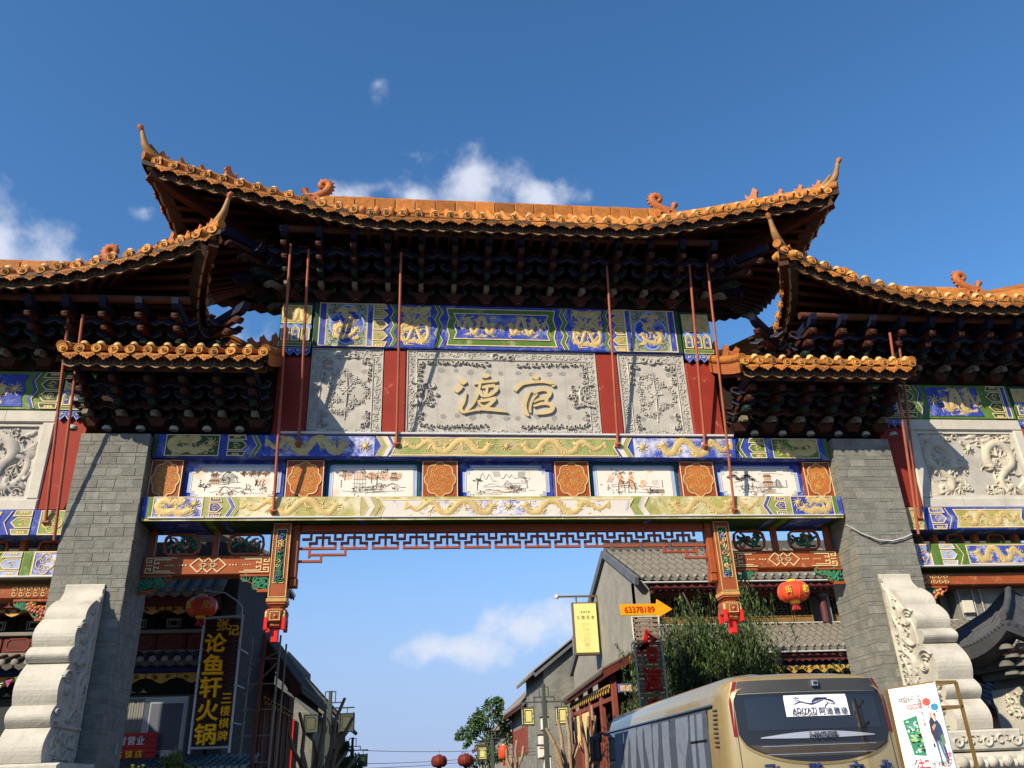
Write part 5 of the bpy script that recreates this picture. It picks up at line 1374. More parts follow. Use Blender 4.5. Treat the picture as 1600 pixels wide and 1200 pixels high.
for x, zf in ((-7.62, 6.06), (7.62, 6.06), (-10.5, 6.06), (10.62, 6.06)):
    b = MB(); b.tube([(x, -.13, zf), (x, -.95, 9.55)], .026, ROD, 8); b.tube([(x-.05, -.13, zf), (x+.05, -.13, zf)], .03, ROD, 6); b.build('stay_rod', GATE)
for x, z, yt in ((-7.34, 5.7, -1.05), (7.38, 5.7, -1.05)):
    b = MB(); b.tube([(x, -.34, z), (x, yt, 9.45)], .026, ROD, 8); b.build('stay_rod', GATE)

# ------------------------------------------------------------------ hanging woodwork in the main opening
FX = .20
for s in (-1, 1):
    def X(a, b): return tuple(sorted((s*a, s*b)))
    # red beam with gilt lattice
    rb = tie_beam(5.27, 5.60, .33, .3, ORANGE_RED, 'red_beam', *X(4.02, 6.148)); fr = WALL(.33); e = MB()
    def kn(u, v): return (s*u, v)
    cx, cz = 5.08, 5.435
    for d, w in ((-.16, .13), (0, .13), (.16, .13)):
        e.stroke(fr, [kn(cx+d-w, cz), kn(cx+d, cz+w*.9), kn(cx+d+w, cz), kn(cx+d, cz-w*.9), kn(cx+d-w, cz)], .017, .012, GOLD_PALE, curve=False, flat=True)
    e.stroke(fr, [kn(cx-.08-.06, cz), kn(cx-.08, cz+.055), kn(cx-.02, cz), kn(cx-.08, cz-.055), kn(cx-.14, cz)], .013, .012, GOLD_PALE, curve=False, flat=True)
    e.stroke(fr, [kn(cx+.08-.06, cz), kn(cx+.08, cz+.055), kn(cx+.14, cz), kn(cx+.08, cz-.055), kn(cx+.02, cz)], .013, .012, GOLD_PALE, curve=False, flat=True)
    for k in range(3):
        for d in (-1, 1): e.fbox(fr, *X(cx+d*(.36+.05*k)-.01, cx+d*(.36+.05*k)+.01), cz-.012, cz+.012, 0, .010, GOLD_PALE)
    for d, base in ((1, 4.06), (-1, 6.10)):
        def g(a, b): return kn(base+d*a, cz+b)
        for sg in (-1, 1):
            e.stroke(fr, [g(.50, sg*.125), g(.02, sg*.125), g(.02, sg*.05), g(.10, sg*.05), g(.10, sg*.085), g(.06, sg*.085)], .015, .012, GOLD_PALE, curve=False, flat=True)
            e.stroke(fr, [g(.42, sg*.095), g(.15, sg*.095), g(.15, sg*.02), g(.22, sg*.05), g(.22, sg*.02)], .015, .012, GOLD_PALE, curve=False, flat=True)
        e.stroke(fr, [g(.02, 0), g(.12, 0)], .015, .012, GOLD_PALE, curve=False, flat=True)
        for k in range(4): e.fbox(fr, *sorted((s*(base+d*(.32+.04*k)), s*(base+d*(.335+.04*k)))), cz-.01, cz+.01, 0, .010, GOLD_PALE)
    e.build('gilt_lattice', rb)
    openwork(GATE, s*5.56, 5.80, .27, .17, .42, 801+s); openwork(GATE, s*4.50, 5.80, .27, .17, .42, 811+s)
    for a in (5.02, 4.06, 6.06):
        p = MB(); p.bbox(*X(a-.045, a+.045), .40, .52, 5.60, 6.07, ORANGE_RED, c=.01); p.build('strut', GATE)
    corner(GATE, s*4.03, 5.265, .36, s, .50, .30, seed=41+s); corner(GATE, s*6.14, 5.265, .36, -s, .50, .30, seed=45+s)
    # hanging post with carved panel, bulb and tassels
    xa, xb = X(3.70, 4.0); c = (xa+xb)/2
    p = MB(); p.bbox(xa, xb, 0, .30, 4.80, 6.065, ORANGE_RED, c=.015); po = p.build('hanging_post', GATE); F = WALL(0); e = MB()
    e.ring(F, R4(xa+.012, xb-.012, 4.82, 6.05), .014, 0, .01, GOLD); e.ring(F, R4(xa+.07, xb-.07, 5.05, 5.95), .012, 0, .012, GOLD); e.build('gilt_edge', po)
    q = MB(); q.fbox(F, xa+.078, xb-.078, 5.06, 5.94, 0, .004, CARVE_DARK); r = random.Random(61+s)
    for k in range(26):
        v = 5.08+.84*k/26; m = (CARVE_BLUE, CARVE_GREEN, GOLD, CARVE_GREEN, CARVE_PINK, GOLD)[(k//4+r.randint(0, 1)) % 6]
        q.stroke(F, curl(c+r.uniform(-.035,.035), v, r.uniform(.03,.05), r.uniform(0,6.28), .9, r.choice((-1,1)), 8), .024, .03, m, h0=.003)
    q.build('carved_panel', po)
    q = MB(); q.bbox(*X(3.58, 3.695), .08, .26, 5.15, 6.06, ORANGE_RED, c=.01); q.bbox(*X(3.56, 3.695), .09, .25, 5.0, 5.148, ORANGE_RED, c=.02); q.build('side_board', po)
    q = MB()
    for z0, z1, w in ((4.74, 4.80, .165), (4.70, 4.738, .15), (4.665, 4.698, .12)): q.bbox(c-w, c+w, .15-w, .15+w, z0, z1, GOLD_DULL if z0 > 4.73 else ORANGE_RED, c=.008)
    q.build('post_collar', po)
    q = MB()
    def sq(prof):
        for (w0, z0), (w1, z1) in zip(prof, prof[1:]):
            vs = [(c+a*w0, .15+b*w0, z0) for a, b in ((-1,-.55),(-.55,-1),(.55,-1),(1,-.55),(1,.55),(.55,1),(-.55,1),(-1,.55))] + [(c+a*w1, .15+b*w1, z1) for a, b in ((-1,-.55),(-.55,-1),(.55,-1),(1,-.55),(1,.55),(.55,1),(-.55,1),(-1,.55))]
            q.add(vs, [((k+1) % 8, k, k+8, (k+1) % 8+8) for k in range(8)], ORANGE_RED)
    sq([(.09,4.664),(.16,4.63),(.18,4.58),(.165,4.44),(.12,4.40),(.13,4.37),(.10,4.34),(.0,4.33)])
    q.build('hanging_bulb', po)
    e = MB(); fb = WALL(.15-.178)
    e.ring(fb, R4(c-.075, c+.075, 4.45, 4.58), .012, -.01, .008, GOLD); e.blob(fb, c, 4.515, .025, .02, CARVE_PINK)
    for k in range(7): e.blob(fb, c-.10+.033*k, 4.605, .012, .015, GOLD)
    e.build('gilt_edge', po)
    for dx in (-.14, .14):
        for yy in (.02, .28):
            q = MB(); q.bbox(c+dx-.03, c+dx+.03, yy-.03, yy+.03, 4.30, 4.50, RED_LACQ, c=.006); q.lathe([(.022,0),(.03,.02),(.02,.05),(.028,.07),(.015,.10)], (c+dx, yy, 4.50), GOLD, 8); q.build('tassel', po)
    q = MB(); q.bbox(c-.055, c+.055, .09, .21, 4.12, 4.335, RED_LACQ, c=.008); q.build('tassel', po)
# fretwork
FRM = mat('fret_red', (0.27, 0.062, 0.028), .5, var=.2)
tb = MB(); tb.bbox(-3.56, 3.56, .12, .22, 5.93, 6.065, FRM, c=.01); FO = tb.build('fret_top_rail', GATE)
def fbar(b, x0, z0, x1, z1):
    k = .021; b.bbox(min(x0, x1)-k, max(x0, x1)+k, .17-k+FJ[0], .17+k+FJ[0], min(z0, z1)-k, max(z0, z1)+k, FRM, c=.005); FJ[0] = (FJ[0]+.0007) % .005
FJ = [0.0]
N = 13; P_ = 6.9/N
for k in range(N):
    b = MB(); x = -3.45+k*P_; w = P_
    fbar(b, x+w*.10, 5.66, x+w*.90, 5.66); fbar(b, x+w*.10, 5.66, x+w*.10, 5.75); fbar(b, x+w*.90, 5.66, x+w*.90, 5.75); fbar(b, x+w*.5, 5.66, x+w*.5, 5.93)
    fbar(b, x+w*.10, 5.75, x+w*.30, 5.75); fbar(b, x+w*.70, 5.75, x+w*.90, 5.75); fbar(b, x+w*.30, 5.75, x+w*.30, 5.85); fbar(b, x+w*.70, 5.75, x+w*.70, 5.85); fbar(b, x+w*.30, 5.85, x+w*.70, 5.85)
    fbar(b, x+w*.12, 5.85, x+w*.12, 5.93); fbar(b, x+w*.88, 5.85, x+w*.88, 5.93); fbar(b, x-w*.12, 5.82, x+w*.12, 5.82)
    b.build('fret_panel', FO)
for s in (-1, 1):
    b = MB(); q = lambda u: s*u
    fbar(b, q(3.55), 5.66, q(3.25), 5.66); fbar(b, q(3.40), 5.66, q(3.40), 5.52); fbar(b, q(3.40), 5.55, q(2.80), 5.55); fbar(b, q(2.80), 5.55, q(2.80), 5.66); fbar(b, q(3.55), 5.44, q(3.20), 5.44); fbar(b, q(3.20), 5.44, q(3.20), 5.55)
    b.build('fret_step', FO)
cb = MB(); cb.tube([(6.05,-.34,5.88),(6.3,-.34,5.72),(6.6,-.34,5.60),(6.85,-.34,5.58),(7.1,-.34,5.64),(7.25,-.34,5.70)], .012, WHITE_STRIP, 6); cb.tube([(6.2,-.33,5.80),(6.6,-.325,5.55),(7.0,-.33,5.60),(7.25,-.33,5.68)], .008, INK, 6); cb.build('loose_cable', GATE)
nb = MB(); nb.bbox(-6.149, -6.135, .42, .54, 2.55, 2.72, STONE_PATCH, c=.003); nb.build('socket_plate', GATE)

# ------------------------------------------------------------------ stepped scroll stones leaning on the piers
def scroll_stone(s):
    xi, xo = s*6.45, s*7.03
    t = thing('scroll_stone', ((xi+xo)/2, -.8, 0), ('white stepped scroll stone against the left pier, its carved flank in shade', '', 'white stepped scroll stone against the right pier, its carved flank sunlit')[s+1], 'carved stone')
    # profile in depth (d = towards the viewer) and height
    prof = [(.30, 5.00), (.33, 4.98)]
    def bulge(z0, z1, d0, d1, b):
        n = 9
        for i in range(n+1):
            a = i/n; prof.append((d0+(d1-d0)*a+b*math.sin(math.pi*min(1, a*1.0)) if b else d0+(d1-d0)*a, z0+(z1-z0)*a))
    bulge(4.98, 4.70, .33, .50, -.06); bulge(4.70, 4.36, .56, .86, .10); bulge(4.36, 3.94, .90, 1.06, .13); bulge(3.94, 3.72, 1.10, 1.14, .10)
    bulge(3.72, 3.14, 1.10, 1.30, .15); bulge(3.14, 2.86, 1.32, 1.36, .10); bulge(2.86, 2.42, 1.34, 1.46, .10)
    x0, x1 = sorted((xi, xo)); b = MB()
    for i in range(len(prof)-1):
        (d0, z0), (d1, z1) = prof[i], prof[i+1]
        b.add([(x0, -d0, z0), (x1, -d0, z0), (x1, -d1, z1), (x0, -d1, z1)], [(3,2,1,0)], CREAM_W, False)
    b.add([(x0, -.29, 5.0), (x1, -.29, 5.0), (x1, -.33, 4.98), (x0, -.33, 4.98)], [(3,2,1,0)], CREAM_W)
    ring = [(x0, -d, z) for d, z in prof] + [(x0, -.29, 2.42), (x0, -.29, 5.0)]
    b.add(ring, [tuple(range(len(ring)))[::-1]], CREAM_W)
    ring = [(x1, -d, z) for d, z in prof] + [(x1, -.29, 2.42), (x1, -.29, 5.0)]
    b.add(ring, [tuple(range(len(ring)))], CREAM_W)
    b.build('stone_body', t)
    # carved inner flank
    fr = Fr((xi, 0, 0), (0, 1, 0), (0, 0, 1)) if s < 0 else Fr((xi, 0, 0), (0, -1, 0), (0, 0, 1))
    sg = -1 if s < 0 else 1
    if fr.n.x*(-s) < 0: print('flank normal wrong', s)
    g = MB(); r = random.Random(900+s)
    def st(pts, w, h=.05, **k): g.stroke(fr, [(sg*a, c) for a, c in pts], w, h, CREAM_W, **k)
    st([(.34,4.92),(.42,4.70),(.62,4.55),(.82,4.30),(.98,4.05),(1.02,3.82),(1.02,3.72)], .03, .025); st([(.36,4.9),(.36,2.5)], .04, .03)
    for u, v, rr in ((.90,4.12,.20),(1.10,3.40,.24),(1.26,2.98,.13),(.62,4.42,.10)):
        for q in (1, .68, .38): st(curl(u, v, rr*q, .5, .95, 1, 14), .03, .05)
        g.blob(fr, sg*u, v, rr*.22, .05, CREAM_W)
    st([(.45,4.75),(.55,4.50),(.50,4.25),(.62,4.0),(.58,3.7),(.80,3.5),(.72,3.2),(.9,2.95)], [.03,.09,.07,.11,.08,.12,.08,.03], .07)
    st([(.5,4.55),(.7,4.35),(.62,4.1)], [.05,.1,.03], .06); st([(.55,3.95),(.8,3.75),(.95,3.72)], [.05,.1,.03], .06); st([(.5,3.6),(.62,3.35),(.55,3.05)], [.05,.1,.03], .06)
    scrollwork(g, fr, *sorted((sg*.42, sg*.85)), 2.95, 4.2, CREAM_W, .075, .05, r, dens=.8)
    st([(.36,2.88),(1.30,2.88)], .06, .05, curve=False); scrollwork(g, fr, *sorted((sg*.42, sg*1.3)), 2.45, 2.82, CREAM_W, .10, .06, r)
    g.build('carved_flank', t)
    # plinth
    p = MB(); p.bbox(s*6.76-.60, s*6.76+.60, -1.62, -.29, 2.12, 2.41, CREAM_W, c=.03); p.bbox(s*6.76-.60, s*6.76+.60, -1.66, -.29, 1.86, 2.10, CREAM_W, c=.06); p.bbox(s*6.76-.54, s*6.76+.54, -1.56, -.29, 0, 1.85, CREAM_W, c=.02)
    po = p.build('plinth', t); g = MB(); F = WALL(-1.62)
    for k in range(5):
        u = s*6.76-.46+.23*k; g.stroke(F, curl(u, 2.26, .09, 0, 1.1, 1 if k % 2 else -1), .028, .03, CREAM_W); g.stroke(F, curl(u+.11, 2.28, .05, 2, 1.1, -1), .022, .03, CREAM_W)
        g.blob(WALL(-1.66), u, 1.98, .09, .05, CREAM_W, ry=.085); g.blob(WALL(-1.66), u+.115, 1.95, .03, .04, CREAM_W, ry=.06)
    scrollwork(g, WALL(-1.56), s*6.76-.5, s*6.76+.5, 1.5, 1.8, CREAM_W, .09, .03, r)
    g.build('carved_border', po)
CREAM_W = mat('weathered_white_stone', (0.45, 0.43, 0.365), .8, var=.18, vscale=2.5, bump=.35, dirt=.45)
for s in (-1, 1): scroll_stone(s)
# ------------------------------------------------------------------ coach
GOLDP = mat('gold_coach_paint', (0.54, 0.42, 0.205), .26, metal=.6, var=.08, coat=.6, dirt=.08)
BLK = mat('black_gloss', (.012,.012,.014), .12, spec=.6); SMOKE = mat('dark_glass', (.012,.014,.02), .06, spec=.8)
SIDE_GL = mat('side_glass', (.075,.095,.13), .05, spec=1.0); DKGREY = mat('charcoal_plastic', (.045,.047,.05), .5, var=.15)
CURT = mat('net_curtain', (.14,.168,.22), .7, var=.25, vscale=6); LAMP_RED = mat('tail_lamp_red', (.16,.012,.012), .2); CHROME = mat('chrome', (.62,.62,.62), .18, metal=.9)
WHT = mat('sticker_white', (.80,.80,.80), .5); NAVY = mat('navy_print', (.022,.035,.11), .5)
def coach():
    x0, x1, yb, yf, zt = 2.56, 5.06, -2.5, 5.4, 3.20
    t = thing('coach', ((x0+x1)/2, 1.4, 0), 'gold tourist coach seen from behind with a black rear window and curtained side windows', 'coach')
    # body: cross-sections along y; each section a closed outline in x-z
    cx = (x0+x1)/2
    def section(w, top, r, zb=.45):
        pts = [(-w, zb), (-w, 1.0), (-w*1.0, 1.9), (-w*.985, 2.5), (-w*.955, top-r)]
        for i in range(1, 7):
            a = math.pi/2*i/6; pts.append((-w*.955+r*(1-math.cos(a))*1.3, top-r+r*math.sin(a)))
        pts += [(-w*.45, top+.02), (0, top+.03)]
        return pts + [(-a, b) for a, b in pts[-2::-1]]
    W = (x1-x0)/2
    secs = [(yb+.16, W*.90, zt-.16, .22), (yb+.22, W*.95, zt-.10, .24), (yb+.34, W*.985, zt-.04, .25), (yb+.6, W, zt, .25), (1.5, W, zt, .25), (yf-.6, W, zt-.02, .25), (yf-.15, W*.97, zt-.15, .25), (yf, W*.92, zt-.4, .25)]
    rows = [[(cx+a, y, z) for a, z in section(w, tp, r)] for y, w, tp, r in secs]
    b = MB(); b.grid(rows, GOLDP, True, flip=True)
    b.add([p for p in rows[-1]], [tuple(range(len(rows[-1])))], BLK)
    body = b.build('coach_body', t)
    # rear panel bulging outwards: grid over width and height
    def rear(u, z):   # u -1..1
        top = zt-.10
        k = (z-.45)/(top-.45)
        y = yb+.17 - .17*(1-abs(u)**2.6) + .10*max(0, k-.62)**1.3*2.2 + .06*max(0, .35-k)
        w = W*(.93-.015*k)-(.10*max(0, k-.9)/.1 if k > .9 else 0)
        return Vector((cx+u*w, y, z))
    def patch(name, poly_fn, m, lift, nu=28, nz=16, parent=t):
        q = MB(); R = []
        for j in range(nz+1):
            row = []
            for i in range(nu+1):
                u, z = poly_fn(i/nu, j/nz); p = rear(u, z); row.append(p+Vector((0, -lift, 0)))
            R.append(row)
        q.grid(R, m, True); return q.build(name, parent)
    patch('rear_panel', lambda a, c: (-1+2*a, .45+(zt-.10-.45)*c), GOLDP, .0)
    # glass: top edge flat, sides straight then a bowl below
    def bowl(u): return 2.42-.36*math.sqrt(max(0.0, 1-(u/.93)**2))
    zs = 2.93
    patch('rear_window', lambda a, c: ((-.93+1.86*a), bowl(-.93+1.86*a)+(zs-bowl(-.93+1.86*a))*c), BLK, .010)
    patch('window_pane', lambda a, c: (-.82+1.64*a, 2.46+(2.88-2.46)*c), SMOKE, .016)
    patch('roof_band', lambda a, c: ((-.93+1.86*a), 2.945+(zt-.10-2.945)*c), DKGREY, .012)
    for sg in (-1, 1):
        patch('tail_lamp', lambda a, c: (sg*(.94+.045*a), 2.40+(zt-.10-2.40)*c), LAMP_RED, .014, 3, 12)
    patch('chrome_strip', lambda a, c: (-.70+1.40*a, 2.37+.035*math.sin(math.pi*a)*.6+(.012+.075*math.sin(math.pi*a))*(c-.5)), mat('silver_trim', (.55,.56,.58), .3, metal=.6), .024, 24, 3)
    patch('rear_grille', lambda a, c: (-.84+1.68*a, max(bowl(-.84+1.68*a)+.02, 2.13)+.16*c*(1-abs(-1+2*a)**4)), mat('grille_bronze', (.05,.042,.033), .35, var=.3), .014, 20, 3)
    for z in (2.26, 2.16):
        patch('grille_line', lambda a, c: (-.70+1.4*a, z+.008*c), CHROME, .017, 16, 1)
    seam = mat('panel_seam', (.06,.05,.03), .6)
    for uu in (-.945, .945):
        patch('panel_seam', lambda a, c: (uu+.010*a*(1 if uu < 0 else -1), 1.5+(2.40-1.5)*c), seam, .004, 1, 10)
    q = MB(); R = []
    for i in range(41):
        u = -.93+1.86*i/40; z = bowl(u); p0, p1 = rear(u, z-.035), rear(u, z-.002); R.append([p0+Vector((0,-.012,0)), p1+Vector((0,-.022,0))])
    q.grid(R, GOLDP, True, flip=True); q.build('window_lip', t)
    fr = lambda u, z: rear(u, z)
    q = MB(); p = rear(.06, 3.04); q.bbox(p.x-.045, p.x+.045, p.y-.07, p.y+.02, p.z-.04, p.z+.04, CHROME, c=.01); q.box(p.x-.028, p.x+.028, p.y-.073, p.y-.069, p.z-.022, p.z+.018, BLK); q.build('reversing_camera', t)
    # advertising sticker
    patch('sticker', lambda a, c: (-.36+.79*a, 2.62+.27*c), WHT, .022)
    pl = rear(0, 2.75); fs = Fr((cx, pl.y-.026, 0), (1, .0, 0), (0, .06, 1)); fs.o = Vector((cx, pl.y-.026-.06*2.75, 0))
    s0 = -.36*W*.9; 
    letter('printed_word', 'ADIYATI', fs, s0+.25, 2.70, .34, .062, NAVY, t, extrude=.002); letter('printed_word', 'MOTORCADE', fs, s0+.25, 2.652, .34, .034, NAVY, t, extrude=.002)
    for k, ch in enumerate('阿迪雅缇'): letter('printed_character', ch, fs, s0+.50+.105*k, 2.685, .085, .09, NAVY, t, extrude=.002)
    q = MB()
    def st(pts, w): q.stroke(fs, [(s0+a*1.05, 2.63+c*1.15) for a, c in pts], w, .003, NAVY, flat=True)
    st([(.10,.125),(.20,.155),(.28,.14),(.36,.13),(.44,.15),(.52,.17)], [.004,.014,.012,.02,.012,.004]); st([(.36,.145),(.44,.18),(.52,.185),(.60,.165),(.66,.14)], [.006,.012,.012,.010,.006])
    for k in range(6): st([(.36+.035*k,.15+.006*k),(.40+.03*k,.185),(.45+.025*k,.205)], [.012,.012,.002])
    st([(.54,.20),(.56,.18),(.62,.17),(.665,.14),(.655,.125),(.61,.13)], [.006,.012,.01,.008,.008,.004]); st([(.57,.13),(.53,.10),(.535,.06)], [.01,.012,.006]); st([(.60,.13),(.57,.14),(.56,.155)], [.006,.01,.004])
    st([(.11,.205),(.13,.19),(.16,.20),(.18,.192),(.19,.21)], .006); st([(.15,.22),(.152,.197)], .005); st([(.12,.165),(.17,.172),(.21,.165)], [.003,.006,.002])
    q.build('horse_logo', t)
    pl = rear(0, 2.40); fh = Fr((cx, pl.y-.034, 0), (1, 0, 0), (0, 0, 1)); letter('maker_lettering', 'HIGER', fh, .05, 2.388, .40, .075, mat('dark_chrome', (.16,.16,.17), .3, metal=.5), t, extrude=.02)
    for k, ch in enumerate('飞鹏中北'):
        u = (-.62, -.13, .37, .76)[k]; p = rear(u, 1.93); q = rear(u+.02, 1.93)-p; letter('painted_character', ch, Fr((p.x, p.y-.012, 0), q, (0,0,1)), 0, 1.935, .20, .24, NAVY, t, extrude=.003, bold=.02)
    # left flank: glazing, curtains, pillars
    xs = x0+.012
    F = Fr((x0, 0, 0), (0, -1, 0), (0, 0, 1))
    def flank_x(z):
        k = 1.0 if z < 1.9 else (1.0-.015*(z-1.9)/.6 if z < 2.5 else .985-.03*(z-2.5)/(zt-.25-2.5))
        return cx-W*k-.004
    q = MB(); yA, yB = -1.62, 5.0
    q.grid([[(flank_x(z)-.006, yA+(yB-yA)*i/20, z) for i in range(21)] for z in (1.45, 1.8, 2.2, 2.6, 2.80)], SIDE_GL, True, flip=True); gl = q.build('side_glazing', t)
    q = MB()
    for yy in (-1.62, -.78, .30, 1.40, 2.50, 3.60): q.add([(flank_x(1.45)-.009, yy, 1.45), (flank_x(1.45)-.009, yy+.045, 1.45), (flank_x(2.8)-.009, yy+.045, 2.8), (flank_x(2.8)-.009, yy, 2.8)], [(0,1,2,3)[::-1]], BLK)
    q.box(flank_x(2.3)-.012, flank_x(2.3)+.02, -1.55, -.78, 2.38, 2.41, BLK); q.build('window_pillar', gl)
    r = random.Random(3)
    for a, c in ((-1.40,-1.12),(-1.02,-.80),(-.70,-.02),(.36,.78),(1.0,1.38),(1.46,1.95),(2.1,2.47),(2.56,3.05),(3.2,3.58),(3.66,4.4)):
        q = MB(); R = []; tie = r.choice((0, .35, .55)); sd = r.choice((0, 1))
        for z in (1.45, 1.7, 1.95, 2.2, 2.45, 2.65, 2.77):
            g_ = 1-tie*math.exp(-((z-2.0)/.28)**2); wv = (c-a)*g_; st_ = a if sd == 0 else c-wv
            R.append([(flank_x(z)-.0075-.0012*(i % 2), st_+wv*i/12+r.uniform(-.008, .008), z) for i in range(13)])
        q.grid(R, CURT, False, flip=True); q.build('curtain', gl)
    q = MB(); q.grid([[(flank_x(z)-.012-(.02 if k == 1 else 0), yA-.25+(yB-yA+.3)*i/20, z) for i in range(21)] for k, z in enumerate((2.80, 2.825, 2.85))], BLK, True, flip=True); q.build('roof_gutter', t)
    for k in range(9):
        z = 2.76-.058*k; q = MB(); q.box(flank_x(z)-.008, flank_x(z)+.01, -2.02, -1.86, z-.010, z+.010, mat('louvre_shadow', (.05,.04,.03), .6)); q.build('air_louvre', t)
    q = MB(); pod = [[(cx+a*1.0, y, zt+.0+h*math.cos(a/.78*math.pi/2)) for a in (-.78,-.72,-.6,-.3,0,.3,.6,.72,.78)] for y, h in ((-.9,.0),(-.75,.13),(-.4,.19),(.9,.20),(1.5,.16),(1.8,0))]
    q.grid(pod, GOLDP, True, flip=True); q.build('roof_pod', t)
    for sg in (-1, 1):
        for yy in (-.6, 3.9):
            q = MB(); q.lathe([(0,-.12),(.30,-.12),(.43,-.10),(.46,-.03),(.46,.03),(.43,.10),(0,.12)], (cx+sg*(W-.13), yy, .46), mat('tyre', (.02,.02,.02), .8), 20, axis='x')
            w = q.build('wheel', t); q = MB(); q.lathe([(0,.0),(.10,.03),(.26,.0),(.28,-.02)], (cx+sg*(W-.005), yy, .46), CHROME, 16, axis='x'); q.build('rim', w)
    q = MB(); q.tube([(x0+.25, yf-.05, 2.75), (x0-.05, yf+.10, 2.85), (x0-.18, yf+.12, 2.75)], .03, BLK, 8); q.bbox(x0-.30, x0-.06, yf+.02, yf+.16, 2.28, 2.78, BLK, c=.05); q.build('door_mirror', t)
    q = MB(); q.bbox(cx-.9, cx+.9, yb-.04, yb+.3, .40, .72, GOLDP, c=.05); q.build('rear_bumper', t)
    q = MB(); q.bbox(cx-.25, cx+.25, yb-.055, yb-.02, .80, .96, mat('plate_yellow', (.62,.42,.03), .5), c=.005); q.build('number_plate', t)
coach()
# ------------------------------------------------------------------ town houses
def brick_tex(name, c1, c2, mortar, scale=3.2, rough=.9):
    if name in MATS: return MATS[name]
    m = bpy.data.materials.new(name); m.use_nodes = True; nt = m.node_tree; N, L = nt.nodes.new, nt.links.new; b = nt.nodes['Principled BSDF']
    tc = N('ShaderNodeTexCoord'); geo = N('ShaderNodeNewGeometry')
    # wall coordinates: along the wall, height
    sx = N('ShaderNodeSeparateXYZ'); L(tc.outputs['Object'], sx.inputs[0])
    ad = N('ShaderNodeMath'); ad.operation = 'ADD'; L(sx.outputs['X'], ad.inputs[0]); L(sx.outputs['Y'], ad.inputs[1])
    cb = N('ShaderNodeCombineXYZ'); L(ad.outputs[0], cb.inputs['X']); L(sx.outputs['Z'], cb.inputs['Y'])
    br = N('ShaderNodeTexBrick'); br.inputs['Scale'].default_value = scale; br.inputs['Color1'].default_value = (*c1, 1); br.inputs['Color2'].default_value = (*c2, 1)
    br.inputs['Mortar'].default_value = (*mortar, 1); br.inputs['Mortar Size'].default_value = .012; br.inputs['Brick Width'].default_value = .9; br.inputs['Row Height'].default_value = .32
    L(cb.outputs[0], br.inputs['Vector'])
    n = N('ShaderNodeTexNoise'); n.inputs['Scale'].default_value = 1.2; n.inputs['Detail'].default_value = 7; L(tc.outputs['Object'], n.inputs['Vector'])
    mr = N('ShaderNodeMapRange'); mr.inputs['From Min'].default_value = .3; mr.inputs['From Max'].default_value = .7; mr.inputs['To Min'].default_value = .72; mr.inputs['To Max'].default_value = 1.2; L(n.outputs['Fac'], mr.inputs['Value'])
    sc = N('ShaderNodeVectorMath'); sc.operation = 'SCALE'; L(br.outputs['Color'], sc.inputs[0]); L(mr.outputs[0], sc.inputs['Scale']); L(sc.outputs[0], b.inputs['Base Color'])
    bp = N('ShaderNodeBump'); bp.inputs['Strength'].default_value = .5; bp.inputs['Distance'].default_value = .015; bp.invert = True; L(br.outputs['Fac'], bp.inputs['Height']); L(bp.outputs[0], b.inputs['Normal'])
    b.inputs['Roughness'].default_value = rough; MATS[name] = m; return m
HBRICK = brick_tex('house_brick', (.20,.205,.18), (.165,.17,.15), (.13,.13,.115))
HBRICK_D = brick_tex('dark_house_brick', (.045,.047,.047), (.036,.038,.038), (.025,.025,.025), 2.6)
PLASTER = mat('grey_plaster', (.24,.235,.205), .9, var=.22, vscale=1.4, bump=.3, bscale=12, dirt=.25)
GTILE = mat('grey_roof_tile', (.085,.082,.075), .8, var=.35, vscale=2.0, dirt=.2, bump=.3)
GTILE_L = mat('dusty_roof_tile', (.175,.16,.13), .85, var=.4, vscale=1.5, dirt=.3, bump=.3)
GCAP = mat('grey_tile_end', (.24,.24,.225), .8, var=.25)
WOODY = mat('yellow_wood', (.21,.125,.04), .6, var=.3, vscale=4); MAROON = mat('maroon_wood', (.105,.022,.018), .55, var=.3, vscale=3)
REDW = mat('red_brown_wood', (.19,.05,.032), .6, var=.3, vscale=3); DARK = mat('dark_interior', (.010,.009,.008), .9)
GLASS = mat('window_glass', (.05,.06,.065), .05, spec=.9); VAL = mat('gilt_valance', (.46,.29,.06), .5, var=.3, vscale=8)
CREAMB = mat('cream_blind', (.62,.50,.22), .7, var=.1); PINK = mat('pink_wall', (.42,.20,.15), .8, var=.15)
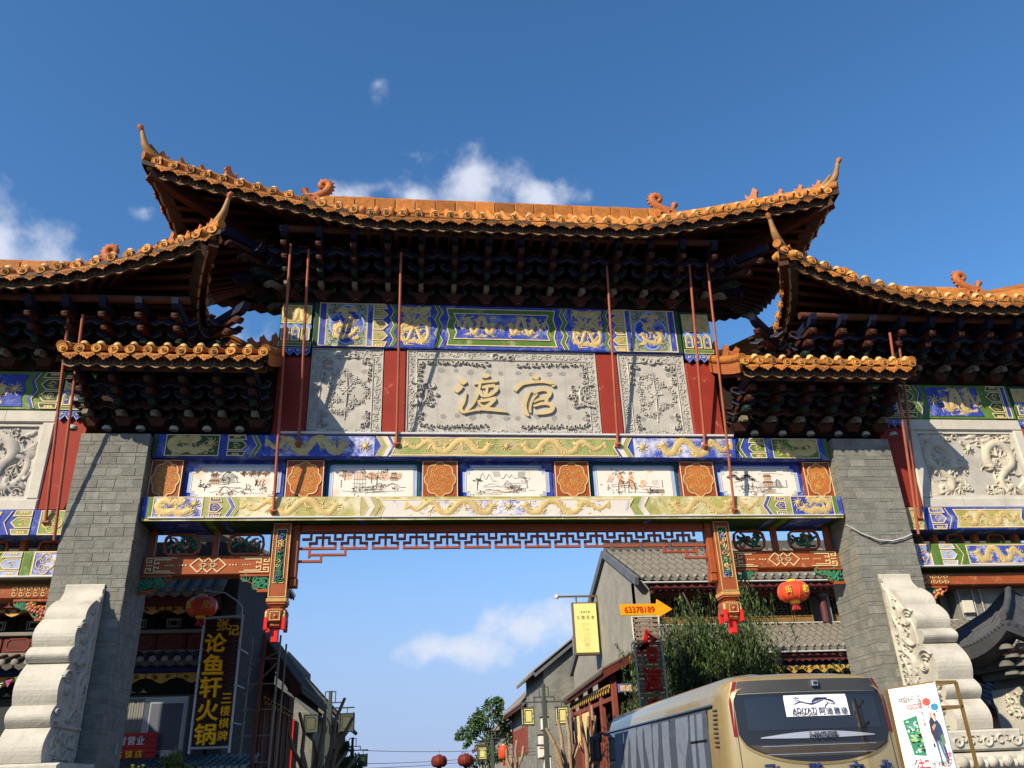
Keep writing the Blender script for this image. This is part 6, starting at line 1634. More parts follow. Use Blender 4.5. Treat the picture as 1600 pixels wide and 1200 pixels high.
def tiled(parent, a, b, c, d, sp, m, rng, caps=True, r=.055, name='tile_row', thick=.10):
    """sloping tiled roof: a-b along the eave, d-c along the ridge (a below d, b below c)"""
    a, b, c, d = map(Vector, (a, b, c, d)); up = (d-a); n = ((b-a).cross(d-a)).normalized()
    if n.z < 0: n = -n
    q = MB(); q.add([a, b, c, d, a-n*thick, b-n*thick, c-n*thick, d-n*thick], [(0,1,2,3),(7,6,5,4),(0,4,5,1),(1,5,6,2),(2,6,7,3),(3,7,4,0)], m)
    o = q.build('roof', parent); N_ = max(1, int((b-a).length/sp))
    mesh = None
    for i in range(N_+1):
        f = i/N_; p = a.lerp(b, f); e = d.lerp(c, f); v = e-p
        if mesh is None:
            w = MB(); K = 5
            for k in range(K):
                w.lathe([(r*1.05, k/K), (r*.92, (k+.97)/K)], (0, 0, 0), m, 6)
            if caps: w.lathe([(r*1.25, .0), (r*1.25, -.004), (0, -.004)], (0, 0, 0), GCAP, 8)
            mesh = w.mesh(name)
        M = Matrix.Translation(p+n*.02) @ v.to_track_quat('Z', 'Y').to_matrix().to_4x4() @ RZ(rng.uniform(-.1, .1)) @ SC(rng.uniform(.93, 1.07), rng.uniform(.93, 1.07), v.length)
        add_obj(name, mesh, o, M)
    if caps:
        t = (b-a).normalized(); w = MB()
        for i in range(N_):
            p = a.lerp(b, (i+.5)/N_)-Vector((0,0,.04)); fr = Fr(p-up.normalized()*.02, t, (0,0,1))
            w.poly(fr, [(-sp*.42,.03),(-sp*.4,-.03),(0,-.085),(sp*.4,-.03),(sp*.42,.03)], -.012, .012, m, back=True)
        w.build('drip_tiles', o)
    return o
def gable_house(name, label, group, x0, x1, y0, y1, ze, zr, axis, wall, tile, sp=.28, ov=.5, seed=1, cat='house'):
    r = random.Random(seed); t = thing(name, ((x0+x1)/2, (y0+y1)/2, 0), label, cat, group); b = MB()
    if axis == 'y':
        xm = (x0+x1)/2
        for y, o in ((y0, 1), (y1, -1)):
            P = [(x0,y,0),(x1,y,0),(x1,y,ze),(xm,y,zr),(x0,y,ze)]; b.add(P, [(0,1,2,3,4)[::o]], wall)
        b.add([(x0,y0,0),(x0,y1,0),(x0,y1,ze),(x0,y0,ze)], [(3,2,1,0)], wall); b.add([(x1,y0,0),(x1,y1,0),(x1,y1,ze),(x1,y0,ze)], [(0,1,2,3)], wall); b.build('wall', t)
        sl = (zr-ze)/(xm-x0)
        tiled(t, (x0-ov,y0-.25,ze-ov*sl+.06), (x0-ov,y1,ze-ov*sl+.06), (xm,y1,zr+.08), (xm,y0-.25,zr+.08), sp, tile, r); tiled(t, (x1+ov,y0-.25,ze-ov*sl+.06), (x1+ov,y1,ze-ov*sl+.06), (xm,y1,zr+.08), (xm,y0-.25,zr+.08), sp*3, tile, r, caps=False)
        rd = MB(); rd.bbox(xm-.14, xm+.14, y0-.3, y1, zr+.0, zr+.32, tile, c=.03); rd.build('ridge', t)
        for s, xe in ((-1, x0-ov), (1, x1+ov)):
            q = MB(); q.bar((xe, y0-.2, ze-ov*sl-.10), (xm, y0-.2, zr-.08), .10, .22, mat('bargeboard_grey', (.10,.11,.13), .8, var=.2)); q.build('bargeboard', t)
    else:
        ym = (y0+y1)/2
        for x, o in ((x0, -1), (x1, 1)):
            b.add([(x,y0,0),(x,y1,0),(x,y1,ze),(x,ym,zr),(x,y0,ze)], [(0,1,2,3,4)[::o]], wall)
        b.add([(x0,y0,0),(x1,y0,0),(x1,y0,ze),(x0,y0,ze)], [(0,1,2,3)], wall); b.add([(x0,y1,0),(x1,y1,0),(x1,y1,ze),(x0,y1,ze)], [(3,2,1,0)], wall); b.build('wall', t)
        sl = (zr-ze)/(ym-y0)
        tiled(t, (x0-.2,y0-ov,ze-ov*sl+.06), (x1+.2,y0-ov,ze-ov*sl+.06), (x1+.2,ym,zr+.08), (x0-.2,ym,zr+.08), sp, tile, r)
        rd = MB(); rd.bbox(x0-.25, x1+.25, ym-.14, ym+.14, zr, zr+.32, tile, c=.03); rd.build('ridge', t)
    return t
def valance(parent, fr, u0, u1, zt, h, m=VAL, step=.55):
    q = MB(); n = max(1, round((u1-u0)/step)); w = (u1-u0)/n
    for i in range(n):
        a = u0+i*w
        q.poly(fr, [(a+.01,zt),(a+.01,zt-h*.45),(a+w*.2,zt-h*.55),(a+w*.35,zt-h*.85),(a+w*.5,zt-h),(a+w*.65,zt-h*.85),(a+w*.8,zt-h*.55),(a+w-.01,zt-h*.45),(a+w-.01,zt)], 0, .03, m)
        for k in (-1, 1): q.stroke(fr, curl(a+w*.5+k*w*.2, zt-h*.35, h*.25, 0, 1.2, k), h*.09, .05, DARK, h0=.028)
    q.build('carved_valance', parent)
def lattice_window(parent, x, y, z0, z1, w, m=WOODY, seed=0):
    q = MB(); f = .05
    for a in (x, x+w-f): q.bbox(a, a+f, y-.05, y+.03, z0, z1, m, c=.008)
    for a, c in ((z0, z0+f), (z1-f, z1), (z0+(z1-z0)*.22, z0+(z1-z0)*.22+f)): q.bbox(x+f, x+w-f, y-.045, y+.03, a, c, m, c=.008)
    o = q.build('window', parent); q = MB(); v0 = z0+(z1-z0)*.22+f
    q.box(x+f, x+w-f, y+.0, y+.02, z0+f, z1-f, DARK); q.box(x+f+.02, x+w-f-.02, y-.02, y-.001, z0+f+.01, v0-f-.01, m); q.build('pane', o)
    q = MB(); W = w-2*f; H = z1-f-v0; a = .014
    def hb(u0, u1, v): q.box(x+f+u0*W, x+f+u1*W, y-.035, y-.012, v0+v*H-a/2, v0+v*H+a/2, m)
    def vb(u, a0, a1): q.box(x+f+u*W-a/2, x+f+u*W+a/2, y-.034, y-.013, v0+a0*H, v0+a1*H, m)
    for u in (.2, .8): vb(u, 0, 1)
    for u in (.4, .6): vb(u, .08, .36); vb(u, .64, .92)
    for v in (.08, .36, .5, .64, .92): hb(.2, .8, v)
    for v in (.2, .8): hb(0, .2, v); hb(.8, 1, v); hb(.4, .6, v)
    vb(.5, .36, .64); q.build('lattice', o)
rng = random.Random(21)
# --- restaurant behind the left pier
LB = thing('restaurant', (-10, 8, 0), 'shaded grey brick restaurant with maroon balcony and gilt valances behind the left pier', 'building')
xl, xr, yf = -17.0, -5.5, 5.0
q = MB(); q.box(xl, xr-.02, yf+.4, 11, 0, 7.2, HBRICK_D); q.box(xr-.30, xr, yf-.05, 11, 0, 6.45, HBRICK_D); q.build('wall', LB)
tiled(LB, (xl, yf-.55, 5.88), (xr-.28, yf-.55, 5.88), (xr-.28, yf+1.4, 7.25), (xl, yf+1.4, 7.25), .26, GTILE_L, rng, r=.07)
tiled(LB, (xr+.35, yf+1.0, 7.05), (xr+.35, 11, 7.05), (-8.5, 11, 8.9), (-8.5, yf+1.0, 8.9), .27, GTILE, rng)
q = MB(); q.bbox(xl, xr-.3, yf-.42, yf-.3, 5.60, 5.80, MAROON, c=.01); q.bbox(xl, xr-.3, yf-.1, yf+.38, 5.55, 5.75, TIMBER); q.build('fascia_board', LB)
valance(LB, WALL(yf-.28), xl, xr-.3, 5.62, .18, GOLD_DULL)
for k in range(16):
    x = xr-.95-.72*k; q = MB(); q.box(x, x+.68, yf+.15, yf+.2, 5.18, 5.48, DARK); o = q.build('window', LB); q = MB(); F = WALL(yf+.148)
    for a in (.12, .22): q.ring(F, R4(x+.14+a*.5, x+.54-a*.5, 5.22+a*.25, 5.45-a*.25), .014, 0, .012, mat('pale_fret', (.32,.36,.36), .6))
    q.build('lattice', o)
q = MB(); q.bbox(xl, xr-.3, yf-.12, yf+.4, 5.08, 5.16, mat('stone_ledge', (.20,.19,.17), .8, var=.2)); q.bbox(xl, xr-.3, yf-.12, yf+.4, 4.66, 4.74, MATS['stone_ledge']); q.build('ledge', LB)
for k in range(18):
    x = xr-.95-.62*k; q = MB(); q.bbox(x, x+.60, yf-.05, yf+.05, 4.745, 5.075, MAROON, c=.012)
    F = WALL(yf-.05); c = .06; q.ring(F, [(x+.08+c,4.79),(x+.52-c,4.79),(x+.52,4.79+c),(x+.52,5.03-c),(x+.52-c,5.03),(x+.08+c,5.03),(x+.08,5.03-c),(x+.08,4.79+c)], .02, 0, .015, REDW); q.build('balcony_panel', LB)
tiled(LB, (xl, yf-.75, 4.44), (xr-.2, yf-.75, 4.44), (xr-.2, yf-.08, 4.66), (xl, yf-.08, 4.66), .24, GTILE, rng, r=.06)
q = MB(); q.bbox(xl, xr-.25, yf-.5, yf-.4, 4.24, 4.36, mat('navy_board', (.014,.022,.10), .6), c=.01); q.bbox(xl, xr-.25, yf-.3, yf+.4, 3.86, 4.24, DARK, c=.01); q.build('fascia_board', LB)
valance(LB, WALL(yf-.38), xl, xr-.35, 4.23, .20, VAL, .62)
for k in range(6):
    x1 = xr-.35-1.9*k; q = MB(); q.bbox(x1-1.86, x1, yf-.1, yf+.0, 2.55, 3.86, mat('slate_frame', (.05,.065,.07), .5), c=.02); o = q.build('window', LB)
    q = MB(); q.box(x1-1.80, x1-.06, yf-.112, yf-.102, 2.62, 3.80, GLASS); q.build('pane', o)
    q = MB()
    for i in range(10): q.box(x1-1.76+.05*i, x1-1.72+.05*i, yf-.118-.006*(i % 2), yf-.113, 2.64, 3.78, mat('pale_curtain', (.19,.19,.18), .8))
    q.build('curtain', o)
    q = MB(); q.bbox(x1-1.15, x1-.45, yf-.13, yf-.113, 2.75, 3.70, mat('aluminium', (.32,.34,.36), .35, metal=.4), c=.004); q.box(x1-1.12, x1-.48, yf-.134, yf-.1305, 2.78, 3.67, mat('blue_grey_blind', (.09,.105,.13), .6, var=.1)); q.build('sash', o)
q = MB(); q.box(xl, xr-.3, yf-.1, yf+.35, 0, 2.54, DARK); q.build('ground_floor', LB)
tiled(LB, (-7.4, yf-1.6, 2.35), (-4.75, yf-1.6, 2.35), (-4.75, yf-.1, 2.62), (-7.4, yf-.1, 2.62), .13, mat('blue_grey_tile', (.075,.10,.115), .6, var=.25), rng, r=.05)
# --- narrow street house with a dark gable
H2 = thing('street_house', (-7, 11, 0), 'dark timber house with a low gable roof sloping to the lane behind the scaffold tower', 'house')
q = MB(); q.box(-9, -5.45, 9.0, 15.0, 0, 4.6, TIMBER); q.build('wall', H2)
tiled(H2, (-4.45, 8.6, 4.28), (-4.45, 15.2, 4.28), (-6.4, 15.2, 6.65), (-6.4, 8.6, 6.65), .27, GTILE, rng)
q = MB(); q.bar((-4.5, 8.58, 4.12), (-6.4, 8.58, 6.45), .12, .24, TIMBER); q.bar((-4.72, 8.5, 4.3), (-4.72, 15, 4.3), .1, .2, TIMBER); q.build('bargeboard', H2)
for k in range(5):
    q = MB(); q.bbox(-5.5, -5.42, 9.3+1.1*k, 9.42+1.1*k, 0, 4.5, MAROON); q.build('post', H2)
valance(H2, Fr((-5.43, 0, 0), (0, 1, 0), (0, 0, 1)), 9.0, 14.5, 4.15, .2, GOLD_DULL)
# --- scaffold tower
SCF = thing('scaffold', (-4.7, 4.6, 0), 'rusty scaffold tower of thin poles beside the restaurant sign', 'scaffold')
STEEL = mat('galvanised_pole', (.20,.18,.15), .5, metal=.5, var=.3); RUST = mat('rusty_pole', (.11,.035,.022), .7, var=.4)
def pole(par, a, b, r, m): q = MB(); q.tube([a, b], r, m, 6); q.build('pole', par)
for x, y, m in ((-4.40,4.0,STEEL), (-4.72,4.0,RUST), (-4.45,5.2,STEEL), (-5.02,4.3,STEEL)): pole(SCF, (x, y, 0), (x+.05, y, 4.85), .022 if m is STEEL else .045, m)
for k in range(9): pole(SCF, (-5.02, 4.05, .55+.48*k), (-4.40, 4.0, .55+.48*k), .014, STEEL)
pole(SCF, (-5.0, 4.1, 4.25), (-4.3, 4.0, 4.55), .016, STEEL); pole(SCF, (-5.0, 4.1, 3.7), (-4.38, 4.0, 4.3), .014, STEEL)
# --- tea house on the right
RB = thing('tea_house', (14, 18, 0), 'sunlit grey tea house with lattice windows and two tiled roofs behind the willow', 'building')
xa, xb, y0 = 5.9, 24.0, 14.0
q = MB()
q.add([(xa,y0,0),(xa,26.5,0),(xa,26.5,6.7),(xa,18,10.0),(xa,y0,8.25)], [(0,1,2,3,4)[::-1]], PLASTER); q.build('gable_wall', RB)
q = MB(); q.box(xa+.01, xb, y0+.45, 26.4, 0, 8.1, HBRICK); q.box(xa, xa+.45, y0-.25, y0+.4, 0, 8.0, PLASTER); q.build('wall', RB)
q = MB(); q.box(17.6, xb, y0-.05, y0+.44, 0, 8.0, HBRICK); q.build('wall', RB)
tiled(RB, (xa+.15, y0-.75, 7.98), (xb, y0-.75, 7.98), (xb, 18, 10.1), (xa+.15, 18, 10.1), .30, GTILE_L, rng, r=.075)
q = MB(); RKE = mat('bargeboard_grey', (.10,.11,.13), .8, var=.2); q.bar((xa-.05, y0-.6, 7.9), (xa-.05, 18, 9.98), .14, .26, RKE); q.bar((xa-.05, 18, 9.98), (xa-.05, 26.9, 6.45), .16, .30, RKE); q.build('bargeboard', RB)
tiled(RB, (xa, 27.0, 6.5), (xb, 27.0, 6.5), (xb, 18, 10.12), (xa, 18, 10.12), .30, GTILE, rng)
q = MB(); q.bbox(xa, xb, 17.85, 18.15, 10.05, 10.45, GTILE, c=.03); q.build('ridge', RB)
GUT = mat('pale_gutter', (.42,.42,.40), .5, var=.15)
q = MB(); q.tube([(xa+.1, y0-.80, 7.80), (xb, y0-.80, 7.80)], .035, GUT, 6); q.tube([(xa+.1, y0-2.05, 5.30), (xb, y0-2.05, 5.30)], .035, GUT, 6); q.tube([(xa+.3, y0-.02, 6.52), (17.6, y0-.02, 6.50)], .03, GUT, 6); q.build('gutter', RB)
def scallop(par, x0, x1, y, zt, h, m):
    F = WALL(y); n = int((x1-x0)/.22); q = MB()
    pts = [(x0, zt)] + sum([[(x0+.22*i, zt-h*.7), (x0+.22*i+.11, zt-h)] for i in range(n)], []) + [(x1, zt-h*.7), (x1, zt)]
    q.poly(F, pts, -.03, 0, m, back=True); q.build('fascia_board', par)
scallop(RB, xa+.4, xb, y0-.6, 7.76, .22, MAROON); scallop(RB, xa+.2, xb, y0-1.9, 5.25, .24, MAROON)
q = MB(); q.box(xa+.46, 17.6, y0-.45, y0+.44, 7.50, 7.62, TIMBER); q.build('fascia_board', RB)
k = 0; x = xa+.50
while x < 17.2:
    if abs(x-12.45) < .35 or abs(x-16.0) < .2:
        q = MB(); q.tube([(x+.25, y0-.1, 6.5), (x+.25, y0-.1, 7.55)], .13, mat('plum_column', (.09,.030,.035), .5, var=.15), 12); q.lathe([(.15,0),(.16,.08),(.13,.16)], (x+.25, y0-.1, 7.36), mat('teal_capital', (.10,.20,.20), .6), 12); q.build('column', RB)
        q = MB(); q.box(x+.45, x+.55, y0-.02, y0+.1, 6.5, 7.5, PLASTER); q.build('wall', RB); x += .62; continue
    lattice_window(RB, x, y0+.25, 6.55, 7.52, .70); x += .74
tiled(RB, (xa-.1, y0-2.0, 5.45), (xb, y0-2.0, 5.45), (xb, y0-.05, 6.45), (xa-.1, y0-.05, 6.45), .26, GTILE_L, rng, r=.065)
q = MB(); q.box(xa, xb, y0-1.7, y0-1.5, 4.72, 5.15, DARK); q.build('fascia_board', RB)
q = MB(); q.box(xa, xb, y0-1.71, y0-1.705, 4.90, 5.02, mat('navy_board', (.014,.022,.10), .6)); q.build('painted_board', RB)
valance(RB, WALL(y0-1.72), xa+.2, xb, 4.92, .24, VAL, .5)
for x in (6.5, 9.5, 12.6, 15.6, 18.6, 21.6):
    q = MB(); q.tube([(x, y0-1.5, 0), (x, y0-1.5, 4.75)], .14, MAROON, 10); q.build('column', RB)
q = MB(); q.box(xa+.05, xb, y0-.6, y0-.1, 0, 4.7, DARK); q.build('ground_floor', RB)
# conduit and meter box on the right wall
q = MB(); q.bbox(17.75, 18.15, y0-.18, y0-.051, 6.72, 7.15, mat('cream_box', (.55,.52,.42), .6), c=.01)
for xx in (17.7, 18.25, 18.55): q.tube([(xx, y0-.1, 8.0), (xx, y0-.1, 6.55), (xx+.5, y0-.1, 6.42)], .025, GUT, 6)
q.build('meter_box', RB)
# --- red gallery leaning on the gable wall, facing the lane
GP = thing('lean_to_gallery', (5, 17, 0), 'red timber lean-to gallery with gilt fringe and cream blinds along the lane', 'gallery')
tiled(GP, (4.35, 21.0, 4.80), (4.35, 13.2, 5.02), (5.88, 13.2, 5.75), (5.88, 21.0, 5.5), .24, mat('brown_roof_tile', (.11,.075,.055), .85, var=.35), rng, r=.06)
q = MB(); q.bar((4.40, 13.15, 4.90), (5.9, 13.15, 5.62), .1, .2, MAROON); q.bar((4.45, 13.2, 4.88), (4.45, 21.0, 4.68), .08, .16, MAROON); q.build('fascia_board', GP)
F = Fr((4.62, 0, 0), (0, -1, 0), (0, 0, 1)); valance(GP, F, -20.8, -13.4, 4.62, .26, VAL, .42)
for y in (13.4, 15.3, 17.2, 19.1, 20.9):
    q = MB(); q.bbox(4.65, 4.83, y-.09, y+.09, 0, 4.9, REDW, c=.02); q.build('post', GP)
for a, b in ((13.5,15.2),(15.4,17.1),(17.3,19.0),(19.2,20.8)):
    q = MB(); q.box(4.68, 4.78, a, b, 4.15, 4.28, REDW); q.box(4.68, 4.78, a, b, 2.9, 3.0, REDW); q.box(4.70, 4.75, a, b, 2.2, 2.9, REDW)
    for j in range(9): q.box(4.69, 4.76, a+.17*j, a+.17*j+.05, 2.3, 2.9, TIMBER)
    q.build('railing', GP)
for a, b in ((17.3,19.0),(19.2,20.8)):
    q = MB(); q.box(4.72, 4.74, a, b, 2.9, 4.14, CREAMB); q.build('blind', GP)
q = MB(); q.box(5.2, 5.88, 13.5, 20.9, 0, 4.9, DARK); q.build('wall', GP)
q = MB(); q.bbox(4.86, 5.6, 13.32, 13.36, 4.35, 4.62, mat('blue_board', (.10,.12,.32), .6), c=.02); q.box(4.93, 5.53, 13.312, 13.319, 4.40, 4.57, mat('peach_print', (.55,.38,.24), .7, var=.5, vscale=14)); q.build('name_board', GP)
# --- houses down the lane
h = gable_house('brick_house', 'grey brick house with a plain gable beyond the tea house', None, 4.55, 12.0, 27.2, 34.0, 6.9, 9.6, 'y', HBRICK, GTILE_L, seed=3, ov=.5)
h = gable_house('lane_house', 'low tiled house with a deep red-brown eave along the lane, third on the right', None, 5.0, 11.0, 34.5, 46.0, 6.4, 9.0, 'y', HBRICK, GTILE_L, seed=4, ov=.7)
for k in range(7): q = MB(); q.bbox(4.94, 5.02, 35+1.5*k, 36+1.5*k, 3.3, 4.8, REDW, c=.02); q.build('shutter', h)
q = MB(); q.bar((4.38, 34.3, 5.72), (4.38, 46, 5.72), .08, .26, MAROON); q.build('fascia_board', h)
h = gable_house('far_house', 'small far house with a dusty roof at the lane end on the right', None, 4.2, 9.5, 50.0, 66.0, 4.9, 7.2, 'y', PLASTER, GTILE_L, seed=5, ov=.6)
q = MB(); q.bar((3.6, 49.8, 4.35), (3.6, 66, 4.35), .08, .3, MAROON); q.build('fascia_board', h)
h = gable_house('gable_house', 'pale grey gabled house behind the pollarded tree on the left', None, -10.2, -5.15, 18.2, 24.0, 4.55, 6.6, 'y', HBRICK, GTILE_L, seed=6, ov=.35)
q = MB(); q.bbox(-5.9, -5.8, 18.05, 18.15, 0, 4.2, RED_LACQ); q.build('banner_strip', h)
h = gable_house('dark_house', 'dark low house farther down the lane on the left', None, -9.5, -5.2, 25.5, 34.0, 5.0, 7.2, 'y', TIMBER, GTILE, seed=7, ov=.6)
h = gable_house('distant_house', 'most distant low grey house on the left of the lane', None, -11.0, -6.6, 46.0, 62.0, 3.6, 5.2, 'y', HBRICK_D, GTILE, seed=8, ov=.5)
# --- shop front beyond the right pier
SH = thing('roadside_shop', (13.5, 7, 0), 'low pink-walled shop with a grey tiled awning and red character beyond the right scroll stone', 'shop')
q = MB(); q.box(11.2, 16.5, 6.6, 9.0, 0, 3.35, PINK); q.build('wall', SH)
tiled(SH, (11.0, 5.95, 3.22), (16.6, 5.95, 3.22), (16.6, 7.2, 3.75), (11.0, 7.2, 3.75), .24, GTILE, rng, r=.06)
scallop(SH, 11.0, 16.6, 6.0, 3.12, .16, mat('black_board', (.02,.02,.02), .6))
letter('wall_character', '大', WALL(6.6), 12.25, 2.72, .55, .45, RED_LACQ, SH, extrude=.03, bold=.03)
q = MB(); q.bbox(11.9, 16.2, 5.2, 5.4, 1.2, 2.55, mat('red_hoarding', (.52,.015,.012), .6), c=.02); q.build('hoarding', SH)
# --- little stone shrine roof at far right
SP = thing('stone_shrine', (8.9, .2, 0), 'carved stone shrine with a dark upturned tile roof beside the right scroll stone', 'shrine')
DSL = mat('dark_slate', (.060,.064,.070), .7, var=.35, vscale=3, bump=.4, bscale=8); DST = mat('weathered_tile', (.13,.125,.11), .8, var=.35)
def shrine():
    x0, x1, y0, y1 = 8.12, 11.3, -.9, 1.6; q = MB()
    def ev(u): return 4.02-.22*math.sin(math.pi*u)*1.0
    N = 14
    for (ax, ay, bx, by) in ((x0, y0, x1, y0), (x0, y0, x0, y1)):
        rows = []
        for k, (ins, dz) in enumerate(((0, 0), (.25, .10), (.55, .27), (.9, .50), (1.2, .85))):
            row = []
            for i in range(N+1):
                u = i/N; px, py = ax+(bx-ax)*u, ay+(by-ay)*u
                if ay == by: px = x0+ins+(x1-x0-2*ins)*u; py += ins
                else: py = y0+ins+(y1-y0-2*ins)*u; px += ins
                row.append((px, py, ev(u)+dz+(.10*(2*u-1)**4 if k == 0 else 0)))
            rows.append(row)
        q.grid(rows, DSL, True, flip=(ay != by)); q.grid([rows[0], [(p[0]+.02, p[1]+.02, p[2]-.20) for p in rows[0]], [(p[0]+.4, p[1]+.35, p[2]-.30) for p in rows[0]]], DSL, False, flip=(ay == by))
    prof = ((0, 0), (.25, .10), (.55, .27), (.9, .50), (1.2, .85))
    def dz(i_): return float(np.interp(i_, [p[0] for p in prof], [p[1] for p in prof]))
    for i in range(24):
        u = (i+.5)/24; xx = x0+(x1-x0)*u; L = min(1.2, xx-x0, x1-xx)
        q.tube([(xx, y0+L*k-.01, ev(u)+dz(L*k)+.02) for k in (0, .33, .66, 1)], .030, DSL, 6)
        yy = y0+(y1-y0)*u; L = min(1.2, yy-y0, y1-yy)
        q.tube([(x0+L*k-.01, yy, ev(u)+dz(L*k)+.02) for k in (0, .33, .66, 1)], .030, DSL, 6)
    q.tube([(x0+k, y0+k, ev(0)+.12+dz(k)) for k in (0, .25, .55, .9, 1.2)], .06, DSL, 8); q.tube([(x1-k, y0+k, ev(0)+.12+dz(k)) for k in (0, .25, .55, .9, 1.2)], .06, DSL, 8)
    ro = q.build('roof', SP)
    r = random.Random(5)
    for k in range(4):
        for i in range(10):
            xx = 8.28+.27*i+.10*(k % 2); b = MB(); b.lathe([(.12,0),(.115,.04),(.06,.09),(0,.10)], (xx, y0+.33+.06*k, 3.66-.13*k), DST, 8); b.build('corbel', ro)
    b = MB(); 
    for k, (w, z0, z1) in enumerate(((.55, 3.42, 3.62), (.70, 3.28, 3.42), (.82, 3.12, 3.28))): b.bbox(x0+w-.1, x1-w+.1, y0+w, y1-w, z0, z1, MATS['weathered_tile'], c=.02)
    b.bbox(x0+.70, x1-.7, y0+.9, y1-.7, 0, 3.12, CREAM_W, c=.03); b.build('shrine_body', SP)
    g = MB(); scrollwork(g, WALL(y0+.9), x0+.75, x1-.75, 2.7, 3.1, CREAM_W, .09, .04, r); F = Fr((x0+.70, 0, 0), (0, -1, 0), (0, 0, 1)); scrollwork(g, F, -.6, 0.0, 2.6, 3.05, CREAM_W, .09, .04, r); g.build('carved_border', SP)
shrine()
# ------------------------------------------------------------------ signs
SIGN_Y = mat('sign_yellow', (.95,.52,.008), .5); SLAT = mat('maroon_slat', (.040,.014,.012), .6, var=.25, vscale=4); POLE = mat('grey_pole', (.42,.43,.44), .4, metal=.3, var=.15)
def restaurant_sign():
    t = thing('vertical_shop_sign', (-5.53, 4, 2.7), 'tall slatted maroon sign with yellow characters in a silver pole frame', 'sign')
    x0, x1, z0, z1, y = -5.90, -5.15, 2.76, 5.22, 4.0
    for k in range(27):
        z = z0+.05+k*.089; q = MB(); q.bbox(x0+.03, x1-.03, y+.015, y+.045, z, z+.078, SLAT, c=.006); q.build('slat', t)
    for a, b in (((x0, y, z0-.1), (x0-.01, y, z1+.03)), ((x1, y, z0-.1), (x1-.01, y, z1+.06)), ((x0, y, z1), (x1, y, z1+.03)), ((x0, y, z0), (x1, y, z0))):
        q = MB(); q.tube([a, b], .026, POLE, 8); q.build('frame_pole', t)
    for z in (3.2, 3.9, 4.6):
        for x in (x0, x1): q = MB(); q.tube([(x, y, z), (x, y+.9, z+.02)], .014, POLE, 6); q.tube([(x-.04, y-.02, z), (x+.04, y-.02, z)], .012, POLE, 6); q.build('wall_tie', t)
    F = WALL(y)
    for ch, u, v, s, m in (('张', 345, 978, .24, GOLD_CH2), ('记', 363, 987, .22, SIGN_Y)): letter('sign_character', ch, F, x0+(u-314)/62*.75, 5.22-(v-966)/204*2.46, s, s, m, t, lift=.012, extrude=.02, bold=.018)
    for k, (ch, v) in enumerate((('论',1008),('鱼',1042),('轩',1078),('火',1114),('锅',1150))): letter('sign_character', ch, F, x0+.27, 5.22-(v-966)/204*2.46, .42, .40, SIGN_Y, t, lift=.015, extrude=.03, bold=.028)
    for ch, v in (('三',1096),('楼',1115),('棋',1134),('牌',1153)): letter('sign_character', ch, F, x0+.60, 5.22-(v-966)/204*2.46, .19, .19, SIGN_Y, t, lift=.012, extrude=.02, bold=.022)
GOLD_CH2 = mat('brown_gold', (.60,.36,.03), .5)
restaurant_sign()
def red_banner(x0, x1, label, rows):
    t = thing('opening_banner', ((x0+x1)/2, 4.7, 2.5), label, 'banner'); F = WALL(4.7)
    m2 = mat('banner_white', (.75,.72,.72), .5)
    for k in range(6):
        q = MB(); q.bbox(x0, x1, 4.71, 4.73, 2.55+.095*k, 2.55+.095*k+.088, mat('banner_red', (.42,.012,.02), .5, var=.15), c=.004); q.build('slat', t)
    for k, ch in enumerate(rows[0]): letter('banner_character', ch, F, x1-.66+.175*k, 2.97, .15, .16, m2, t, extrude=.006, bold=.02)
    for k, ch in enumerate(rows[1]): letter('banner_character', ch, F, x1-.69+.19*k, 2.72, .14, .15, SIGN_Y, t, extrude=.006, bold=.02)
red_banner(-7.75, -6.72, 'red banner with white and yellow characters under the window right of the left pier', ('时营业', '古镇店'))
red_banner(-11.2, -9.55, 'red banner at the left edge beyond the left scroll stone', ('', ''))
def yellow_sign():
    t = thing('hanging_shop_sign', (5.35, 20, 6.3), 'pale yellow vertical light box hanging from an iron arm on the grey gable', 'sign'); y = 20.0
    LB_ = mat('light_box_yellow', (.70,.64,.24), .4, var=.06); FRM_ = mat('bronze_frame', (.11,.085,.05), .5)
    q = MB(); q.bbox(4.78, 5.82, y-.12, y+.06, 6.36, 8.46, FRM_, c=.03); q.build('frame', t)
    q = MB(); q.bbox(4.85, 5.78, y-.14, y-.121, 6.46, 8.40, LB_, c=.006); q.build('face', t); F = WALL(y-.14)
    for k, ch in enumerate('九隐花舍'): letter('sign_character', ch, F, 5.01+.20*k, 7.84, .13, .15, INK, t, lift=.002, extrude=.003)
    for k, ch in enumerate('官渡古镇'): letter('sign_character', ch, F, 5.16+.10*k, 8.06, .07, .08, INK, t, lift=.002, extrude=.003)
    pale = mat('pale_olive_print', (.56,.53,.24), .5)
    for k, ch in enumerate('时味花园餐厅'): letter('sign_character', ch, F, 5.31, 7.56-.195*k, .26, .16, pale, t, lift=.002, extrude=.003)
    q = MB(); q.bar((4.25, y, 8.72), (5.95, y, 8.72), .07, .07, FRM_); q.bar((5.9, y, 8.72), (5.9, y, 6.6), .08, .08, FRM_); q.bar((5.0, y, 8.72), (5.0, y, 8.46), .05, .05, FRM_); q.bar((5.6, y, 8.72), (5.6, y, 8.46), .05, .05, FRM_)
    for z in (8.0, 7.0): q.bar((5.82, y, z), (5.95, y, z), .05, .05, FRM_)
    q.build('bracket_arm', t); q = MB(); q.lathe([(.0,-.02),(.1,-.02),(.1,.02),(0,.02)], (4.2, y, 8.72), mat('pale_disc', (.5,.48,.4), .5), 10, axis='y'); q.build('finial', t)
yellow_sign()
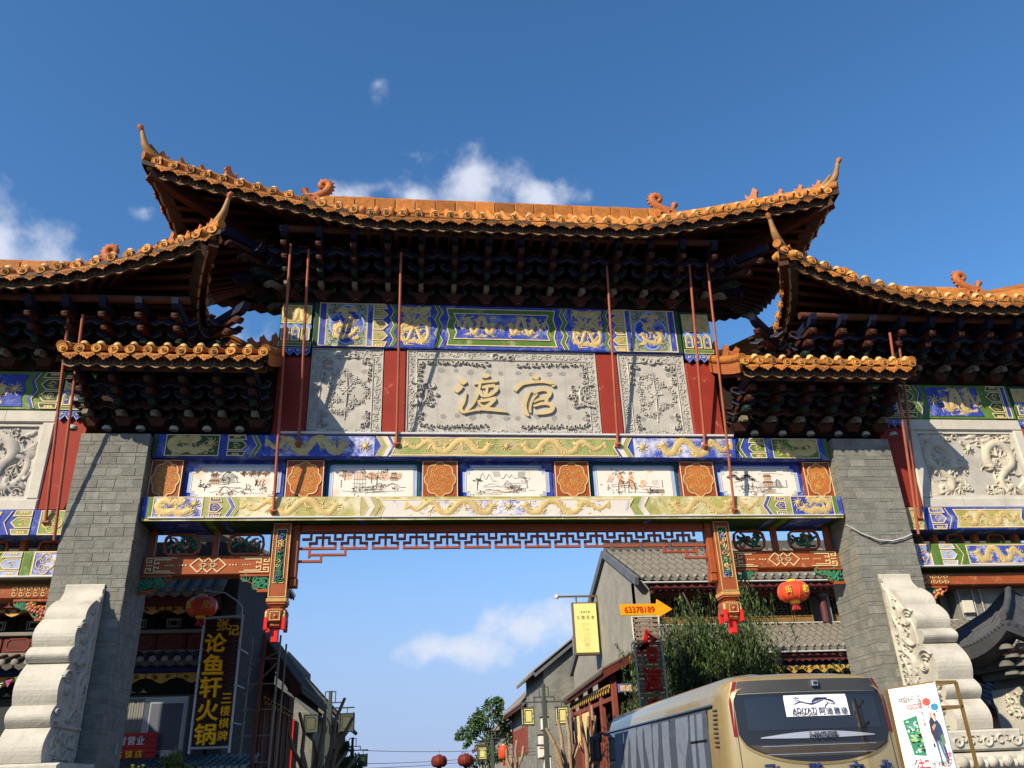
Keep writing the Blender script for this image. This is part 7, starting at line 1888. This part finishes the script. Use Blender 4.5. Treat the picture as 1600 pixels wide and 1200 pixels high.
def arrow_sign():
    t = thing('arrow_sign', (4.75, 9, 6), 'orange arrow sign with a red telephone number on top of the slatted board', 'sign'); F = WALL(8.96)
    q = MB(); q.poly(F, [(4.10,5.99),(5.12,5.99),(5.12,5.90),(5.58,6.14),(5.16,6.42),(5.14,6.30),(4.08,6.30)], -.06, 0, mat('arrow_orange', (.72,.33,.01), .45), back=True); q.build('arrow_board', t)
    letter('telephone_number', '63378189', F, 4.63, 6.145, .86, .17, mat('number_red', (.55,.04,.01), .5), t, lift=.002, extrude=.004, bold=.012)
    t = thing('slatted_sign', (4.75, 9, 2.5), 'weathered slatted board with red brush characters beneath the orange arrow', 'sign')
    SL = mat('weathered_slat', (.21,.165,.125), .8, var=.35, vscale=4)
    for k in range(26):
        z = 2.75+.122*k; q = MB(); q.bbox(4.42, 5.14, 9.0, 9.03, z, z+.085, SL, c=.006); q.build('slat', t)
    for x in (4.40, 5.16): q = MB(); q.tube([(x, 8.98, 2.4), (x, 8.98, 5.97)], .028, mat('cream_pole', (.50,.48,.40), .5, var=.2), 8); q.build('frame_pole', t)
    q = MB(); q.tube([(4.38, 8.98, 5.95), (5.18, 8.98, 5.95)], .028, MATS['cream_pole'], 8); q.build('frame_pole', t)
    for x in (4.62, 4.9): q = MB(); q.bar((x, 9.05, 2.5), (x, 9.05, 5.9), .03, .03, TIMBER); q.build('batten', t)
    F2 = WALL(8.99); q = MB()
    def st(pts, w): q.stroke(F2, [(4.46+a*.66, c) for a, c in pts], [x*.66 for x in w], .05, RED_LACQ, h0=.005, flat=True)
    st([(.46,5.62),(.42,5.40),(.32,5.18),(.10,5.06)], [.05,.18,.22,.16]); st([(.48,5.58),(.62,5.42),(.86,5.32)], [.04,.10,.14]); st([(.10,5.06),(.40,5.18),(.84,5.32)], [.20,.16,.08])
    st([(.50,5.22),(.44,5.02),(.46,4.86),(.52,4.76)], [.10,.16,.16,.12]); st([(.50,5.02),(.74,5.08),(.76,4.92),(.70,4.76)], [.10,.14,.16,.14]); st([(.46,4.76),(.72,4.76)], [.14,.14])
    q.build('brush_character', t)
    letter('brush_character', '渡', F2, 4.80, 4.30, .56, .64, RED_LACQ, t, lift=.01, extrude=.03, bold=.028)
    q = MB(); st2 = [([(.5,3.85),(.45,3.6),(.3,3.4)], [.1,.12,.06]), ([(.2,3.7),(.8,3.74)], [.1,.1]), ([(.5,3.4),(.8,3.2)], [.12,.08]), ([(.6,3.1),(.4,2.9),(.75,2.85)], [.1,.12,.1])]
    for pts, w in st2: st(pts, w)
    q.build('brush_character', t)
arrow_sign()
def poster():
    A, B = Vector(PA), Vector(PB); t = thing('poster_board', ((A+B)/2-Vector((0,0,PA[2]))), 'white printed poster board with a walking couple, standing beside the right scroll stone', 'poster board')
    ux = (B-A); W = ux.length; F = Fr((A.x, A.y, 0), ux, (0, 0, 1)); zt = A.z; PWH = mat('poster_white', (.74,.74,.75), .4)
    q = MB(); q.fbox(F, 0, W, .35, zt, -.03, 0, PWH); q.build('poster', t)
    BR_ = mat('bronze_angle', (.20,.125,.04), .45, metal=.3, var=.2); C = Vector(PC)
    for a, b in (((B+ux.normalized()*.02), C), (C, Vector((C.x-.02, C.y, 0))), (A+Vector((0,.05,-.0)), B+Vector((0,.05,0))), (Vector((B.x,B.y+.04,zt)), Vector((B.x,B.y+.04,0))), (B+Vector((0,0,-.3)), C+Vector((0,0,-.3))), (A+Vector((.0,.04,0)), Vector((A.x,A.y+.04,0))), (C, C+(A-B)*.98), (C+Vector((0,0,-.3)), C+(A-B)*.98+Vector((0,0,-.3)))):
        q = MB(); q.bar(a, b, .035, .035, BR_); q.build('frame_bar', t)
    def L(ch, u, v, w, h, m, **k): letter('printed_character', ch, F, u*W, zt-v, w, h, m, t, lift=.001, extrude=.002, **k)
    PR = mat('print_red', (.50,.03,.05), .6)
    for k, ch in enumerate('中国孩子'): L(ch, .20+.085*k, .16, .055, .07, INK)
    for k, ch in enumerate('呱呱叫'): L(ch, .36+.10*k, .255, .065, .075, PR)
    for k, ch in enumerate('中国'): L(ch, .60, .13+.055*k, .045, .045, INK)
    L('梦', .60, .25, .055, .09, PR)
    for k, ch in enumerate('放飞中国'): L(ch, .60+.0*k, .34+.045*k, .03, .04, INK)
    L('街', .36, 1.00, .20, .26, PR)
    for k, ch in enumerate('放飞中国'): L(ch, .60+.075*k, .95, .06, .07, INK)
    L('梦', .92, .90, .09, .18, PR)
    r = random.Random(12); cols = [mat('print_%d' % i, c, .6) for i, c in enumerate(((.03,.20,.12),(.25,.42,.15),(.02,.025,.02),(.60,.62,.60),(.06,.28,.20)))]
    q = MB(); q.poly(F, [(.17*W,zt-.40),(.47*W,zt-.36),(.50*W,zt-.84),(.25*W,zt-.82)], 0, .003, cols[0])
    for k in range(90):
        v = r.uniform(.42,.79); u = .22+.10*(v-.4)/.4*.6+r.uniform(0,.22); m = cols[min(4, int(abs(r.gauss(2,1.3))))] if v > .52 else cols[r.choice((0,1,4,3))]
        q.poly(F, lobed(u*W, zt-v, r.uniform(.008,.035), r.uniform(.008,.02), 5, .2, 10, r.random()), .003, .0035+.0002*(k % 9), m)
    q.build('printed_picture', t)
    q = MB(); sk = mat('print_skin', (.42,.24,.16), .6); den = mat('print_denim', (.06,.14,.24), .6); jk = mat('print_jacket', (.035,.035,.06), .6); bl = mat('print_blue_coat', (.02,.05,.13), .6); gn = mat('print_green_bag', (.10,.18,.10), .6)
    def pg(pts, m, h): q.poly(F, [((.66+.34*a)*W, zt-.33-.62*c) for a, c in pts], .001, h, m)
    pg([(.22,.04),(.30,.0),(.36,.05),(.34,.13),(.24,.13)], sk, .003); pg([(.44,.09),(.52,.05),(.58,.10),(.55,.19),(.46,.18)], sk, .003); pg([(.42,.07),(.53,.03),(.60,.10),(.57,.10),(.48,.08)], INK, .0035)
    pg([(.10,.20),(.22,.12),(.36,.13),(.48,.26),(.50,.55),(.20,.58),(.08,.40)], jk, .004); pg([(.44,.20),(.60,.18),(.74,.28),(.80,.48),(.70,.60),(.48,.58)], bl, .0045); pg([(.58,.48),(.78,.44),(.80,.60),(.66,.70),(.58,.62)], gn, .005)
    pg([(.20,.30),(.42,.24),(.46,.28),(.26,.38)], sk, .0052); pg([(.20,.56),(.36,.57),(.36,.80),(.38,.98),(.28,1.0),(.26,.80)], den, .004); pg([(.36,.56),(.52,.56),(.60,.80),(.68,.95),(.60,.98),(.48,.80)], den, .0042); pg([(.54,.58),(.70,.60),(.76,.85),(.78,.94),(.70,.96),(.62,.80)], bl, .0038)
    pg([(.28,.97),(.40,.97),(.40,1.03),(.30,1.03)], INK, .005); pg([(.60,.95),(.70,.94),(.74,1.0),(.62,1.0)], INK, .005); pg([(.04,.62),(.16,.60),(.16,.68),(.06,.68)], INK, .0042)
    q.build('printed_figures', t)
    q = MB(); q.poly(F, lobed(.735*W, zt-.215, .055, .05, 10, .1), 0, .003, mat('bubble_red', (.50,.08,.06), .6)); q.blob(F, .76*W, zt-.28, .012, .003, MATS['bubble_red']); q.poly(F, lobed(.875*W, zt-.285, .052, .045, 10, .1), 0, .003, mat('bubble_blue', (.03,.22,.36), .6)); q.blob(F, .89*W, zt-.345, .012, .003, MATS['bubble_blue']); q.build('speech_bubbles', t)
PA, PB, PC = (4.74, -2.8, 2.90), (5.12, -3.3, 2.93), (5.41, -3.3, 2.93)
poster()
# ------------------------------------------------------------------ lanterns
LR = mat('lantern_silk', (.58,.060,.022), .38, var=.08, coat=.2); LR_D = mat('backlit_dark_silk', (.13,.018,.014), .6); LRIB = mat('lantern_rib', (.58,.12,.05), .4); LG = mat('lantern_gold', (.66,.40,.05), .4); TASS = mat('tassel_red', (.42,.03,.03), .6)  # dark silk has the far lanterns' backlit shade put into its colour
def lantern(x, y, z, r, h, label, ch=True, top=None, group=None, dim=False, rot=0.0, parts=True):
    t = thing('red_lantern', (x, y, z), label, 'lantern', group); M0 = T(x, y, z) @ RZ(rot)
    q = MB(); n = 24; prof = [(r*(.42+.58*math.cos(a)**.8), h/2*math.sin(a)) for a in (math.pi/2*(-1+2*i/16)*.985 for i in range(17))]
    vs, fs = [], []
    for rr, zz in prof:
        for j in range(n*2):
            k = rr*(1.0-.030*(1-abs(math.cos(j*math.pi/4)))) if True else rr
            a = 2*math.pi*j/(n*2); vs.append((k*math.cos(a), k*math.sin(a), zz))
    for i in range(16):
        for j in range(n*2): fs.append((i*n*2+j, i*n*2+(j+1)%(n*2), (i+1)*n*2+(j+1)%(n*2), (i+1)*n*2+j))
    q.add(vs, fs, LR_D if dim else LR, True); q.build('lantern_body', t, M0)
    q = MB()
    for j in range(12):
        a = 2*math.pi*(j+.0)/12; q.tube([(rr*1.004*math.cos(a), rr*1.004*math.sin(a), zz) for rr, zz in prof], .006, LR_D if dim else LRIB, 4, caps=False)
    q.build('lantern_ribs', t, M0)
    for sg in (-1, 1):
        q = MB(); q.lathe([(r*.34, 0), (r*.34, .02*sg), (r*.28, .055*sg), (r*.22, .06*sg), (0, .06*sg)], (0, 0, sg*h*.485), LR_D if dim else LG, 16); q.build('lantern_cap', t, M0)
    q = MB()
    for k in range(14):
        a = 2*math.pi*k/14; q.tube([(r*.18*math.cos(a), r*.18*math.sin(a), -h*.55), (r*.2*math.cos(a)+.01, r*.2*math.sin(a), -h*.75), (r*.25*math.cos(a+.3), r*.22*math.sin(a), -h*.98)], .010, TASS, 4)
    q.build('tassel', t, M0)
    if ch:
        for k, ang in enumerate((-2.25, -1.1)):
            c = Vector((math.cos(ang), math.sin(ang), 0)); F = Fr(Vector((x, y, z))+c*r*.985, (-c.y, c.x, 0), (0, 0, 1)); letter('lantern_character', '街楼'[k], F, 0, 0, r*.42, h*.40, LG, t, extrude=.012, bold=.02)
    if top: q = MB(); q.tube([(x, y, z+h*.5), (x, y, top)], .008, INK, 5); q.build('hanging_wire', t)
lantern(-5.90, 3.6, 5.38, .30, .38, 'red silk lantern with gold characters above the maroon vertical sign', rot=.2)
t = thing('lantern_arm', (-5.3, 3.8, 5.2), 'thin bent white pole that carries the left lantern over the sign', 'pole'); q = MB(); q.tube([(-5.18,4.0,5.2),(-5.17,3.95,5.42),(-5.25,3.85,5.52),(-5.5,3.7,5.67),(-5.90,3.6,5.70)], .014, POLE, 6); q.build('pole', t)
lantern(5.20, .45, 4.87, .275, .33, 'red silk lantern hanging on a wire under the right red beam', top=5.27, rot=.5)
lantern(-9.85, 3.0, 5.05, .30, .44, 'red silk lantern half cut off by the left edge of the picture')
for x, lab in ((-.5, 'small dark red lantern above the lane, left of the pair in the distance'), (.64, 'small dark red lantern above the lane, right of the pair in the distance')):
    lantern(x, 25, 2.80, .34, .44, lab, ch=False, top=3.25, dim=True, group='far lanterns over the lane')
lantern(2.0, 22, 2.98, .20, .50, 'narrow bright red lantern in front of the far gallery right of the lamp post', ch=False, top=3.6)
for i, (x, z) in enumerate(((4.02, 4.10), (3.88, 3.40), (3.84, 3.0), (4.05, 2.55))):
    t = thing('box_lantern', (x, 24, z), ('highest', 'second', 'third', 'lowest')[i]+' white box lantern of the column hung beside the brick house', 'lantern', 'white box lanterns'); q = MB(); q.bbox(x-.16, x+.16, 23.84, 24.16, z-.24, z+.24, mat('paper_white', (.66,.62,.56), .7, var=.12), c=.03); q.build('lantern_body', t); q = MB(); q.bbox(x-.19, x+.19, 23.8, 24.2, z+.241, z+.29, TIMBER, c=.02); q.bbox(x-.18, x+.18, 23.81, 24.19, z-.28, z-.241, TIMBER, c=.02); q.build('lantern_frame', t)
# ------------------------------------------------------------------ street lamps with hanging boxes
LBOX = mat('lamp_box_yellow', (.60,.56,.22), .5, var=.08); LBOX_D = mat('lamp_box_shaded', (.085,.095,.055), .6, var=.1); LFR = mat('lamp_frame', (.05,.065,.06), .6)  # dark boxes are the yellow ones with shade put into the colour
def street_lamp(x, y, zt, zb, off, w, h, label, dark=False):
    t = thing('street_lamp', (x, y, 0), label, 'street lamp', 'lamp posts along the lane')
    q = MB(); q.bbox(x-.09, x+.09, y-.09, y+.09, 0, zb+.1, LFR, c=.02); q.bbox(x-.06, x+.06, y-.06, y+.06, zb+.1, zt, LFR, c=.02); q.build('post', t)
    q = MB(); q.bar((x-off-.25, y, zb), (x+off+.25, y, zb), .05, .05, LFR); q.bar((x-.4, y, zb+.18), (x+.4, y, zb+.18), .04, .04, LFR); q.bar((x-.4, y, zb), (x-.4, y, zb+.18), .04, .04, LFR); q.bar((x+.4, y, zb), (x+.4, y, zb+.18), .04, .04, LFR)
    q.bar((x-.18, y, zb+.18), (x-.18, y, zb+.55), .035, .035, LFR); q.bar((x+.18, y, zb+.18), (x+.18, y, zb+.55), .035, .035, LFR); q.bar((x-.18, y, zb+.55), (x+.18, y, zb+.55), .035, .035, LFR); q.build('cross_arm', t)
    for s in (-1, 1):
        c = x+s*off; z1 = zb-.22; q = MB(); q.bbox(c-w/2, c+w/2, y-w/2, y+w/2, z1-h, z1, LBOX_D if dark else LBOX, c=.01); o = q.build('lamp_box', t)
        q = MB()
        for a in (-1, 1):
            for b in (-1, 1): q.bar((c+a*w*.52, y+b*w*.52, z1-h-.06), (c+a*w*.52, y+b*w*.52, z1+.06), .035, .035, LFR)
        for zz in (z1+.01, z1-h-.01):
            for b in (-1, 1): q.bar((c-w*.55, y+b*w*.52, zz), (c+w*.55, y+b*w*.52, zz), .03, .03, LFR); q.bar((c+b*w*.52, y-w*.55, zz), (c+b*w*.52, y+w*.55, zz), .03, .03, LFR)
        F = WALL(y-w/2-.003); q.ring(F, R4(c-w*.33, c+w*.33, z1-h*.86, z1-h*.14), .025, 0, .01, LFR)
        for a in (-1, 1): q.fbox(F, *sorted((c+a*w*.33, c+a*w*.5)), z1-h*.35, z1-h*.32, 0, .01, LFR); q.fbox(F, *sorted((c+a*w*.33, c+a*w*.5)), z1-h*.68, z1-h*.65, 0, .01, LFR)
        q.bar((c, y, z1), (c, y, zb), .03, .03, LFR); q.build('lamp_frame', o)
street_lamp(3.45, 20, 5.35, 4.67, .67, .40, .58, 'tall street lamp with two yellow lantern boxes in front of the brick house')
street_lamp(2.42, 32, 4.12, 3.75, .54, .42, .55, 'smaller distant street lamp with yellow boxes under the far tree')
street_lamp(-4.59, 18, 5.10, 4.52, .62, .46, .55, 'street lamp with shaded lantern boxes behind the pollarded tree on the left', dark=True)
street_lamp(-4.68, 32, 4.20, 3.60, .55, .40, .48, 'far left street lamp with one lit yellow box showing')
t = thing('overhead_wire', (-2, 30, 3), 'thin sagging wires strung across the lane in the distance', 'wire'); q = MB()
for z0, z1, sag in ((3.55, 3.35, .12), (2.95, 3.2, .15), (2.72, 3.05, .1)): q.tube([(-4.6+9.0*i/12, 30, z0+(z1-z0)*i/12-sag*4*(i/12)*(1-i/12)) for i in range(13)], .012, INK, 4)
q.build('cable', t)
t = thing('bunting', (-9.5, 4, 4.2), 'string of small coloured pennants at the left edge', 'bunting'); q = MB(); q.tube([(-9.9,4,3.95),(-9.4,4,4.08),(-8.9,4,4.32)], .006, INK, 4); q.build('cord', t)
for k in range(7):
    f = k/6; x, z = -9.85+.95*f, 3.97+.36*f; q = MB(); F = Fr((x, 3.99, z), (1, .2, .3), (0, 0, 1)); q.poly(F, [(0,0),(.13,.0),(.06,-.14)], 0, .004, mat('pennant_%d' % (k % 3), ((.10,.34,.10),(.50,.55,.60),(.48,.10,.28))[k % 3], .7), back=True); q.build('pennant', t)

# ------------------------------------------------------------------ trees and shrubs
def leaf_mat(name, c, tr=.25):
    if name in MATS: return MATS[name]
    m = mat(name, c, .6, var=.45, vscale=1.5); return m
LEAF_W = [leaf_mat('willow_leaf_a', (.036,.072,.020)), leaf_mat('willow_leaf_b', (.022,.045,.016)), leaf_mat('willow_leaf_c', (.085,.12,.032))]
LEAF_B = [leaf_mat('broad_leaf_a', (.045,.095,.025)), leaf_mat('broad_leaf_b', (.028,.060,.018)), leaf_mat('broad_leaf_c', (.075,.13,.035))]
LEAF_S = [leaf_mat('shrub_leaf_a', (.11,.14,.03)), leaf_mat('shrub_leaf_b', (.06,.09,.025)), leaf_mat('shrub_leaf_c', (.16,.16,.04))]
BARK = mat('bark', (.09,.07,.05), .9, var=.35, vscale=6, bump=.6, bscale=15); BARK_L = mat('pollard_bark', (.30,.21,.135), .9, var=.3, vscale=6, bump=.5, bscale=15)
def leaves(parent, name, C, Dv, size, asp, mats_, seed):
    """leaf blades: centres C, directions Dv"""
    rs = np.random.RandomState(seed); n = len(C); s = size*rs.uniform(.6, 1.3, n)[:, None]
    d = Dv/(np.linalg.norm(Dv, axis=1)[:, None]+1e-9); q = rs.normal(size=(n, 3)); q -= (q*d).sum(1)[:, None]*d; q /= np.linalg.norm(q, axis=1)[:, None]+1e-9
    a, b, c, e = C-d*s/2, C+q*s*asp/2, C+d*s/2, C-q*s*asp/2
    V = np.stack([a, b, c, e], 1).reshape(-1, 3); me = bpy.data.meshes.new(name)
    me.from_pydata(V.tolist(), [], np.arange(4*n).reshape(n, 4).tolist())
    for m in mats_: me.materials.append(m)
    me.polygons.foreach_set('material_index', rs.choice(len(mats_), n, p=[.45,.33,.22]).astype(np.int32)); me.update()
    return add_obj(name, me, parent)
def limb(q, a, b, r0, r1, m, bend, r):
    a, b = Vector(a), Vector(b); n = 5; pts = [a.lerp(b, i/n)+Vector((r.uniform(-bend, bend), r.uniform(-bend, bend), 0))*(0 if i in (0, n) else 1) for i in range(n+1)]
    q.tube(pts, [r0+(r1-r0)*i/n for i in range(n+1)], m, 7); return pts
def willow(x, y, h, label, tops, seed, n=42, drop=(1.0, 2.6), lw=.13):
    r = random.Random(seed); t = thing('willow_tree', (x, y, 0), label, 'tree'); q = MB()
    pts = limb(q, (x, y, 0), (x+.1, y, h*.52), .20, .13, BARK, .06, r); ends = []
    for (tx, tz) in tops:
        e = Vector((tx, y+r.uniform(-.9,.9), tz)); limb(q, pts[-1] if r.random() < .6 else pts[-2], e, .09, .025, BARK, .12, r); ends.append(e)
    q.build('trunk', t); C, D = [], []
    tw = MB()
    zm = max(e.z for e in ends)
    for e in ends:
        for k in range(int(n*(.35 if e.z > zm-.9 and len(ends) > 6 else 1))):
            o = e+Vector((r.gauss(0,.45), r.gauss(0,.45), r.uniform(-1.2,.2))); L = r.uniform(*drop); dx, dy = r.gauss(0,.22), r.gauss(0,.22); m = int(L*22)
            pl = [(o.x+dx*(i/8)**.7, o.y+dy*(i/8)**.7, o.z+.12*math.sin(i/8*3)-L*(i/8)**1.2) for i in range(9)]
            if k % 3 == 0: tw.tube(pl, .006, BARK, 3, caps=False)
            for i in range(m):
                f = i/m; g = f**.8
                C.append((o.x+dx*g+r.gauss(0,.035), o.y+dy*g+r.gauss(0,.035), o.z+.12*math.sin(f*3)-L*f**1.2)); D.append((r.gauss(0,.55), r.gauss(0,.55), -1))
    tw.build('twigs', t); leaves(t, 'crown', np.array(C), np.array(D), lw, .22, LEAF_W, seed)
willow(7.2, 11, 7.2, 'drooping dark green willow in front of the tea house lattice windows', [(6.6,7.0),(7.9,7.0),(5.9,5.7),(6.4,6.0),(7.1,6.2),(7.7,5.9),(8.3,5.7),(7.9,5.2),(6.8,5.3),(6.1,5.0),(8.4,5.1),(7.3,4.9),(6.3,4.7),(8.4,4.8)], 5, n=115, lw=.16)
willow(5.5, 11.2, 4.3, 'small dark willow shrub covering the foot of the slatted sign', [(5.0,3.7),(5.6,4.0),(6.1,4.3),(4.8,3.4),(5.5,3.5)], 6, n=50, drop=(.8, 1.7), lw=.11)
willow(12.3, 11, 5.6, 'slim dark shrub against the tea house wall just left of the right pier', [(12.2,5.4),(12.0,4.9),(12.6,5.0)], 8, n=50, drop=(.8, 1.6), lw=.11)
def broad(x, y, label, clumps, trunk_h, size, seed, mats_=None, per=420):
    r = random.Random(seed); t = thing('leafy_tree', (x, y, 0), label, 'tree'); q = MB(); pts = limb(q, (x, y, 0), (x, y, trunk_h), .16, .10, BARK, .05, r); C, D = [], []
    for cx, cz, cr in clumps:
        cy = y+r.uniform(-.8,.8)*cr; limb(q, pts[-1], (cx, cy, cz), .07, .02, BARK, .1, r)
        for k in range(9):
            o = (cx+r.gauss(0,.5)*cr, cy+r.gauss(0,.5)*cr, cz+r.gauss(0,.38)*cr)
            for i in range(per//9):
                v = np.array([r.gauss(0,1), r.gauss(0,1), r.gauss(0,.7)]); v = v/np.linalg.norm(v)*cr*.42*r.random()**.4; C.append((o[0]+v[0], o[1]+v[1], o[2]+v[2])); D.append(v+np.array([0,0,-.1]))
    q.build('trunk', t); leaves(t, 'crown', np.array(C), np.array(D), size, .55, mats_ or LEAF_B, seed)
broad(3.3, 45, 'dark green leafy tree rising above the roofs at the end of the lane', [(3.2,6.3,.9),(4.2,5.6,.9),(2.2,5.0,.7),(1.7,4.6,.5),(3.0,5.2,.8),(4.6,4.8,.9),(2.6,5.8,.6),(3.9,6.6,.5)], 4.2, .22, 11)
broad(2.6, 41, 'low round tree below the far lamp at the lane end', [(2.4,3.6,.7),(3.0,3.2,.8),(1.9,3.1,.6),(3.6,3.3,.7)], 2.2, .18, 12)
broad(-4.6, 24, 'small leafy tree beside the dark house on the left of the lane', [(-4.5,3.4,.5),(-4.2,2.9,.5),(-4.9,2.8,.5),(-4.0,2.5,.4)], 1.8, .14, 13)
broad(-6.3, 3.0, 'yellow green shrub below the red banner at the foot of the left pier', [(-6.5,2.25,.30),(-6.0,2.42,.34),(-5.75,2.28,.30),(-6.25,2.0,.4),(-5.6,2.0,.3)], 1.2, .07, 14, LEAF_S, 900)
def pollard(x, y, label, tips, seed, th=1.6):
    r = random.Random(seed); t = thing('pollarded_tree', (x, y, 0), label, 'tree', 'bare pollarded trees'); q = MB(); pts = limb(q, (x, y, 0), (x, y, th), .17, .16, BARK_L, .03, r); q.build('trunk', t)
    for tx, tz, k in tips:
        q = MB(); e = (tx, y+r.uniform(-.4,.4), tz); P = limb(q, (x+r.uniform(-.08,.08), y, th-.1), e, .085, .045, BARK_L, .07, r)
        q.blob(Fr(e, (1,0,0), (0,1,0)), 0, 0, .048, .03, BARK_L)
        for j in range(k):
            p = P[2+j % 3]; limb(q, p, p+Vector((r.uniform(-.4,.4), r.uniform(-.3,.3), r.uniform(.35,.7))), .035, .018, BARK_L, .03, r)
        q.build('branch', t)
pollard(-4.35, 12, 'bare brown pollarded tree with cut branches on the left of the lane', [(-3.62,4.30,2),(-4.15,3.9,2),(-4.9,3.95,1),(-5.1,3.4,1),(-3.35,3.75,2),(-3.5,2.85,1),(-4.45,3.2,2),(-3.2,2.75,1),(-4.7,2.9,1)], 21, 1.5)
pollard(3.0, 12, 'bare thin pollarded tree in front of the red gallery, nearer the lamp', [(2.3,3.3,1),(2.65,3.5,1),(2.9,3.62,1),(3.2,3.2,1),(2.45,2.9,1)], 22, 1.5)
pollard(3.65, 12.4, 'bare thin pollarded tree in front of the red gallery, nearer the coach', [(3.35,3.45,1),(3.6,3.6,1),(3.9,3.62,1),(4.0,3.1,1),(3.75,3.9,0)], 23, 1.5)
pollard(2.2, 20, 'bare pollarded tree at the foot of the taller lamp, farthest back', [(1.9,3.0,1),(2.3,3.3,1),(2.6,3.1,1),(2.1,2.8,1)], 24, 1.6)
